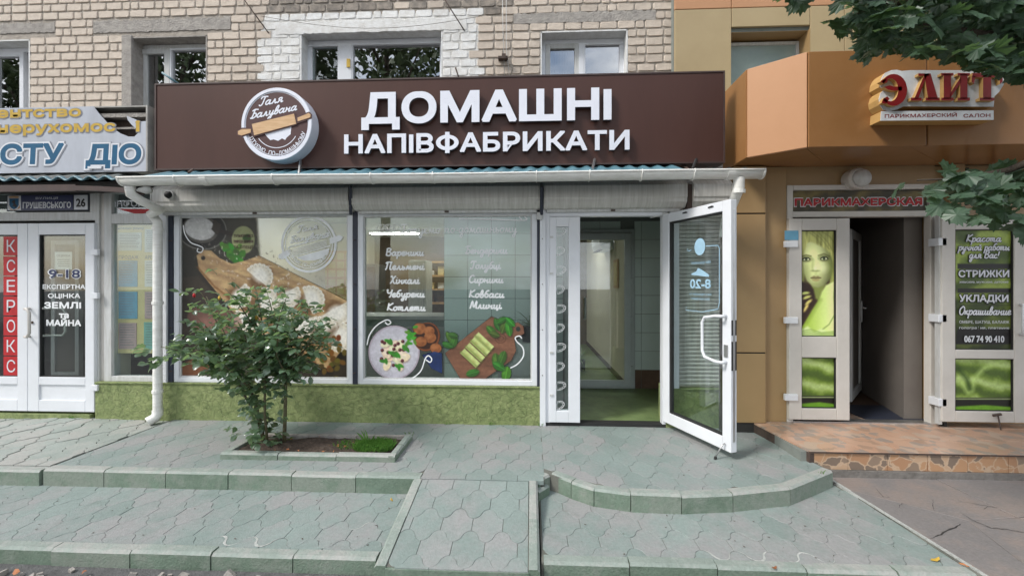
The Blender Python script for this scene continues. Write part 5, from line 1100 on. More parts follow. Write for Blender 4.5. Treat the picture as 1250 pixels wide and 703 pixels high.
for px, px2 in ((722, 726), (365, 367), (843, 850)): mb = MB(); mb.tube([PY(px2, 194, 3.86), PY(px, 213, 3.66)], .012, 5); mb.build('sign_strut', 'metal' if px < 800 else 'dark', canopy)
mb = MB(); mb.tube([PY(230, 211, 3.64), PY(236, 207, 3.7)], .012, 5); mb.build('sign_strut', 'rust', canopy)
def gutter(x0, x1, y, zt, r, parent, m='gutter', name='trough'):
    ang = np.linspace(0, math.pi, 11); prof = [(y-r*math.cos(a), zt-r*math.sin(a)) for a in ang]; inn = [(y-(r-.006)*math.cos(a), zt-(r-.006)*math.sin(a)) for a in ang[::-1]]
    lip = [(y-r-.008, zt+.004), (y-r-.008, zt-.008)]
    P = prof+inn; mb = MB(); n = len(P); nn = 24
    vs = []; 
    for i in range(nn+1):
        x = x0+(x1-x0)*i/nn; sg = .006*math.sin(i/nn*7)*0+.004*math.sin(i/nn*9)
        vs += [(x, a, b+sg) for a, b in P]
    mb.add(vs, [(i*n+k, i*n+(k+1) % n, (i+1)*n+(k+1) % n, (i+1)*n+k) for i in range(nn) for k in range(n)]+[tuple(range(n))[::-1], tuple(range(nn*n, nn*n+n))])
    o = mb.build(name, m, parent, smooth=False)
    for p in o.data.polygons: p.use_smooth = True
    mb = MB(); mb.tube([(x0+(x1-x0)*i/nn, y-r, zt+.002+.004*math.sin(i/nn*9)) for i in range(nn+1)], .009, 6); mb.build('rim', m, parent, smooth=True)
    return o
gt = thing('rain_gutter', 'long white half-round rain gutter running under the brown sign', 'gutter', (-1, YG, 2.27))
gutter(GX0, GX1, YG, 2.37, .062, gt)
for x in (GX0, GX1-.012): mb = MB(); mb.prism([(YG-.066*math.cos(a), 2.372-.068*math.sin(a)) for a in np.linspace(0, math.pi, 11)], x-.002, x+.014, 'x'); mb.build('end_cap', 'gutter', gt)
for px in (219, 337, 455, 530, 655, 719, 782, 845): 
    x = PY(px, 220, YG)[0]; mb = MB(); mb.tube([(x, YG+.05, 2.385), (x, YG-.0, 2.385), (x, YG-.064, 2.385), (x, YG-.068, 2.36)]+[(x, YG-.067*math.cos(a), 2.37-.067*math.sin(a)) for a in np.linspace(.2, 2.6, 7)], .0055, 5); mb.build('bracket', 'gutter', gt, smooth=True)
for px in (253, 600, 890): x = PY(px, 220, YG)[0]; mb = MB(); mb.prism([(YG-.067*math.cos(a), 2.371-.067*math.sin(a)) for a in np.linspace(0, math.pi, 13)]+[(YG+.060*1, 2.371), (YG-.060, 2.371)][:0], x-.03, x+.03, 'x'); mb.build('joint_sleeve', 'gutter', gt)
def pipe(name, label, pts, r, foot=True, grp=None):
    o = thing(name, label, 'downpipe', pts[-1]); mb = MB(); mb.tube(pts, r, 14); mb.build('pipe', 'gutter', o, smooth=True); return o
xg = PY(181, 230, YG)[0]; xp = PY(193.5, 380, 4.03)[0]; yp = 4.02
dp = thing('downpipe', 'long white downpipe running from the gutter to the pavement left of the display window', 'downpipe', (xp, yp, 0))
def elbow(parent, pts, r): mb = MB(); mb.tube([Vector(p) for p in pts], r, 14, caps=False); return mb.build('elbow', 'gutter', parent, smooth=True)
xo = PY(176, 240, 3.75)[0]
elbow(dp, [(xo-.03, YG+.02, 2.31), (xo-.03, YG+.03, 2.24), (xo+.0, 3.72, 2.19), (xo+.06, 3.85, 2.13), (xp-.03, 3.98, 2.11), (xp, yp, 2.04), (xp, yp, 1.95)], .042)
mb = MB(); mb.tube([(xp, yp, 2.0), (xp, yp, .10)], .040, 14, caps=False); mb.build('pipe', 'gutter', dp, smooth=True)
elbow(dp, [(xp, yp, .13), (xp, yp, .085), (xp-.01, yp-.02, .05), (xp-.045, yp-.065, .022)], .047)
for z in (1.95, .30, 1.2): mb = MB(); mb.tube([(xp, yp, z), (xp, yp, z+.03)], .048, 14); mb.build('collar', 'gutter', dp, smooth=False)
xr = PY(902, 225, YG)[0]
dp2 = thing('downpipe', 'short white downpipe elbow dropping from the right end of the gutter behind the open door', 'downpipe', (xr, 3.8, 1.9))
elbow(dp2, [(xr, YG, 2.32), (xr, YG, 2.24), (xr-.01, YG+.02, 2.19), (xr+.02, 3.86, 2.04), (xr+.03, 3.93, 1.98), (xr+.03, 3.95, 1.85)], .045)
mb = MB(); mb.tube([(xr, YG, 2.22), (xr, YG+.003, 2.19)], .052, 14); mb.build('collar', 'gutter', dp2)
mb = MB(); mb.tube([(xr+.03, 3.95, 1.86), (xr+.03, 3.97, .03)], .040, 12); mb.build('pipe', 'brown_metal', dp2, smooth=True)
# dome camera at the end of the shutter box
cd = thing('security_camera', 'small dark dome security camera on the left end of the shutter box', 'camera', PY(206, 238, 3.93)); c0 = Vector(PY(206, 238, 3.93)); mb = MB()
mb.tube([(c0.x, c0.y+.03, c0.z), (c0.x, c0.y, c0.z)], [.045, .045], 14); mb.build('mount', 'pvc_old', cd); mb = MB(); mb.tube([(c0.x, c0.y, c0.z), (c0.x, c0.y-.02, c0.z), (c0.x, c0.y-.036, c0.z)], [.036, .032, .01], 14); mb.build('dome', 'dark', cd, smooth=True)
fc = thing('floodlight', 'pale round lamp tucked under the left end of the gutter', 'lamp', PY(178, 232, 3.66)); c0 = Vector(PY(178, 232, 3.66)); mb = MB()
mb.tube([c0+Vector((-.09, 0, -.005)), c0+Vector((-.06, 0, 0)), c0+Vector((0, 0, .0)), c0+Vector((.04, 0, 0)), c0+Vector((.055, 0, 0))], [.006, .02, .036, .032, .01], 12); mb.build('housing', 'pvc_old', fc, smooth=True)
# ================================================================== BROWN SIGN
YS = 3.85; sx0, sx1 = PY(190, 156, YS)[0], PY(884, 145, YS)[0]; sz0 = (PY(190, 209, YS)[2]+PY(884, 196.5, YS)[2])/2; sz1 = (PY(190, 103, YS)[2]+PY(884, 88, YS)[2])/2
sg = thing('shop_sign', 'long brown fascia sign with raised white letters over the food shop', 'sign', ((sx0+sx1)/2, YS, sz0))
B(sx0, sx1, YS, YS+.14, sz0, sz1, 'panel', 'sign_brown', sg, .004); mb = MB(); frame_boxes(mb, sx0-.006, sx1+.006, sz0-.006, sz1+.006, .014, YS-.006, YS+.145); mb.build('edge_frame', 'brown_metal', sg)
def big_letters(s, x0, x1, zb, zc, off):
    LL = letters(s, x0, x1, zb, zc, off)
    if 'Ф' in s:       # wide round letter: a ring crossed by a stem
        k = s.index('Ф'); a = max(v[0] for v in LL[k-1][0])+.022; b = min(v[0] for v in LL[k+1][0])-.010; cx, cz = (a+b)/2, (zb+zc)/2; rx, rz = (b-a)/2, (zc-zb)*.40; st = (zc-zb)*.23; vs, fs = [], []
        for i in range(36):
            t = 2*math.pi*i/36; vs += [(cx+rx*math.cos(t), cz+rz*math.sin(t), 0), (cx+(rx-st)*math.cos(t), cz+(rz-st*.78)*math.sin(t), 0)]; j = (i+1) % 36; fs.append((2*i, 2*j, 2*j+1, 2*i+1))
        n = len(vs); vs += [(cx-st/2, zb-.008, 1), (cx+st/2, zb-.008, 1), (cx+st/2, zc+.008, 1), (cx-st/2, zc+.008, 1)]; fs.append((n, n+1, n+2, n+3)); LL[k] = (vs, fs)
    for vs, fs in LL:
        mb = MB(); solid(vs, fs, YS-.055, YS-.022, mb); mb.build('letter', ['letter', 'letter_side'], sg)
        mb = MB(); cx = sum(v[0] for v in vs)/len(vs); cz = sum(v[1] for v in vs)/len(vs); mb.box(cx-.01, cx+.01, YS-.022, YS, cz-.01, cz+.01)
Yl = YS-.055
big_letters('ДОМАШНІ', PY(441, 130, Yl)[0], PY(746.5, 130, Yl)[0], PY(594, 149, Yl)[2], PY(594, 110, Yl)[2], .042)
big_letters('НАПІВФАБРИКАТИ', PY(420, 173, Yl)[0], PY(768.5, 173, Yl)[0], PY(594, 185.3, Yl)[2], PY(594, 161.5, Yl)[2], .034)
c0 = PY(338, 152, YS-.12); lr = 45.5*(YS-.12)/F/1.0; lx, lz = c0[0], c0[2]
lg = thing('emblem_sign', 'round white-rimmed light box with a rolling pin emblem on the left of the brown sign', 'sign', (lx, YS-.06, lz-lr))
mb = MB(); ring = lambda r, y: [(lx+r*math.cos(a), y, lz+r*math.sin(a)) for a in np.linspace(0, 6.2832, 65)[:-1]]
def disc(mb, radii): 
    vs = []; 
    for r_, y in radii: vs += ring(r_, y)
    mb.add(vs, [(64*j+i, 64*j+(i+1) % 64, 64*(j+1)+(i+1) % 64, 64*(j+1)+i) for j in range(len(radii)-1) for i in range(64)]+[tuple(range(64*(len(radii)-1), 64*len(radii)))[::-1]])
disc(mb, [(lr, YS-.001), (lr, YS-.125), (lr-.004, YS-.13), (lr-.03, YS-.13), (lr-.034, YS-.122), (lr-.05, YS-.122)]); mb.build('light_box', 'letter', lg)
mb = MB(); yf = YS-.1235; disc(mb, [(lr-.042, yf+.001), (lr-.042, yf)]); mb.build('face_print', 'brown_print', lg)
k_ = lr/45.5
lp = lambda x, y: (lx+(x-338)*k_, lz-(y-152)*k_)
mb = MB(); y2 = yf-.001
q = [(lx+(lr-.062)*math.cos(a), lz+(lr-.062)*math.sin(a)) for a in np.linspace(R(186), R(345), 40)]; ribbon(mb, [(lx+(lr*.62)*math.cos(a), lz-.01+(lr*.62)*math.sin(a)) for a in np.linspace(R(215), R(330), 30)], .007, y2)
ribbon(mb, [(lx+(lr-.049)*math.cos(a), lz+(lr-.049)*math.sin(a)) for a in np.linspace(R(200), R(340), 40)], .005, y2)
script(mb, 'Галя', *[lp(315, 0)[0], lp(346, 0)[0]], lp(0, 129)[1], 5.6*k_, .012, y2-.0005, rise=.16, slant=.3); script(mb, 'Балувана', lp(303, 0)[0], lp(364, 0)[0], lp(0, 145)[1], 5.6*k_, .012, y2-.0005, rise=.17, slant=.3)
fp = [lp(*p) for p in ((322, 163), (357, 155), (356, 165), (351, 169), (349, 172), (345, 170), (340, 173), (334, 171), (330, 172), (326, 168))]; mb.add([(a, y2, b) for a, b in fp], [tuple(range(len(fp)))])
arc_text(mb, 'ГОТУЄМО ПО-ДОМАШНЬОМУ', lx, lz, 36.5*k_, R(198), R(344), .040, y2-.0008, .018); mb.build('face_lettering', 'letter', lg)
pin = lambda pts: [lp(*p) for p in pts]
mb = MB(); ol = pin([(288, 160), (294, 157), (305, 157), (306, 151), (361, 139), (364, 144), (380, 138.5), (383, 141), (383, 145.5), (365, 151), (364, 153), (309, 167.5), (306, 163), (293, 167), (288, 165)]); mb.prism([(a, b) for a, b in ol], -(YS-.01), -(YS-.128), 'y'); mb.build('pin_backing', 'letter', lg)
mb = MB(); ol2 = pin([(287.3, 160), (294, 156), (305.5, 156.2), (306, 150.5), (361.5, 138.2), (364, 143), (380.5, 137.5), (384, 141), (383.5, 146.2), (365, 152), (364.5, 153.8), (308.5, 168.3), (305.5, 164), (293, 168), (287, 165)]); mb.prism(ol2, -(YS-.1285), -(YS-.1315), 'y'); mb.build('pin_outline', 'brown_print', lg)
mb = MB(); mb.prism(pin([(307, 152), (361, 140), (364, 152.5), (310, 166)]), -(YS-.132), -(YS-.135), 'y'); mb.build('pin_roller', 'wood_light', lg)
mb = MB(); mb.prism(pin([(289, 160.5), (294, 158), (305.5, 158), (305.5, 162.5), (293.5, 166), (289, 164.5)]), -(YS-.132), -(YS-.1345), 'y'); mb.build('pin_handle', 'wood_light', lg)
mb = MB(); mb.prism(pin([(365.5, 145), (380, 139.5), (382.3, 141.5), (382, 144.8), (366, 149.5)]), -(YS-.132), -(YS-.1345), 'y'); mb.build('pin_handle', 'wood_light', lg)
# ================================================================== AGENCY FRONT (left)
ag = thing('agency_shopfront', 'white plastic agency front with double door and notice window at the far left', 'shopfront', (-5, YF, 0))
XA = lambda px, y=4.13: PY(px, 350, y)[0]
ZA = lambda px, py, y=4.13: PY(px, py, y)[2]
plinth('plinth', 116, 194, 471, ag, y=4.09, X1=PY(192, 480, 4.1)[0]-.002)
B(-9, XA(116), 4.08, 4.3, -.08, .045, 'door_sill', 'green_wall', ag, .004)
xl = -6.6
zt1 = ZA(60, 236); zt0 = ZA(60, 259)       # transom
mb = MB(); mb.box(xl, XA(117), 4.13, 4.20, zt0-.09, zt0+.0); mb.box(xl, XA(117), 4.13, 4.2, zt1, 2.40); mb.box(XA(109.5), XA(117), 4.13, 4.2, zt0, zt1); mb.box(XA(117)+.0, XA(122), 4.12, 4.22, .05, 2.40); mb.box(XA(128), XA(137), 4.12, 4.22, .385, 2.40); mb.build('frame', 'pvc_old', ag, bevel=.004)
B(XA(122), XA(128), 4.14, 4.21, .385, 2.4, 'post', 'pvc_cream', ag, .004)
B(XA(117), XA(136), 4.16, 4.34, .385, 2.4, 'side_wall', 'cream_wall', ag)
B(xl, XA(109.5), 4.16, 4.166, zt0, zt1, 'transom_pane', 'glass', ag); B(xl, XA(109.5), 4.22, 4.23, zt0, zt1, 'transom_backing', 'text_grey', ag)
B(-9, xl, 4.13, 4.34, -.2, 2.55, 'end_wall', 'pvc_old', ag)
def leaf(px0, px1, gx0_, gx1_, hside, lettered):
    x0, x1 = XA(px0, 4.1), XA(px1, 4.1); z0, z1 = ZA(75, 502, 4.1), ZA(75, 272.5, 4.1); g0, g1 = XA(gx0_, 4.1), XA(gx1_, 4.1)
    zb0, zb1, zg0, zg1 = ZA(75, 488, 4.1), ZA(75, 469.5, 4.1), ZA(75, 460, 4.1), ZA(75, 286.5, 4.1)
    mb = MB(); mb.box(x0, g0, 4.09, 4.15, z0, z1); mb.box(g1, x1, 4.09, 4.15, z0, z1)
    for a, b in ((z0, zb0), (zb1, zg0), (zg1, z1)): mb.box(g0, g1, 4.09, 4.15, a, b)
    d = mb.build('door', 'pvc', ag, bevel=.005); B(g0, g1, 4.105, 4.12, zb0, zb1, 'lower_panel', 'pvc', d, .002)
    mb = MB(); frame_boxes(mb, g0, g1, zg0, zg1, .010, 4.10, 4.14); mb.build('seal', 'dark', d)
    B(g0+.008, g1-.008, 4.115, 4.121, zg0+.008, zg1-.008, 'pane', 'glass', d); return d, x0, x1, g0, g1, zg0, zg1
dL = leaf(-47, 34.7, -38, 22.5, 0, 0); dR = leaf(35.3, 116, 48.5, 105, 1, 1)
for (d, hx, sgn) in ((dR[0], XA(41, 4.1), 1),):
    z0, z1 = ZA(45, 411, 4.05), ZA(45, 377, 4.05); mb = MB(); mb.tube([(hx-.03, 4.09, z1), (hx-.02, 4.04, z1), (hx+.03, 4.02, z1), (hx+.055, 4.02, z1-.04), (hx+.055, 4.02, z0+.04), (hx+.03, 4.02, z0), (hx-.02, 4.04, z0), (hx-.03, 4.09, z0)], .013, 8); mb.build('handle', 'pvc_cream', d, smooth=True)
    mb = MB(); mb.tube([(hx+.075, 4.115, z1), (hx+.09, 4.15, z1), (hx+.25, 4.16, z1), (hx+.28, 4.16, z1-.04), (hx+.28, 4.16, z0+.04), (hx+.25, 4.16, z0), (hx+.09, 4.15, z0), (hx+.075, 4.12, z0)], .012, 8); mb.build('inner_handle', 'pvc_cream', d, smooth=True)
    mb = MB(); mb.tube([(hx, 4.092, (z0+z1)/2), (hx, 4.08, (z0+z1)/2)], .014, 10); mb.build('lock', 'rust', d)
for py in (308, 361, 473): B(XA(113, 4.09), XA(121, 4.09), 4.07, 4.10, ZA(116, py, 4.09)-.03, ZA(116, py, 4.09)+.03, 'hinge', 'pvc', dR[0], .004)
# red squares with single letters down the left leaf
x0, x1 = XA(3, 4.1), XA(21.8, 4.1); zt, zb = ZA(12, 288, 4.1), ZA(12, 459, 4.1); hh = (zt-zb)/7
for k, ch in enumerate('КСЕРОКС'):
    b = zt-(k+1)*hh; r_ = B(x0, x1, 4.108, 4.1145, b+.006, b+hh-.006, 'letter_card', 'red', dL[0]); mb = MB(); w_ = (x1-x0)*.27; put_text(mb, ch, (x0+x1)/2-w_, (x0+x1)/2+w_, b+hh*.2, b+hh*.8, 4.1065, -.005); mb.build('letter', 'white_print', r_)
mb = MB(); Yt = 4.112
def ln(mb, s, a, b, yc, h, off, y=Yt): put_text(mb, s, PY(a, 300, y)[0], PY(b, 300, y)[0], PY((a+b)/2, yc+h/2, y)[2], PY((a+b)/2, yc-h/2, y)[2], y, off)
def ln2(mbo, mbi, s, a, b, yc, h, off, y, dy=.0008, out=.022, d=.6):
    ln(mbo, s, a-d, b+d, yc, h+2*d*.6, off+out, y); ln(mbi, s, a, b, yc, h, off, y-dy)
ln(mb, 'ЕКСПЕРТНА', 52, 104, 350, 5.6, .035); ln(mb, 'ОЦІНКА', 58.5, 98, 361, 5.6, .035); ln(mb, 'ЗЕМЛІ', 54, 99, 372.5, 8, .05); ln(mb, 'та', 72, 84, 384.5, 7.5, .05); ln(mb, 'МАЙНА', 56.5, 99, 394, 7.6, .05)
ln(mb, '9-18', 58, 99, 334, 12.5, .075, Yt+.001); mb.build('door_lettering', 'decal', dR[0])
mb = MB(); ln(mb, '9-18', 59.4, 97.6, 334, 11, .025, Yt-.0012); mb.build('opening_hours', 'plate_blue', dR[0])
nb_ = B(XA(67, 4.13), XA(88, 4.13), 4.128, 4.13, ZA(78, 329, 4.13), ZA(78, 307.5, 4.13), 'notice', 'paper', dR[0])
mb = MB(); ln(mb, 'ОЦІНКА', 69, 86, 312, 2.6, .02, 4.126)
for k in range(4): x = XA(70+k % 2, 4.126); mb.box(x, XA(85, 4.126), 4.1255, 4.126, ZA(78, 317+k*2.6, 4.126)-.003, ZA(78, 317+k*2.6, 4.126)+.003)
mb.build('notice_text', 'text_grey', nb_)
# house number plate in the transom
px0, px1, py0, py1 = 8, 108, 237.5, 257.5; yp_ = 4.12
q0, q1, r0, r1 = RC(px0, py0, px1, py1, yp_); npt = thing('address_plate', 'blue and white street name plate with number 26 above the agency door', 'address plate', ((q0+q1)/2, yp_, r0))
B(q0, q1, yp_+.002, yp_+.012, r0, r1, 'backing', 'navy', npt); ux = lambda px: q0+(q1-q0)*(px-px0)/(px1-px0); uz = lambda py: r1-(r1-r0)*(py-py0)/(py1-py0)
B(ux(9.2), ux(25.5), yp_, yp_+.002, uz(256.3), uz(238.7), 'crest_field', 'white_print', npt); B(ux(26), ux(89), yp_, yp_+.002, uz(256.3), uz(238.7), 'blue_field', 'plate_blue', npt); B(ux(90.5), ux(106.8), yp_, yp_+.002, uz(256.3), uz(238.7), 'number_field', 'white_print', npt)
mb = MB(); put_text(mb, 'ГРУШЕВСЬКОГО', ux(28), ux(87), uz(254.3), uz(246.6), yp_-.001, .03); put_text(mb, 'ВУЛИЦЯ', ux(44), ux(71), uz(243.3), uz(240.7), yp_-.001, .01); mb.build('street_name', 'white_print', npt)
mb = MB(); put_text(mb, '26', ux(93), ux(104.5), uz(253), uz(242.4), yp_-.001, .035); mb.build('number', 'black_print', npt)
mb = MB(); sc_ = [(11.5, 242), (23, 242), (23, 250), (21, 253.5), (17.2, 255.5), (13.4, 253.5), (11.5, 250)]; mb.prism([(ux(a), uz(b)) for a, b in sc_], -(yp_), -(yp_-.001), 'y'); mb.build('crest_shield', 'blue', npt)
mb = MB(); mb.prism([(ux(a), uz(b)) for a, b in [(10.5, 240), (13, 239.2), (17, 239), (22, 239.3), (24, 240.4), (22, 241.6), (12, 241.6)]], -yp_, -(yp_-.001), 'y'); mb.prism([(ux(a), uz(b)) for a, b in [(10.5, 250), (12.5, 254.5), (17, 256), (22, 254.5), (24, 250), (24.5, 254), (19, 256.2), (13, 256)]][::-1], -yp_, -(yp_-.0014), 'y'); mb.build('crest_wreath', 'wood_print', npt)
mb = MB(); mb.prism([(ux(a), uz(b)) for a, b in [(15, 252), (17, 249), (14.5, 246), (17, 244), (19, 244.5), (18.5, 248), (21, 251), (19, 253.5), (17.5, 251.5)]], -(yp_-.001), -(yp_-.002), 'y'); mb.build('crest_figure', 'black_print', npt)
# notice window
gx0, gx1 = XA(137), XA(192); za, zb_, zc_, zd_ = ZA(160, 459), ZA(160, 273), ZA(160, 261), ZA(160, 236)
mb = MB(); mb.box(XA(137), XA(196), 4.12, 4.2, zb_, zc_); mb.box(XA(137), XA(196), 4.12, 4.2, .386, za); mb.box(XA(137), XA(196), 4.12, 4.2, zd_, 2.4); mb.box(gx1, XA(197), 4.121, 4.2, za, zb_); mb.box(gx1, XA(197), 4.121, 4.2, zc_, zd_); nw = mb.build('notice_window', 'pvc_old', ag, bevel=.004)
B(gx0, gx1, 4.15, 4.156, za, zb_, 'pane', 'glass', nw); B(gx0, gx1, 4.15, 4.156, zc_, zd_, 'pane', 'glass', nw); B(gx0, gx1, 4.20, 4.21, zc_, zd_, 'backing', 'text_grey', nw)
mb = MB(); ln(mb, 'ІНФОРМАЦІЯ', 140, 210, 248.5, 8, .01, 4.145); mb.build('lettering', 'white_print', nw)
mb = MB(); mb.add([(a, 4.1475, b) for a, b in [(XA(141), ZA(141, 254.5)), (XA(167), ZA(167, 262)), (XA(192), ZA(190, 255))]], [(0, 1, 2)]); mb.build('red_arrow', 'red', nw)
bo = thing('notice_board', 'yellowish notice board with coloured sheets inside the agency window', 'notice board', (XA(165), 4.22, ZA(165, 431))); yb_ = 4.19
B(XA(138.5, yb_), XA(196, yb_), yb_, yb_+.01, ZA(165, 431, yb_), ZA(165, 275, yb_), 'panel', 'cream_paper', bo)
for (a, b, c_, d, mm) in [(144, 284, 173, 306, 'paper'), (145, 318, 168, 350, 'paper_blue'), (145, 356, 168, 389, 'paper_blue'), (145, 394, 167, 426, 'paper_pink'), (177, 280, 195, 308, 'paper'), (177, 318, 195, 350, 'paper'), (177, 356, 195, 389, 'paper_pink'), (176, 393, 195, 426, 'paper_green')]:
    x0, x1, z0, z1 = XA(a, yb_), XA(c_, yb_), ZA(165, d, yb_), ZA(165, b, yb_); s_ = B(x0, x1, yb_-.004, yb_-.001, z0, z1, 'sheet', mm, bo); mb = MB(); n = 9
    for k in range(n):
        zz = z1-.02-(z1-z0-.04)*k/n; mb.box(x0+.015+random.uniform(0, .01), x1-.015-random.uniform(0, .05), yb_-.0052, yb_-.0042, zz-.0035, zz+.0015)
    mb.build('text_lines', 'text_grey', s_)
mb = MB(); ln(mb, 'ПРОДАЖ', 145, 169, 314, 4.2, .02, yb_-.001); ln(mb, 'АРЕНДА', 177, 196, 314, 4.2, .02, yb_-.001); ln(mb, 'новини ринку', 144, 176, 278.5, 3, .02, yb_-.001); mb.build('headings', 'text_grey', bo)
# room behind the agency
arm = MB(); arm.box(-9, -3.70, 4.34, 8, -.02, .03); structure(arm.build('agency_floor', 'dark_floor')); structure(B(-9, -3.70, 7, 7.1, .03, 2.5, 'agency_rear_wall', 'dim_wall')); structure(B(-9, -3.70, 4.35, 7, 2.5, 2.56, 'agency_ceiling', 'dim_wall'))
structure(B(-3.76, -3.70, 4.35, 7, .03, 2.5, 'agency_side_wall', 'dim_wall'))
idf = thing('inner_door', 'pale framed inner door standing dimly behind the agency door glass', 'door', (XA(90, 4.9), 4.9, .05)); mb = MB(); frame_boxes(mb, XA(62, 4.9), XA(96, 4.9), .25, 1.95, .05, 4.9, 4.95); mb.build('frame', 'pvc_old', idf); B(XA(62, 4.9)+.05, XA(96, 4.9)-.05, 4.92, 4.93, .3, 1.9, 'panel', 'dim_wall', idf)
# awning of the agency
aw = thing('agency_awning', 'short wavy-edged sheet awning with a sagging brown strip over the agency door', 'awning', (-5, 3.75, 2.3))
ya = 3.72; corrugated('roof_sheet', -7.5, PY(147, 218, ya)[0], ya, ZA(70, 217.5, ya), 4.33, 2.66, .155, .018, 'dark_roof', aw, .006)
corrugated('sheet_edge', -7.5, PY(147, 218, ya)[0]-.01, ya-.008, ZA(70, 217.5, ya)-.001, ya+.03, ZA(70, 217.5, ya)+.012, .155, .018, 'teal_roof', aw, .012)
mb = MB(); xs_ = [-7.5, PY(0, 225, ya)[0], PY(60, 226, ya)[0], PY(92, 227, ya)[0]]; 
def strip(mb, pts, h, y0, y1):
    n = len(pts); vs = [(x, y0, z) for x, z in pts]+[(x, y0, z-h) for x, z in pts]+[(x, y1, z) for x, z in pts]+[(x, y1, z-h) for x, z in pts]; mb.add(vs, [(n+i, n+i+1, i+1, i) for i in range(n-1)]+[(2*n+i, 2*n+i+1, 3*n+i+1, 3*n+i) for i in range(n-1)]+[(i, i+1, 2*n+i+1, 2*n+i) for i in range(n-1)]+[(n+i+1, n+i, 3*n+i, 3*n+i+1) for i in range(n-1)]+[(0, 2*n, 3*n, n), (n-1, 2*n-1, 4*n-1, 3*n-1)])
strip(mb, [(x, ZA(60, 225.5, ya)) for x in xs_], .062, ya, ya+.03); mb.build('fascia_strip', 'brown_metal', aw)
mb = MB(); strip(mb, [PY(91, 226.5, ya-.02)[0::2], PY(120, 227.3, ya-.02)[0::2], PY(150, 229, ya-.02)[0::2], PY(172, 231.5, ya-.02)[0::2]], .045, ya-.02, ya+.02); mb.build('loose_strip', 'brown_metal', aw, label='loose brown strip bent down towards the gutter end')
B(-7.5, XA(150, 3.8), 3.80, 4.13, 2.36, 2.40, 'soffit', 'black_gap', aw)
# agency sign
ys = 3.84; a0, a1 = -6.3, PY(180, 170, ys)[0]; sb0 = ZA(90, 210.5, ys); sb1 = (ZA(90, 130.5, ys))
asg = thing('agency_sign', 'pale blue-grey agency sign box with blue and yellow lettering and a torn upper corner', 'sign', (-4.6, ys, sb0))
nxt = MB(); yb2 = ys+.13; nxt.box(a0, a1+.012, yb2, yb2+.01, sb0, sb1); nxt.box(a0, a1-.0, ys+.004, yb2, sb0, sb0+.012); nxt.box(a0, a1, ys+.004, yb2, sb1-.012, sb1); nxt.box(a1-.014, a1+.002, ys-.002, yb2, sb0, sb1); nxt.build('box_frame', 'banner_side', asg)
mb = MB(); mb.box(a1-.6, a1-.02, ys+.05, ys+.07, sb1-.21, sb1-.19); mb.box(a1-.6, a1-.02, ys+.03, ys+.11, sb1-.10, sb1-.06); mb.build('inner_strut', 'concrete', asg); B(a0, a1-.014, yb2-.006, yb2, sb0, sb1, 'inside', 'rust', asg)
Pn = lambda x, y, Y=ys: (PY(x, y, Y)[0], PY(x, y, Y)[2])
face = [(a0, sb0), (a1, sb0), (a1, PY(178, 147, ys)[2]), Pn(175, 147), Pn(172, 148), Pn(166, 146.5), Pn(160, 144), Pn(155, 142), Pn(156, 146), Pn(160, 152), Pn(166, 156), Pn(170, 160), Pn(171, 165), Pn(176, 170)][:9]
face = [(a0, sb0), (a1-.014, sb0), Pn(178.5, 148), Pn(171, 148.5), Pn(163, 145), Pn(154.5, 141.5), Pn(156, 147), Pn(161, 153), Pn(170, 161), Pn(164, 167), Pn(157, 167), Pn(147, 163), Pn(138, 157), Pn(130, 149), Pn(121, 139), (Pn(114, 131)[0], sb1), (a0, sb1)]
mb = MB(); mb.prism(face, -(ys+.004), -ys, 'y'); mb.build('banner', 'sign_grey', asg)
yt = ys-.002
def put3(mb, vf, y, dx=0, dz=0, sh=0, zb=0): mb.add([(v[0]+dx+(v[1]-zb)*sh, y-v[2]*2.5e-5, v[1]+dz) for v in vf[0]], vf[1]); return mb
for s_, a, b, z, h, cap in (('ентство', -4, 99, 143.5, 10, .546), ('нерухомос', -3, 141, 162, 10.5, .546)):
    X0, X1 = PY(a, 150, yt)[0], PY(b, 150, yt)[0]; z0_, z1_ = ZA((a+b)/2, z, yt), ZA((a+b)/2, z-h, yt)
    put3(MB(), text_fit(s_, X0-.008, X1+.008, z0_-.008, z1_+.008, .085, cap), yt, .003, -.003).build('lettering_shadow', 'shadow_print', asg); put3(MB(), text_fit(s_, X0, X1, z0_, z1_, .045, cap), yt-.001).build('yellow_word', 'yellow', asg)
X0, X1 = PY(165.5, 150, yt)[0], PY(171, 150, yt)[0]; z0_, z1_ = ZA(168, 161, yt), ZA(168, 147, yt)
put3(MB(), text_fit('і', X0-.006, X1+.006, z0_-.006, z1_+.006, .09, .77), yt, .003, -.003).build('lettering_shadow', 'shadow_print', asg); put3(MB(), text_fit('і', X0, X1, z0_, z1_, .05, .77), yt-.001).build('yellow_letter', 'yellow', asg)
for s_, a, b in (('АСТУ', -28, 77), ('ДІО', 104.5, 172)):
    for nm, mm, dw, dy, dx in (('lettering_shadow', 'shadow_print', .022, 0, .008), ('lettering_outline', 'white_print', .016, .0008, 0), ('blue_word', 'blue', 0, .0016, 0)):
        z0_, z1_ = ZA((a+b)/2, 201, yt), ZA((a+b)/2, 175.5, yt); c_ = .73; sz_ = (z1_-z0_)/(c_+.1)
        put3(MB(), text_fit(s_, PY(a, 190, yt)[0]-dw, PY(b, 190, yt)[0]+dw, z0_-dw, z1_+dw, .05+dw/sz_, c_), yt-dy, dx, -dx*.5, .06, z0_).build(nm, mm, asg)
B(PY(108.5, 0, yt)[0], PY(125, 0, yt)[0], yt-.012, yt-.004, ZA(117, 206.5, yt), ZA(117, 203.5, yt), 'patch', 'white_print', asg)
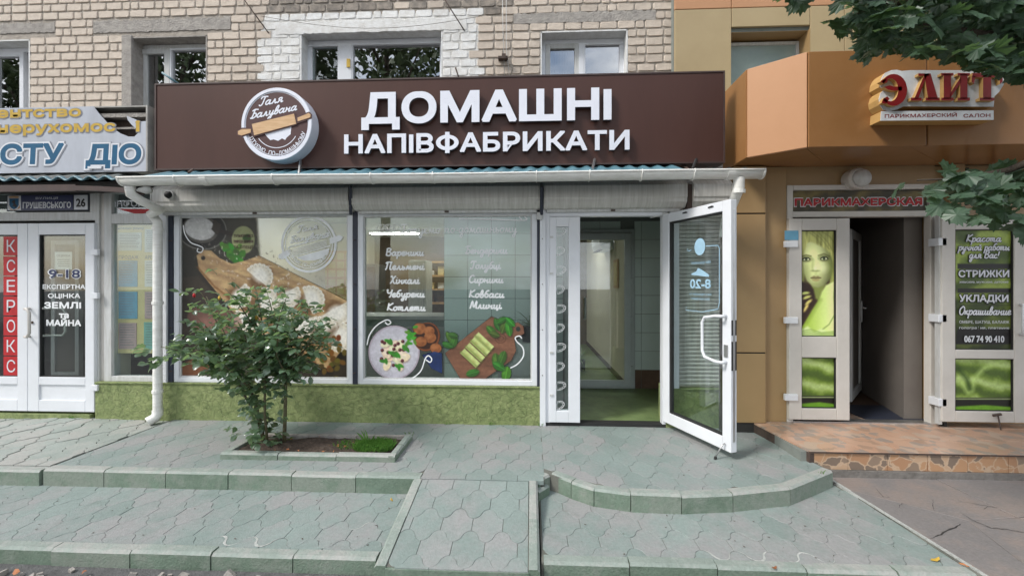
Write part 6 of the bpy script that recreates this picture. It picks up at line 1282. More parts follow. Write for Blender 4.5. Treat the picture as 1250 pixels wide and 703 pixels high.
# ================================================================== SALON BUILDING (right)
YU = 4.24
sb = thing('salon_building', 'beige and orange panelled building with a projecting orange canopy, housing the hair salon', 'building', (4, 4.0, ZR))
SX0 = PY(823, 50, YU)[0]+.004; XR = 8.0
# upper wall with window opening
ux0, ux1, _, uzt = RC(893, 36.5, 989, 96, YU); 
mb = MB(); wall_cells(mb, SX0, XR, 2.56, 9, YU+.03, YU+.30, [(ux0, ux1, 2.9, uzt)]); mb.build('wall', 'grout', sb)
B(SX0, XR, 10.5, 10.7, ZR, 9, 'rear_wall', 'mortar', sb); B(XR, XR+.2, YU+.03, 10.7, ZR, 9, 'end_wall', 'mortar', sb); B(SX0, XR, YU+.31, 10.5, 8.8, 8.99, 'roof', 'concrete', sb); B(SX0+.001, XR, YU+.3, 10.5, 2.58, 2.70, 'floor_slab', 'concrete', sb)
Zp = lambda py, px=900: PY(px, py, YU)[2]
def panel(x0, x1, z0, z1, m, y=YU, name='panel', gap=.006, th=.03): return B(x0+gap/2, x1-gap/2, y, y+th-.001, z0+gap/2, z1-gap/2, name, m, sb, .004)
panel(SX0, ux0, 2.57, Zp(10), 'beige'); panel(ux0, ux1, Zp(33.5), Zp(10)-.0, 'beige'); panel(ux1, PY(1031, 50, YU)[0], 2.57, Zp(10), 'beige'); panel(PY(1031, 50, YU)[0], PY(1160, 50, YU)[0], 2.57, Zp(10), 'beige'); panel(PY(1160, 50, YU)[0], XR, 2.57, Zp(10), 'beige')
z = Zp(10); 
for k in range(6):
    for a, b in ((SX0, ux0), (ux0, PY(1031, 50, YU)[0]), (PY(1031, 50, YU)[0], PY(1200, 50, YU)[0]), (PY(1200, 50, YU)[0], XR)): panel(a, b, z, min(z+.8, 9), 'orange_lit' if k % 2 == 0 else 'beige')
    z += .8
panel(PY(823, 0, YU)[0]+.004, PY(890, 0, YU)[0], 2.3, 2.565, 'orange')
yr = YU+.16; mb = MB(); mb.box(ux0-.001, ux0+.004, YU+.03, yr+.05, 2.9, uzt); mb.box(ux1-.004, ux1, YU+.0, yr+.05, 2.9, uzt); mb.box(ux0, ux1, YU+.03, yr+.05, uzt-.004, uzt+.001); mb.build('reveal', 'ochre', sb)
mb = MB(); frame_boxes(mb, ux0+.004, ux1-.004, 2.9, uzt-.03, .03, yr, yr+.05); fr = mb.build('window', 'pvc_old', sb, bevel=.003); B(ux0+.03, ux1-.03, yr+.02, yr+.028, 2.92, uzt-.055, 'pane', 'glass_frost', fr)
# canopy
cz0, cz1 = 2.525, 3.305; cp = [(1.918, 4.235), (1.907, 3.73), (2.262, 3.464)]; yc_ = 3.464
def fascia(p, q, m, name='fascia_panel', g=.006):
    d = Vector((q[0]-p[0], q[1]-p[1], 0)); L = d.length; d.normalize(); n = Vector((-d.y, d.x, 0)); Mx = Matrix(((d.x, n.x, 0, p[0]), (d.y, n.y, 0, p[1]), (0, 0, 1, 0), (0, 0, 0, 1)))
    mb = MB(Mx); mb.box(g, L-g, 0, .03, cz0, cz1); return mb.build(name, m, sb, bevel=.004)
fascia(cp[0], cp[1], 'orange'); fascia(cp[1], cp[2], 'orange_lit')
xj = [cp[2][0], PY(1132, 150, yc_)[0], PY(1132, 150, yc_)[0]+1.35, XR]
for a, b in zip(xj, xj[1:]): fascia((a, yc_), (b, yc_), 'orange')
mb = MB(); mb.prism([(1.93, 4.234), (1.92, 3.745), (2.272, 3.484), (XR-.01, 3.484), (XR-.01, 4.234)], cz1-.06, cz1-.02); mb.build('canopy_top', 'concrete', sb)
sf = [[(1.945, 4.07), (1.94, 3.755), (2.27, 3.505), (2.85, 4.07)], [(2.853, 4.07), (2.275, 3.505), (xj[1]-.1, 3.505), (3.9, 4.07)], [(3.903, 4.07), (xj[1]-.097, 3.505), (xj[2], 3.505), (xj[2], 4.07)], [(xj[2]+.004, 4.07), (xj[2]+.004, 3.505), (XR-.02, 3.505), (XR-.02, 4.07)]]
for P in sf: mb = MB(); mb.prism(P, cz0+.004, cz0+.02); mb.build('soffit_panel', 'orange', sb)
mb = MB(); mb.prism([(1.96, 4.23), (1.95, 3.77), (2.29, 3.51), (XR-.02, 3.51), (XR-.02, 4.23)], cz0+.05, cz0+.06); mb.build('canopy_core', 'black_gap', sb)
# ground floor wall, columns
YL2 = 4.07; XQ = lambda px, y=4.07: PY(px, 350, y)[0]; ZQ = lambda px, py, y=4.07: PY(px, py, y)[2]
c1, c2, c3 = XQ(896.5, 3.99), XQ(936, 3.99), XQ(958)
for z0, z1 in ((ZT+.003, ZQ(915, 431, 3.99)), (ZQ(915, 430, 3.99), ZQ(915, 261, 3.99)), (ZQ(915, 260, 3.99), cz0)): mb = MB(); mb.prism([(c1, 4.2), (c1, 3.99), (c2-.012, 3.99), (c2, 4.0), (c2, 4.2)], z0, z1-.005); mb.build('column_panel', 'ochre', sb, bevel=.004)
B(c1+.01, c2-.01, 4.0, 4.4, ZR, cz0-.01, 'column_core', 'black_gap', sb); B(c2+.001, c3, YL2-.03, YL2+.2, ZT+.001, cz0, 'pier', 'ochre', sb, .004)
xd0, xd1 = XQ(958), XQ(1141); zdt = ZQ(1050, 226.5)
B(xd0, xd1, YL2, YL2+.2, zdt, cz0+.003, 'lintel_panel', 'ochre', sb); 
xo0 = XQ(1143); B(xd1, XR, YL2+.02, YL2+.25, ZT, cz0+.002, 'wall_lower', 'ochre', sb); B(XQ(1158, 4.03), XQ(1177, 4.03), 4.02, YL2+.02, 2.13, cz0+.003, 'pilaster', 'ochre', sb, .004)
mb = MB(); mb.box(XQ(1178), XQ(1181), 4.055, 4.09, 2.15, 2.5); mb.box(XQ(1212), XQ(1214), 4.055, 4.09, 2.15, 2.5); mb.build('panel_joint', 'dark', sb)
# door set
sd_ = thing('salon_entrance', 'cream-framed salon entrance with a printed transom, a fixed leaf and a dark open doorway', 'doorway', ((xd0+xd1)/2, YL2, ZT))
mb = MB(); zA, zB = ZQ(1050, 262), ZQ(1050, 232.5); mb.box(xd0, XQ(965), 4.03, 4.1, ZT, zdt); mb.box(XQ(1131), xd1, 4.03, 4.1, ZT, zdt); mb.box(XQ(965), XQ(1131), 4.03, 4.1, zB, zdt); mb.box(XQ(965), XQ(1131), 4.03, 4.1, ZQ(1050, 265.5), ZQ(1050, 258.5)); mb.build('frame', 'pvc_cream', sd_, bevel=.005)
B(XQ(965), XQ(1131), 4.03, 4.12, ZT, ZT+.012, 'threshold', 'metal', sd_)
P4 = Paint(965, 233, 1131, 258, 1); n4 = P4.noise(22, 31); rr_ = .5+.5*np.sin((P4.X*.10+P4.Y*.16)+6*n4); P4.put(np.ones_like(P4.X), np.stack([.20+.25*rr_, .17+.22*rr_, .06+.12*rr_], -1)); tr = P4.build('transom_print', 4.06, sd_)
mb = MB(); mo = MB(); ln(mb, 'ПАРИКМАХЕРСКАЯ', 970, 1126, 246.5, 9.5, .05, 4.056); ln(mo, 'ПАРИКМАХЕРСКАЯ', 969, 1127, 246.5, 11.5, .085, 4.0585); mb.build('lettering', 'red', tr); mo.build('lettering_outline', 'white_print', tr)
def face_paint(P):
    n = P.noise(6, 41, sx=2.4, sy=.3); nn = P.noise(9, 43); Xr = P.X; Yr = P.Y
    P.put(np.ones_like(P.X), (.20, .13, .07)); hair = np.stack([.42+.50*n, .43+.50*n, .20+.38*n], -1)
    P.put(P.poly([(978, 280), (1022, 280), (1022, 350), (1012, 352), (1016, 325), (984, 300), (981, 345), (978, 345)], 1), hair)
    lit = np.clip(1.05-((Xr-993)/26)**2-((Yr-318)/52)**2, .35, 1)[..., None]; skin = np.array([.86, .89, .62])*lit+np.array([.10, .11, .02])*(1-lit)
    P.put(P.poly([(990, 343), (1009, 343), (1004, 356), (1000, 368), (993, 362)], 1.5), (.48, .52, .25))
    P.put(P.poly([(982, 298), (990, 294), (1004, 296), (1014, 306), (1017, 318), (1017, 331), (1013, 341), (1007, 348), (999, 351), (992, 349.5), (985, 343), (981, 333), (979.5, 320), (980, 306)], 1.3), skin)
    P.put(P.ell(1015, 328, 4, 17, -8, 4), (.50, .55, .26), .7); P.put(P.ell(983, 336, 4, 12, 12, 4), (.55, .60, .32), .5); P.put(P.ell(1004, 327, 6, 5, 0, 4), (.93, .95, .74), .5)
    P.put(P.poly([(978, 280), (1000, 281), (992, 290), (985, 297), (981, 310), (979, 325), (978, 325)], 1.2), hair*.96); P.put(P.poly([(985, 284), (1022, 280), (1022, 345), (1018, 345), (1018, 322), (1013, 309), (1003, 301), (993, 296), (986, 294)], 1.5), hair)
    for a, b, c_, d in ((988, 284, 1002, 299), (992, 283, 1012, 304), (998, 283, 1019, 310), (1004, 283, 1021, 300)): P.put(P.line([(a, b), ((a+c_)/2+1, (b+d)/2-2), (c_, d)], 1.0, 1), (.40, .40, .18), .45)
    for ex, ey, s_ in ((984.2, 316.4, 1), (1006.0, 315.6, -1)):
        P.put(P.ell(ex, ey-.5, 5.8, 3.3, 0, 2), (.22, .23, .10), .75); P.put(P.ell(ex, ey+.3, 3.6, 1.5, 0), (.86, .88, .72)); P.put(P.ell(ex, ey+.1, 1.7, 1.6), (.20, .26, .12)); P.put(P.line([(ex-4.4, ey+.2), (ex-1, ey-1.7), (ex+3, ey-1.4), (ex+4.8, ey+.3)], 1.1), (.07, .08, .03)); P.put(P.line([(ex-4, ey+1.6), (ex, ey+2.3), (ex+4, ey+1.2)], .6, .8), (.18, .20, .08), .7)
    P.put(P.line([(980, 312.4), (984, 311.2), (990, 312.6)], 1.1, .8), (.30, .30, .12), .8); P.put(P.line([(999, 312), (1006, 309.8), (1013, 312.8)], 1.1, .8), (.30, .30, .12), .8)
    P.put(P.line([(992.5, 317), (992, 325), (992.6, 329.5)], 1.6, 2), (.56, .60, .34), .6); P.put(P.ell(995.3, 330.6, 3.8, 1.0, 0, 1), (.42, .45, .22), .75); P.put(P.ell(995, 328, 1.6, 2.4, 0, 1.5), (.93, .95, .76), .6); P.put(P.ell(996, 334, 1.2, 1.6, 0, 1.5), (.66, .70, .42), .5)
    P.put(P.poly([(989.3, 339), (993.5, 336.8), (996, 337.5), (998.5, 336.8), (1002.5, 338.9), (999, 339.8), (993, 339.8)], .8), (.52, .48, .30)); P.put(P.poly([(990, 339.6), (1002, 339.4), (999.5, 343), (996, 343.8), (992.5, 343)], .8), (.66, .62, .40)); P.put(P.line([(989.8, 339.4), (996, 339.9), (1002.3, 339.2)], .7), (.22, .20, .09)); P.put(P.ell(996, 346.6, 4, 1.3, 0, 1.5), (.58, .62, .34), .5)
    P.put(P.poly([(978, 343), (985, 346), (993, 353), (995, 362), (990, 374), (984, 384), (978, 388)], 1.5), (.17, .10, .06))
    g = np.clip((Xr-982)/36, 0, 1); P.put(P.poly([(1022, 343), (1017, 344), (1008, 348), (1003, 356), (1000, 365), (991, 379), (984, 391), (978, 400), (978, 412), (1022, 412)], 1.2), np.stack([.60+.27*g, .72+.20*g, .24+.40*g], -1))
    P.put(P.line([(1001, 366), (992, 381), (985, 393)], 2.5, 3), (.42, .52, .14), .6); P.put(P.line([(1020, 382), (1012, 396), (1004, 402)], 1.0, 1), (.30, .38, .10), .7); P.put(P.line([(1018.5, 350), (1017.5, 362), (1018.5, 372)], .8, .8), (.30, .32, .12), .5)
    for k, (x, y, a) in enumerate(((983, 358, -8), (985, 363, -20), (987, 369, -40), (984, 376, -60))): P.put(P.ell(x, y, 5.2, 2.0, a, .8), (.70+.04*k, .74, .42)); P.put(P.ell(x+1, y+1.8, 4.6, .8, a, .8), (.22, .16, .08), .7)
    P.put(P.poly([(978, 402), (986, 398), (994, 405), (1003, 401), (1012, 406), (1022, 402), (1022, 413), (978, 413)], 1.5), (.80, .86, .60)); 
    for k in range(5): P.put(P.line([(978, 404+k*2.1), (990, 402+k*2.4), (1003, 406+k*1.4), (1022, 404+k*2)], .9, 1), (.42, .54, .18), .7)
def satin(P, x0, y0, x1, y1, seed, y_break=None):
    n = P.noise(18, seed); f_ = .5+.5*np.sin((P.Y-y0)*.24+6*np.sin((P.X-x0)*.022+seed)*.35+3.0*(n-.5)); P.put(np.ones_like(P.X), np.stack([.30+.40*f_**1.3, .39+.40*f_**1.2, .13+.36*f_**2], -1))
    if y_break:
        P.put(P.poly([(x0-2, y_break), (x1+2, y_break), (x1+2, y1+2), (x0-2, y1+2)]), (.07, .07, .03)); P.put(P.poly([(x0-2, y_break+1), (x1+2, y_break+1), (x1+2, y_break+2.4), (x0-2, y_break+2.4)]), (.62, .68, .48)); P.put(P.poly([(x0-2, y1-6), (x0+(x1-x0)*.5, y1-8), (x1+2, y1-5), (x1+2, y1-1), (x0-2, y1-1)], 1), (.42, .62, .14))
def door_leaf(parent, px0, px1, ya, yb, gx0_, gx1_, gy, y, mname='pvc', hinge_left=True):
    x0, x1, z0, z1 = XQ(px0, y), XQ(px1, y), ZQ((px0+px1)/2, yb, y), ZQ((px0+px1)/2, ya, y); g0, g1 = XQ(gx0_, y), XQ(gx1_, y); c = (gx0_+gx1_)/2
    zz = [ZQ(c, v, y) for v in gy]; mb = MB(); mb.box(x0, g0, y, y+.06, z0, z1); mb.box(g1, x1, y, y+.06, z0, z1)
    for a, b in ((zz[0], z1), (zz[2], zz[1]), (z0, zz[3])): mb.box(g0, g1, y, y+.06, a, b)
    d = mb.build('door_leaf', mname, parent, bevel=.006); mb = MB(); frame_boxes(mb, g0, g1, zz[1], zz[0], .007, y+.01, y+.05); frame_boxes(mb, g0, g1, zz[3], zz[2], .007, y+.01, y+.05); mb.build('seal', 'dark', d)
    return d
d1 = door_leaf(sd_, 963.5, 1037.5, 266.5, 512.5, 979, 1021.5, (281, 411, 436.5, 498.5), 4.0, 'pvc_cream')
P5 = Paint(979, 281, 1021.5, 411, 3); face_paint(P5); P5.c = np.clip(P5.c*1.16, 0, 1); P5.grain = .02; P5.build('printed_poster', 4.03, d1, label='green-tinted poster of a long-haired woman resting on her arm')
P6 = Paint(979, 436.5, 1021.5, 498.5, 1.6); satin(P6, 979, 436.5, 1021.5, 498.5, 3, 483); P6.build('printed_film', 4.03, d1)
for py in (298, 391, 485): B(XQ(958.5, 3.99), XQ(974, 3.99), 3.985, 4.02, ZQ(966, py, 3.99)-.03, ZQ(966, py, 3.99)+.03, 'hinge', 'pvc', d1, .004)
B(XQ(958.5, 3.99), XQ(975, 3.99), 3.994, 3.999, ZQ(966, 293, 3.99), ZQ(966, 281.5, 3.99), 'sticker', 'paper_blue', d1)
# open right leaf folded flat against the wall
ol_ = thing('open_salon_door', 'cream door leaf folded back against the wall at the far right, with a green price poster', 'door', (XQ(1200, 3.92), 3.92, ZT))
d2 = door_leaf(ol_, 1150, 1258, 264, 515.5, 1166.5, 1238.5, (280, 427, 438, 502), 3.93, 'pvc_cream')
mb = MB(); mb.box(XQ(1145.5, 3.95), XQ(1149.5, 3.95), 3.945, 3.985, ZT+.03, ZQ(1146, 264)); mb.build('edge_strip', 'pvc_old', d2); B(XQ(1141.2), XQ(1144), 3.98, 4.06, ZT, ZQ(1146, 264), 'gap_shade', 'dark', d2)  # dark strip stands in for shade in the gap beside the frame
for py in (296, 388, 489): B(XQ(1138, 3.99), XQ(1148, 3.99), 3.93, 4.03, ZQ(1140, py, 3.99)-.035, ZQ(1140, py, 3.99)+.035, 'hinge', 'pvc', d2, .004)
mb = MB(); hx = XQ(1246, 3.9); z1_, z0_ = ZQ(1246, 371), ZQ(1246, 406); mb.tube([(hx+.03, 3.93, z1_), (hx+.02, 3.89, z1_), (hx-.01, 3.87, z1_-.02), (hx-.01, 3.87, z0_+.02), (hx+.02, 3.89, z0_), (hx+.03, 3.93, z0_)], .013, 8); mb.build('handle', 'pvc', d2, smooth=True)
mb = MB(); p = PY(1220, 508, 3.9); mb.tube([(p[0]-.03, 3.925, p[2]), (p[0]+.03, 3.915, p[2]+.015)], .012, 6); mb.tube([(p[0]+.01, 3.92, p[2]), (p[0]-.01, 3.88, ZT+.01)], .006, 5); mb.build('door_stop', 'rust', d2)
P7 = Paint(1166.5, 280, 1238.5, 427, 1.2); n7 = P7.noise(30, 51); r7 = .5+.5*np.sin((P7.X-1166)*.05+(P7.Y-280)*.11+8*n7); dk = np.clip(((P7.Y-330)/90), 0, 1)
P7.put(np.ones_like(P7.X), np.stack([(.26+.36*r7)*(1-.5*dk), (.34+.36*r7)*(1-.5*dk), (.07+.22*r7)*(1-.5*dk)], -1))
for a, b in ((322, 328), (352, 357.5), (401, 420)): P7.put(P7.poly([(1169, a), (1236 if a < 400 else 1240, a), (1236 if a < 400 else 1240, b), (1169 if a < 400 else 1166, b)]), (.07, .05, .045))
P7.put(P7.poly([(1170, 372.3), (1235, 372.3), (1235, 373), (1170, 373)]), (.15, .16, .08))
pp = P7.build('price_poster', 3.955, d2); P8 = Paint(1166.5, 438, 1238.5, 502, 1.2); satin(P8, 1166.5, 438, 1238.5, 502, 8, 485)
P8.put(P8.line([(1168, 462), (1176, 470), (1182, 479), (1186, 477), (1190, 462), (1200, 450), (1225, 439)], 5, 3), (.75, .86, .50), .8); P8.put(P8.line([(1170, 450), (1180, 462), (1184, 474)], 4, 3), (.12, .22, .02), .8); P8.build('printed_film', 3.955, d2)
mb = MB(); mo = MB(); mk = MB(); yq = 3.948
for s_, a, b, z in (('Красота', 1179, 1222, 295), ('ручной работы', 1170, 1232, 305.5), ('для Вас!', 1183, 1219, 315)):
    script(mo, s_, XQ(a, yq)-.002, XQ(b, yq)+.004, ZQ(1200, z, yq), 4.1*3.95/F, .021, yq+.003); script(mb, s_, XQ(a, yq), XQ(b, yq), ZQ(1200, z, yq), 4.1*3.95/F, .011, yq)
script(mo, 'Окрашивание', XQ(1170, yq)-.002, XQ(1234, yq)+.004, ZQ(1200, 384, yq), 4.8*3.95/F, .021, yq+.003); script(mb, 'Окрашивание', XQ(1170, yq), XQ(1234, yq), ZQ(1200, 384, yq), 4.8*3.95/F, .011, yq)
for s_, a, b, z, h, off in (('СТРИЖКИ', 1170, 1232, 334, 8.6, .035), ('УКЛАДКИ', 1171, 1231, 364, 8.6, .035)): ln(mo, s_, a-1, b+1, z, h+2.4, off+.05, yq+.002); ln(mb, s_, a, b, z, h, off, yq)
for s_, a, b, z, h in (('женские, мужские, детские', 1171, 1231, 344, 3), ('ОМБРЕ, ШАТУШ, БАЛАЯЖ', 1171, 1232, 393, 3.4), ('голография, плетение', 1171, 1232, 400, 3)): ln(mb, s_, a, b, z, h, .01, yq)
ln(mb, '067 74 90 410', 1177, 1226, 413.5, 8.5, .03, yq); mb.build('poster_lettering', 'white_print', pp); mo.build('lettering_shadow', 'black_print', pp)
# salon interior
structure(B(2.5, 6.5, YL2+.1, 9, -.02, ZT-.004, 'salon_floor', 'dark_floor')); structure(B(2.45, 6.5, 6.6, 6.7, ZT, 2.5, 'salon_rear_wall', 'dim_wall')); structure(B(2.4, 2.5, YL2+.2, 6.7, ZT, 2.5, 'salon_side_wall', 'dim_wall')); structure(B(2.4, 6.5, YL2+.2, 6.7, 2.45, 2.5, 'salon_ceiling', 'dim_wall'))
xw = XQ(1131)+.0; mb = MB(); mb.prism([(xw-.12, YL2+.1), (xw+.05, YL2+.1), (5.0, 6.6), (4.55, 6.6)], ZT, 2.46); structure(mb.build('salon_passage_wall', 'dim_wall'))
mt = tag(B(XQ(1042, 4.3), XQ(1118, 4.3), 4.14, 4.62, ZT-.003, ZT+.006, 'door_mat', 'navy'), 'dark grey doormat just inside the salon entrance', 'mat')
sw = thing('inner_door', 'half-open white framed inner door leaf with a lever handle at the left of the dark salon doorway', 'door', (3.3, 4.9, ZT))
A_, B_ = Vector(PY(1040, 350, 4.6)), Vector(PY(1052, 350, 5.15)); d = Vector((B_.x-A_.x, B_.y-A_.y, 0)); Ld = d.length; d.normalize(); n_ = Vector((-d.y, d.x, 0)); MX = Matrix(((d.x, n_.x, 0, A_.x), (d.y, n_.y, 0, A_.y), (0, 0, 1, 0), (0, 0, 0, 1)))
mb = MB(MX); frame_boxes(mb, 0, Ld, ZT+.04, 2.0, .09, 0, .05); mb.build('frame', 'pvc_old', sw, bevel=.004); mb = MB(MX); mb.box(.09, Ld-.09, .02, .03, ZT+.13, 1.91); mb.build('panel', 'dim_wall', sw); mb = MB(MX); mb.box(Ld-.07, Ld-.03, -.012, 0, .95, 1.2); mb.tube([(Ld-.05, -.01, 1.12), (Ld-.05, -.05, 1.12), (Ld-.17, -.05, 1.12)], .009, 6); mb.build('handle', 'metal', sw)
sw2 = thing('inner_door', 'narrow glazed inner door frame standing deep in the dark salon passage', 'door', (4.2, 5.9, ZT)); A_, B_ = Vector(PY(1084, 350, 5.2)), Vector(PY(1099, 350, 4.7)); d = Vector((B_.x-A_.x, B_.y-A_.y, 0)); Ld = d.length; d.normalize(); n_ = Vector((-d.y, d.x, 0)); MX = Matrix(((d.x, n_.x, 0, A_.x), (d.y, n_.y, 0, A_.y), (0, 0, 1, 0), (0, 0, 0, 1)))
mb = MB(MX); frame_boxes(mb, 0, Ld, ZT+.02, 2.4, .06, 0, .05); mb.box(.06, Ld-.06, 0, .05, 1.2, 1.27); mb.build('frame', 'pvc_old', sw2, bevel=.004); mb = MB(MX); mb.box(.06, Ld-.06, .02, .03, ZT+.08, 1.2); mb.build('lower_panel', 'dark_floor', sw2); mb = MB(MX); mb.box(.06, Ld-.06, .02, .03, 1.27, 2.34); mb.build('upper_panel', 'glass', sw2)
mb = MB(); n = 60; xa_, xb_ = XQ(1050, 5.9), XQ(1110, 5.9); mb.add([(xa_+(xb_-xa_)*i/n, 5.9+.03*math.sin(i*.9), z) for z in (ZT+.1, 2.44) for i in range(n+1)], [(i, i+1, n+2+i, n+1+i) for i in range(n)]); tag(mb.build('curtain', 'dim_wall', smooth=True), 'taupe floor-length curtain at the back of the dark salon passage', 'curtain')
# round lamp
lc = Vector(PY(1048, 218.5, 4.0)); lm = thing('wall_lamp', 'round unlit white bulkhead lamp above the salon entrance', 'lamp', (lc.x, YL2, lc.z-.1))
mb = MB(); mb.tube([(lc.x-.012, YL2, lc.z), (lc.x-.012, 3.98, lc.z), (lc.x-.012, 3.965, lc.z)], [.098, .098, .088], 28); mb.build('base_ring', 'pvc_cream', lm, smooth=False); mb = MB(); mb.tube([(lc.x, 3.966, lc.z), (lc.x, 3.95, lc.z), (lc.x, 3.925, lc.z), (lc.x, 3.91, lc.z)], [.082, .08, .06, .01], 28); mb.build('diffuser', 'pvc_old', lm, smooth=True)
# salon sign
ysn = yc_-.105; ss = thing('salon_sign', 'white-faced ochre-sided salon sign with red letters, fixed to the orange canopy', 'sign', (XQ(1150, ysn), ysn, ZQ(1150, 150, ysn)))
q = lambda x, y, Y=ysn: (PY(x, y, Y)[0], PY(x, y, Y)[2])
out_ = [q(1092+24*math.cos(a)-(2 if 0 else 0), 110-24*math.sin(a)*1.0) for a in np.linspace(.75, 2.75, 9)]
outl = [q(1111, 86)]+[q(1101, 87), q(1095, 85.5), q(1088, 86), q(1081, 89), q(1077, 94), q(1075, 99), q(1074.5, 106), q(1079, 110), q(1075, 114), q(1073, 121), q(1074, 128), q(1078, 134), q(1085, 136), q(1095, 134), q(1103, 130), q(1108, 130), q(1213, 130.5), q(1214, 118), q(1220, 112), q(1225, 104), q(1227, 96), q(1222, 89), q(1213, 87), q(1195, 86)]
mb = MB(); mb.cm = 0; mb.prism(outl, -(ysn+.004), -ysn, 'y'); mb.build('face', 'white_print', ss); mb = MB(); mb.prism(outl, -(yc_-.001), -(ysn+.004), 'y'); mb.build('box_side', 'sign_yellow', ss)
sub = [q(1076, 136), q(1213, 135), q(1213, 146.5), q(1075, 147.5)]; mb = MB(); mb.prism(sub, -(ysn+.004), -ysn, 'y'); mb.build('lower_face', 'white_print', ss); mb = MB(); mb.prism(sub, -(yc_-.001), -(ysn+.004), 'y'); mb.build('lower_box_side', 'sign_yellow', ss)
for s_, a, b in (('ПАРИКМАХЕРСКИЙ', 1080, 1168), ('САЛОН', 1176, 1209)): mb = MB(); ln(mb, s_, a, b, 141.3, 4.4, .02, ysn-.001); mb.build('lower_word', 'sign_red', ss)
def red_letter(polys):
    mb = MB()
    for pl_ in polys: P = [q(a, b, ysn-.03) for a, b in pl_]; n0 = len(mb.f); mb.prism(P, -(ysn-.0), -(ysn-.03), 'y'); mb.mi[n0+2:] = [1]*(len(mb.mi)-n0-2)
    mb.build('letter', ['sign_red', 'sign_yellow'], ss)
thick = lambda p, w0: [(x, y-w) for (x, y), w in zip(p, w0)]+[(x, y+w) for (x, y), w in list(zip(p, w0))[::-1]]
E1 = []
an = np.linspace(math.radians(150), math.radians(-140), 20); o_ = [(1091+16.5*math.cos(a), 110-19.5*math.sin(a)) for a in an]; i_ = [(1087+9.5*math.cos(a), 110-(15.5-1.5*abs(math.sin(a)))*math.sin(a)) for a in an]
for k in range(19): E1.append([o_[k], o_[k+1], i_[k+1], i_[k]])
E1 += [[(1079, 106.5), (1086, 104.5), (1092, 106), (1101, 106), (1101, 111), (1090, 111), (1084, 109.5)], [(1074.5, 100), (1078, 97), (1084, 97.5), (1083, 101), (1078, 102)], [(1078, 121), (1083, 118), (1086, 121), (1081, 127), (1076, 126)]]
red_letter(E1)
red_letter([[(1128, 90), (1136, 90), (1145, 121), (1133, 121)], [(1129, 90), (1131.5, 92), (1121, 121), (1116, 121)], [(1121, 90), (1134, 90), (1134, 93), (1121, 93)], [(1112, 119.5), (1125, 119.5), (1125, 123), (1112, 123)], [(1130, 119.5), (1147, 119.5), (1147, 123), (1130, 123)]])
red_letter([[(1152, 91), (1161, 91), (1161, 121), (1152, 121)], [(1172, 91), (1181, 91), (1181, 121), (1172, 121)], [(1160, 114), (1173, 94), (1173, 101), (1160, 120)], [(1149, 89.5), (1164, 89.5), (1164, 92.5), (1149, 92.5)], [(1169, 89.5), (1184, 89.5), (1184, 92.5), (1169, 92.5)], [(1149, 119.5), (1164, 119.5), (1164, 123), (1149, 123)], [(1169, 119.5), (1184, 119.5), (1184, 123), (1169, 123)]])
red_letter([[(1200, 91), (1210, 91), (1210, 121), (1200, 121)], [(1187, 89.5), (1223, 89.5), (1223, 94.5), (1187, 94.5)], [(1186, 93), (1191, 93), (1189, 103), (1186, 100)], [(1219, 93), (1224, 93), (1224, 100), (1221, 103)], [(1196, 119.5), (1214, 119.5), (1214, 123), (1196, 123)]])
# ================================================================== ROSE BUSH
bx, by = -2.24, 3.40
rose = thing('rose_bush', 'rose bush with glossy green leaves growing from the planting bed before the left display window', 'bush', (bx, by, .03))
def leaf_mesh(name, L, Wd, m, fold=.25):
    n = 4; vs = [(0, 0, 0)]; fs = []
    prof = [(.2, .62), (.5, 1), (.8, .62)]
    mid_ = [(0, 0, 0)]+[(L*t, 0, .04*L*math.sin(math.pi*t)) for t, _ in prof]+[(L, 0, -.05*L)]; lf_ = [(L*t, Wd/2*w_, fold*Wd/2*w_) for t, w_ in prof]; rt_ = [(L*t, -Wd/2*w_, fold*Wd/2*w_) for t, w_ in prof]
    vs = mid_+lf_+rt_; fs = [(0, 1, 5), (1, 2, 6, 5), (2, 3, 7, 6), (3, 4, 7), (0, 8, 1), (1, 8, 9, 2), (2, 9, 10, 3), (3, 10, 4)]
    me = bpy.data.meshes.new(name); me.from_pydata(vs, [], fs); me.materials.append(M[m]); me.update(); me.polygons.foreach_set('use_smooth', [True]*len(fs)); return me
RL = [leaf_mesh('leaf', l, w_, 'rose_leaf', f) for l, w_, f in ((.064, .046, .3), (.054, .042, .1), (.072, .050, .2), (.048, .036, .5), (.060, .040, -.2), (.056, .044, .7))]
rs = random.Random(21); leaves = []
canes = []
targets = [(240, 388), (246, 432), (252, 362), (275, 352), (300, 372), (326, 356), (350, 362), (380, 374), (396, 396), (372, 412), (340, 402), (300, 412), (268, 418), (312, 352), (246, 358), (290, 392), (360, 388), (386, 416), (240, 410), (332, 428), (218, 424), (196, 423)]
stems = [[Vector((bx-.02, by, .03)), Vector((bx-.06, by+.01, .22)), Vector((bx-.11, by, .42)), Vector((bx-.15, by-.02, .58))], [Vector((bx+.13, by+.03, .03)), Vector((bx+.14, by+.03, .3)), Vector((bx+.15, by+.02, .55)), Vector((bx+.17, by, .72))], [Vector((bx+.02, by-.02, .03)), Vector((bx+.0, by-.03, .3)), Vector((bx-.0, by-.03, .55)), Vector((bx+.03, by-.03, .66))], [Vector((bx-.04, by+.02, .03)), Vector((bx-.10, by+.03, .25)), Vector((bx-.22, by+.03, .45)), Vector((bx-.32, by+.03, .62))]]
for st_, r0_ in zip(stems, (.013, .016, .011, .010)): mb = MB(); mb.tube(st_, [r0_, r0_*.9, r0_*.8, r0_*.65], 7); mb.build('stem', 'stem', rose, smooth=True)
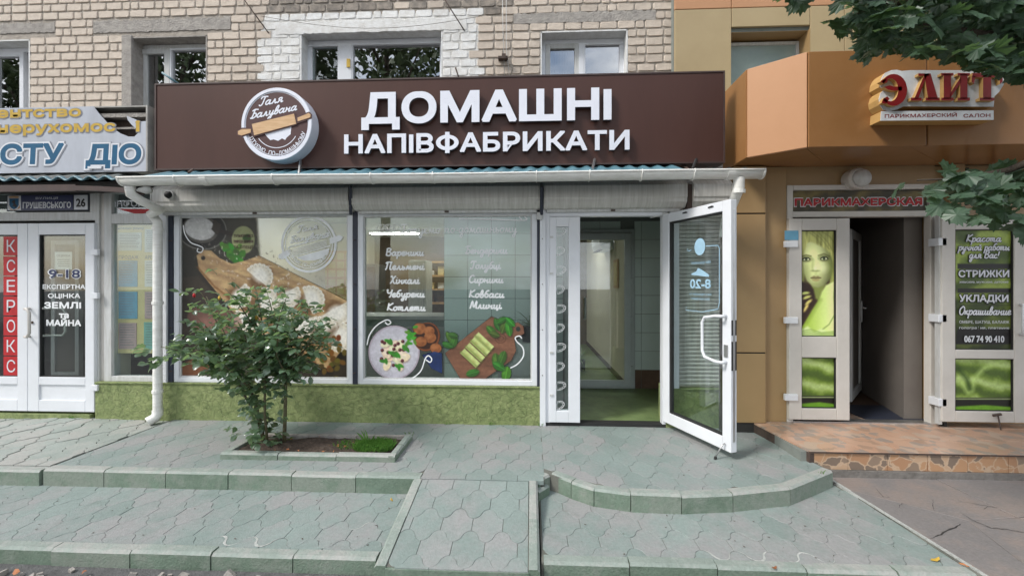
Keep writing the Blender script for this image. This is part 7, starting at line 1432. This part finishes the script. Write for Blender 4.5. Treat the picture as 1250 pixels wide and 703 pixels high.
for k, (tx, ty) in enumerate(targets):
    T_ = Vector(PY(tx, ty, 3.40+rs.uniform(-.33, .33))); st_ = min(stems, key=lambda s: (s[-1]-T_).length+rs.uniform(0, .15)); fr_ = rs.choice((2, 3)); base = st_[fr_].copy(); midp = base.lerp(T_, .5)+Vector((rs.uniform(-.04, .04), rs.uniform(-.04, .04), rs.uniform(.0, .07)))
    pts = [base, base.lerp(midp, .5)+Vector((rs.uniform(-.02, .02), 0, .015)), midp, midp.lerp(T_, .5)+Vector((0, 0, .02)), T_]; mb = MB(); mb.tube(pts, [.008, .007, .006, .0045, .0022], 6); mb.build('cane', 'stem', rose, smooth=True); canes.append(pts)
spread_k = 1
def add_leaflets(p, n=5, s=1):
    """a compound leaf of five leaflets on a small stalk"""
    az = rs.uniform(0, 6.28); dr = Vector((math.cos(az), math.sin(az), rs.uniform(-.4, .25))).normalized(); L = .10*s
    for j in range(n):
        t = (.45, .45, .75, .75, 1)[j]; sd__ = (-1, 1, -1, 1, 0)[j]; pos = p+dr*L*t; yaw = az+sd__*1.0+rs.uniform(-.2, .2)
        leaves.append((pos, Euler((rs.gauss(0, .40), rs.gauss(.25, .40), yaw)), rs.uniform(.8, 1.25)))
for pts in canes:
    for q_ in range(27):
        t = rs.uniform(.12, 1.04); i = min(3, int(t*4)); u = t*4-i; p = pts[i].lerp(pts[i+1], u); spread = .075 if t > .5 else .05
        if p.z < .5 and rs.random() < .55: continue
        add_leaflets(p+Vector((rs.gauss(0, spread), rs.gauss(0, spread), rs.gauss(0, spread*.7))))
for q_ in range(62): z_ = rs.uniform(.05, .75); add_leaflets(Vector((bx-.02-.16*z_+rs.gauss(.0, .05+.06*z_), by+rs.gauss(0, .06), z_)), s=.75)
for q_ in range(8): z_ = rs.uniform(.3, .7); add_leaflets(Vector((bx+.16+rs.gauss(.0, .04), by+rs.gauss(0, .05), z_)), s=.7)
leaves.sort(key=lambda l: (l[0]-Vector((0, 0, EYE))).length); rest = MB()
for k, (p, e, s_) in enumerate(leaves):
    me = RL[k % 6]
    if k < 300: inst(me, 'leaf', rose, p, e, (s_,)*3)
    else:
        mm = Matrix.Translation(p) @ e.to_matrix().to_4x4() @ Matrix.Scale(s_, 4); rest.add([tuple(mm @ v.co) for v in me.vertices], [tuple(f.vertices) for f in me.polygons])
rest.build('leaves', 'rose_leaf', rose, kind='stuff', smooth=True)
for px, py in ((237, 363), (268, 366), (313, 390)): p = Vector(PY(px, py, 3.3)); mb = MB(); mb.tube([p, p+Vector((0, 0, .02)), p+Vector((0, 0, .035))], [.008, .012, .004], 6); mb.build('bud', 'yellow_leaf' if px > 240 else 'red', rose, smooth=True)
# ================================================================== MAPLE
mp_t = thing('maple_tree', 'maple tree whose dark leafy branches hang into the upper right of the view', 'tree', (5.2, .9, ZR))
mb = MB(); mb.tube([(5.2, .9, ZR), (5.15, .92, 1.2), (5.1, .95, 2.6), (5.2, .8, 4.2), (5.1, .9, 6.5)], [.24, .19, .17, .14, .06], 12); mb.build('trunk', 'bark', mp_t, smooth=True)
half = [(0, 0), (.02, .10), (.18, .02), (.30, .10), (.42, .06), (.44, .20), (.56, .30), (.46, .38), (.40, .50), (.28, .42), (.24, .55), (.34, .68), (.22, .72), (.15, .86), (.08, .80), (0, 1.0)]
def maple_mesh(seed):
    r = random.Random(seed); pts = [(x*(1+r.uniform(-.08, .08))+0, y) for x, y in half]; pts += [(-x*(1+r.uniform(-.08, .08)), y) for x, y in half[-2:0:-1]]
    c = (0, .38); vs = [(c[0], c[1], .02)]
    cup = r.uniform(.06, .3)
    for x, y in pts: d = math.hypot(x, y-.38); vs.append((x, y, -cup*d*d+.04*math.sin(9*x+7*y)))
    n = len(pts); me = bpy.data.meshes.new('leaf'); me.from_pydata([(a*.155, b*.155, c_*.155) for a, b, c_ in vs], [], [(0, 1+i, 1+(i+1) % n) for i in range(n)]); me.materials.append(M['maple_leaf']); me.update(); return me
ML = [maple_mesh(k) for k in range(6)]; rm_ = random.Random(4)
limb_ends = []
mleaves = []
def mregion(pts, n, ylo, yhi, drop=.0):
    xs = [p[0] for p in pts]; ys = [p[1] for p in pts]; k = 0
    while k < n:
        x, y = rm_.uniform(min(xs), max(xs)), rm_.uniform(min(ys), max(ys)); ins = False
        for (ax, ay), (bx_, by_) in zip(pts, pts[1:]+pts[:1]):
            if (ay > y) != (by_ > y) and x < (bx_-ax)*(y-ay)/(by_-ay)+ax: ins = not ins
        if not ins: continue
        k += 1; mleaves.append(Vector(PY(x, y, rm_.uniform(ylo, yhi))))
mregion([(1045, -60), (1260, -60), (1400, -40), (1400, 100), (1250, 92), (1205, 84), (1165, 76), (1120, 64), (1085, 60), (1060, 52), (1045, 25)], 980, 1.9, 2.9)
mregion([(990, -60), (1070, -60), (1060, 20), (1020, 2), (1000, -8)], 45, 1.9, 2.5); mregion([(1015, 20), (1060, 5), (1100, 40), (1070, 62), (1045, 66), (1028, 48)], 40, 2.1, 2.6); mregion([(930, -20), (985, -30), (1000, -8), (950, -3)], 12, 2.2, 2.4)
mregion([(1098, 220), (1140, 206), (1250, 190), (1330, 170), (1330, 260), (1250, 250), (1190, 248), (1140, 244), (1108, 238)], 44, 2.0, 2.4)
mregion([(1128, 222), (1160, 214), (1330, 180), (1330, 285), (1255, 276), (1200, 268), (1172, 262), (1150, 246)], 110, 2.0, 2.5)
mregion([(1245, 60), (1380, 60), (1380, 180), (1268, 150)], 40, 1.9, 2.5)
mregion([(1075, -200), (1500, -200), (1500, -40), (1075, -40)], 500, 1.8, 3.1)
twigs = [[(5.1, .95, 3.2), (4.2, 1.5, 3.35), PY(1250, 20, 2.2), PY(1150, 5, 2.3), PY(1075, 2, 2.3), PY(1020, -8, 2.3), PY(960, -12, 2.3)], [(5.12, .93, 2.9), (4.0, 1.5, 2.95), PY(1280, 45, 2.1), PY(1200, 42, 2.1), PY(1140, 30, 2.2), PY(1070, 32, 2.3)],
         [(5.1, .95, 2.5), (4.0, 1.7, 2.3), PY(1290, 185, 2.1), PY(1230, 208, 2.15), PY(1170, 218, 2.2), PY(1120, 220, 2.2)], [(5.15, .9, 3.8), (4.5, 1.5, 3.9), (3.6, 2.1, 3.7), (2.9, 2.4, 3.55)], [(5.1, .9, 3.6), (4.6, .2, 4.2), (4.0, -.6, 4.6)], [(5.2, .85, 4.0), (6.0, 1.4, 4.8), (6.8, 2.0, 5.1)]]
for tw in twigs: mb = MB(); mb.tube(tw, [max(.004, .05*(1-i/(len(tw)-1))**1.3) for i in range(len(tw))], 7); mb.build('branch', 'bark', mp_t, smooth=True)
mleaves.sort(key=lambda p: (p-Vector((3, 3, 2.5))).length)
MLn = []
for k, p in enumerate(mleaves):
    # tips droop towards the street and to the left
    e = Euler((rm_.gauss(R(-48), .42), rm_.gauss(0, .5), rm_.gauss(R(150), .7)), 'XYZ'); inst_scale = rm_.uniform(.55, .88)
    if k < 299: inst(ML[k % 6], 'leaf', mp_t, p, e, (inst_scale,)*3)
    else: MLn.append((p, e, inst_scale))
rest = MB()
for k in range(1500): 
    a = rm_.random()*6.28; rr = 1.9*rm_.random()**.5; c = rm_.choice([(5.1, .6, 5.2), (5.9, 1.3, 4.9), (4.1, -.4, 4.7), (5.4, 1.7, 5.6), (4.0, 1.3, 5.2)]); p = Vector((c[0]+rr*.6*math.cos(a), c[1]+rr*.6*math.sin(a), c[2]+rm_.gauss(0, .5)))
    MLn.append((p, Euler((rm_.gauss(-.6, .6), rm_.gauss(0, .6), rm_.random()*6.28)), rm_.uniform(.9, 1.3)))
for p, e, s_ in MLn:
    mm = Matrix.Translation(p) @ e.to_matrix().to_4x4() @ Matrix.Scale(s_, 4); me = ML[int(p.x*77) % 6]; rest.add([tuple(mm @ v.co) for v in me.vertices], [tuple(f.vertices) for f in me.polygons])
rest.build('crown', 'maple_leaf', mp_t, kind='stuff')
# ================================================================== STREET TREES OPPOSITE (mirrored in the panes)
def street_tree(x, y, h, r, label, seed):
    q_ = random.Random(seed); t = thing('street_tree', label, 'tree', (x, y, ZR), 'street trees across the road'); mb = MB(); mb.tube([(x, y, ZR), (x+.1, y, h*.35), (x-.1, y+.1, h*.7), (x, y, h*.9)], [.28, .2, .12, .04], 10)
    for k in range(9): a = k*2.4; z0 = h*(.35+.05*k); mb.tube([(x, y, z0), (x+r*.4*math.cos(a), y+r*.4*math.sin(a), z0+r*.3), (x+r*.8*math.cos(a), y+r*.8*math.sin(a), z0+r*.5)], [.09, .05, .02], 6)
    mb.build('trunk', 'bark', t, smooth=True); mb = MB(); cl = []
    for k in range(34): a = q_.random()*6.28; rr = r*q_.random()**.5*.85; cl.append((x+rr*math.cos(a), y+rr*math.sin(a), h*q_.uniform(.42, .95), r*q_.uniform(.22, .42)))
    for cx, cy, cz, cr_ in cl:
        for k in range(170):
            v = Vector((q_.gauss(0, 1), q_.gauss(0, 1), q_.gauss(0, 1))).normalized()*cr_*q_.uniform(.6, 1.1); p = Vector((cx, cy, cz))+v; e = Euler((q_.gauss(0, .8), q_.gauss(0, .8), q_.random()*6)).to_matrix(); s_ = q_.uniform(.12, .26)
            mb.add([tuple(p+e @ Vector(w_)) for w_ in ((-s_, 0, 0), (0, -s_*.6, .02), (s_, 0, 0), (0, s_*.6, .02))], [(0, 1, 2, 3)])
    mb.build('crown', 'far_leaf', t); return t
for k, (x, y, h, r, lb) in enumerate([(-24.5, -10.5, 15.0, 4.4, 'leafy street tree across the road, mirrored in the far left first-floor window'), (-16.5, -10, 15.5, 4.2, 'leafy street tree across the road, mirrored in the first-floor window over the agency'), (-6.8, -10.5, 17.0, 5.0, 'tall leafy street tree across the road, mirrored in the wide white-painted window'), (4.6, -11, 11.2, 3.0, 'lower leafy street tree across the road, mirrored in the right first-floor window'), (15, -10, 13, 4.2, 'leafy street tree across the road opposite the salon')]):
    street_tree(x, y, h, r, lb, 50+k)
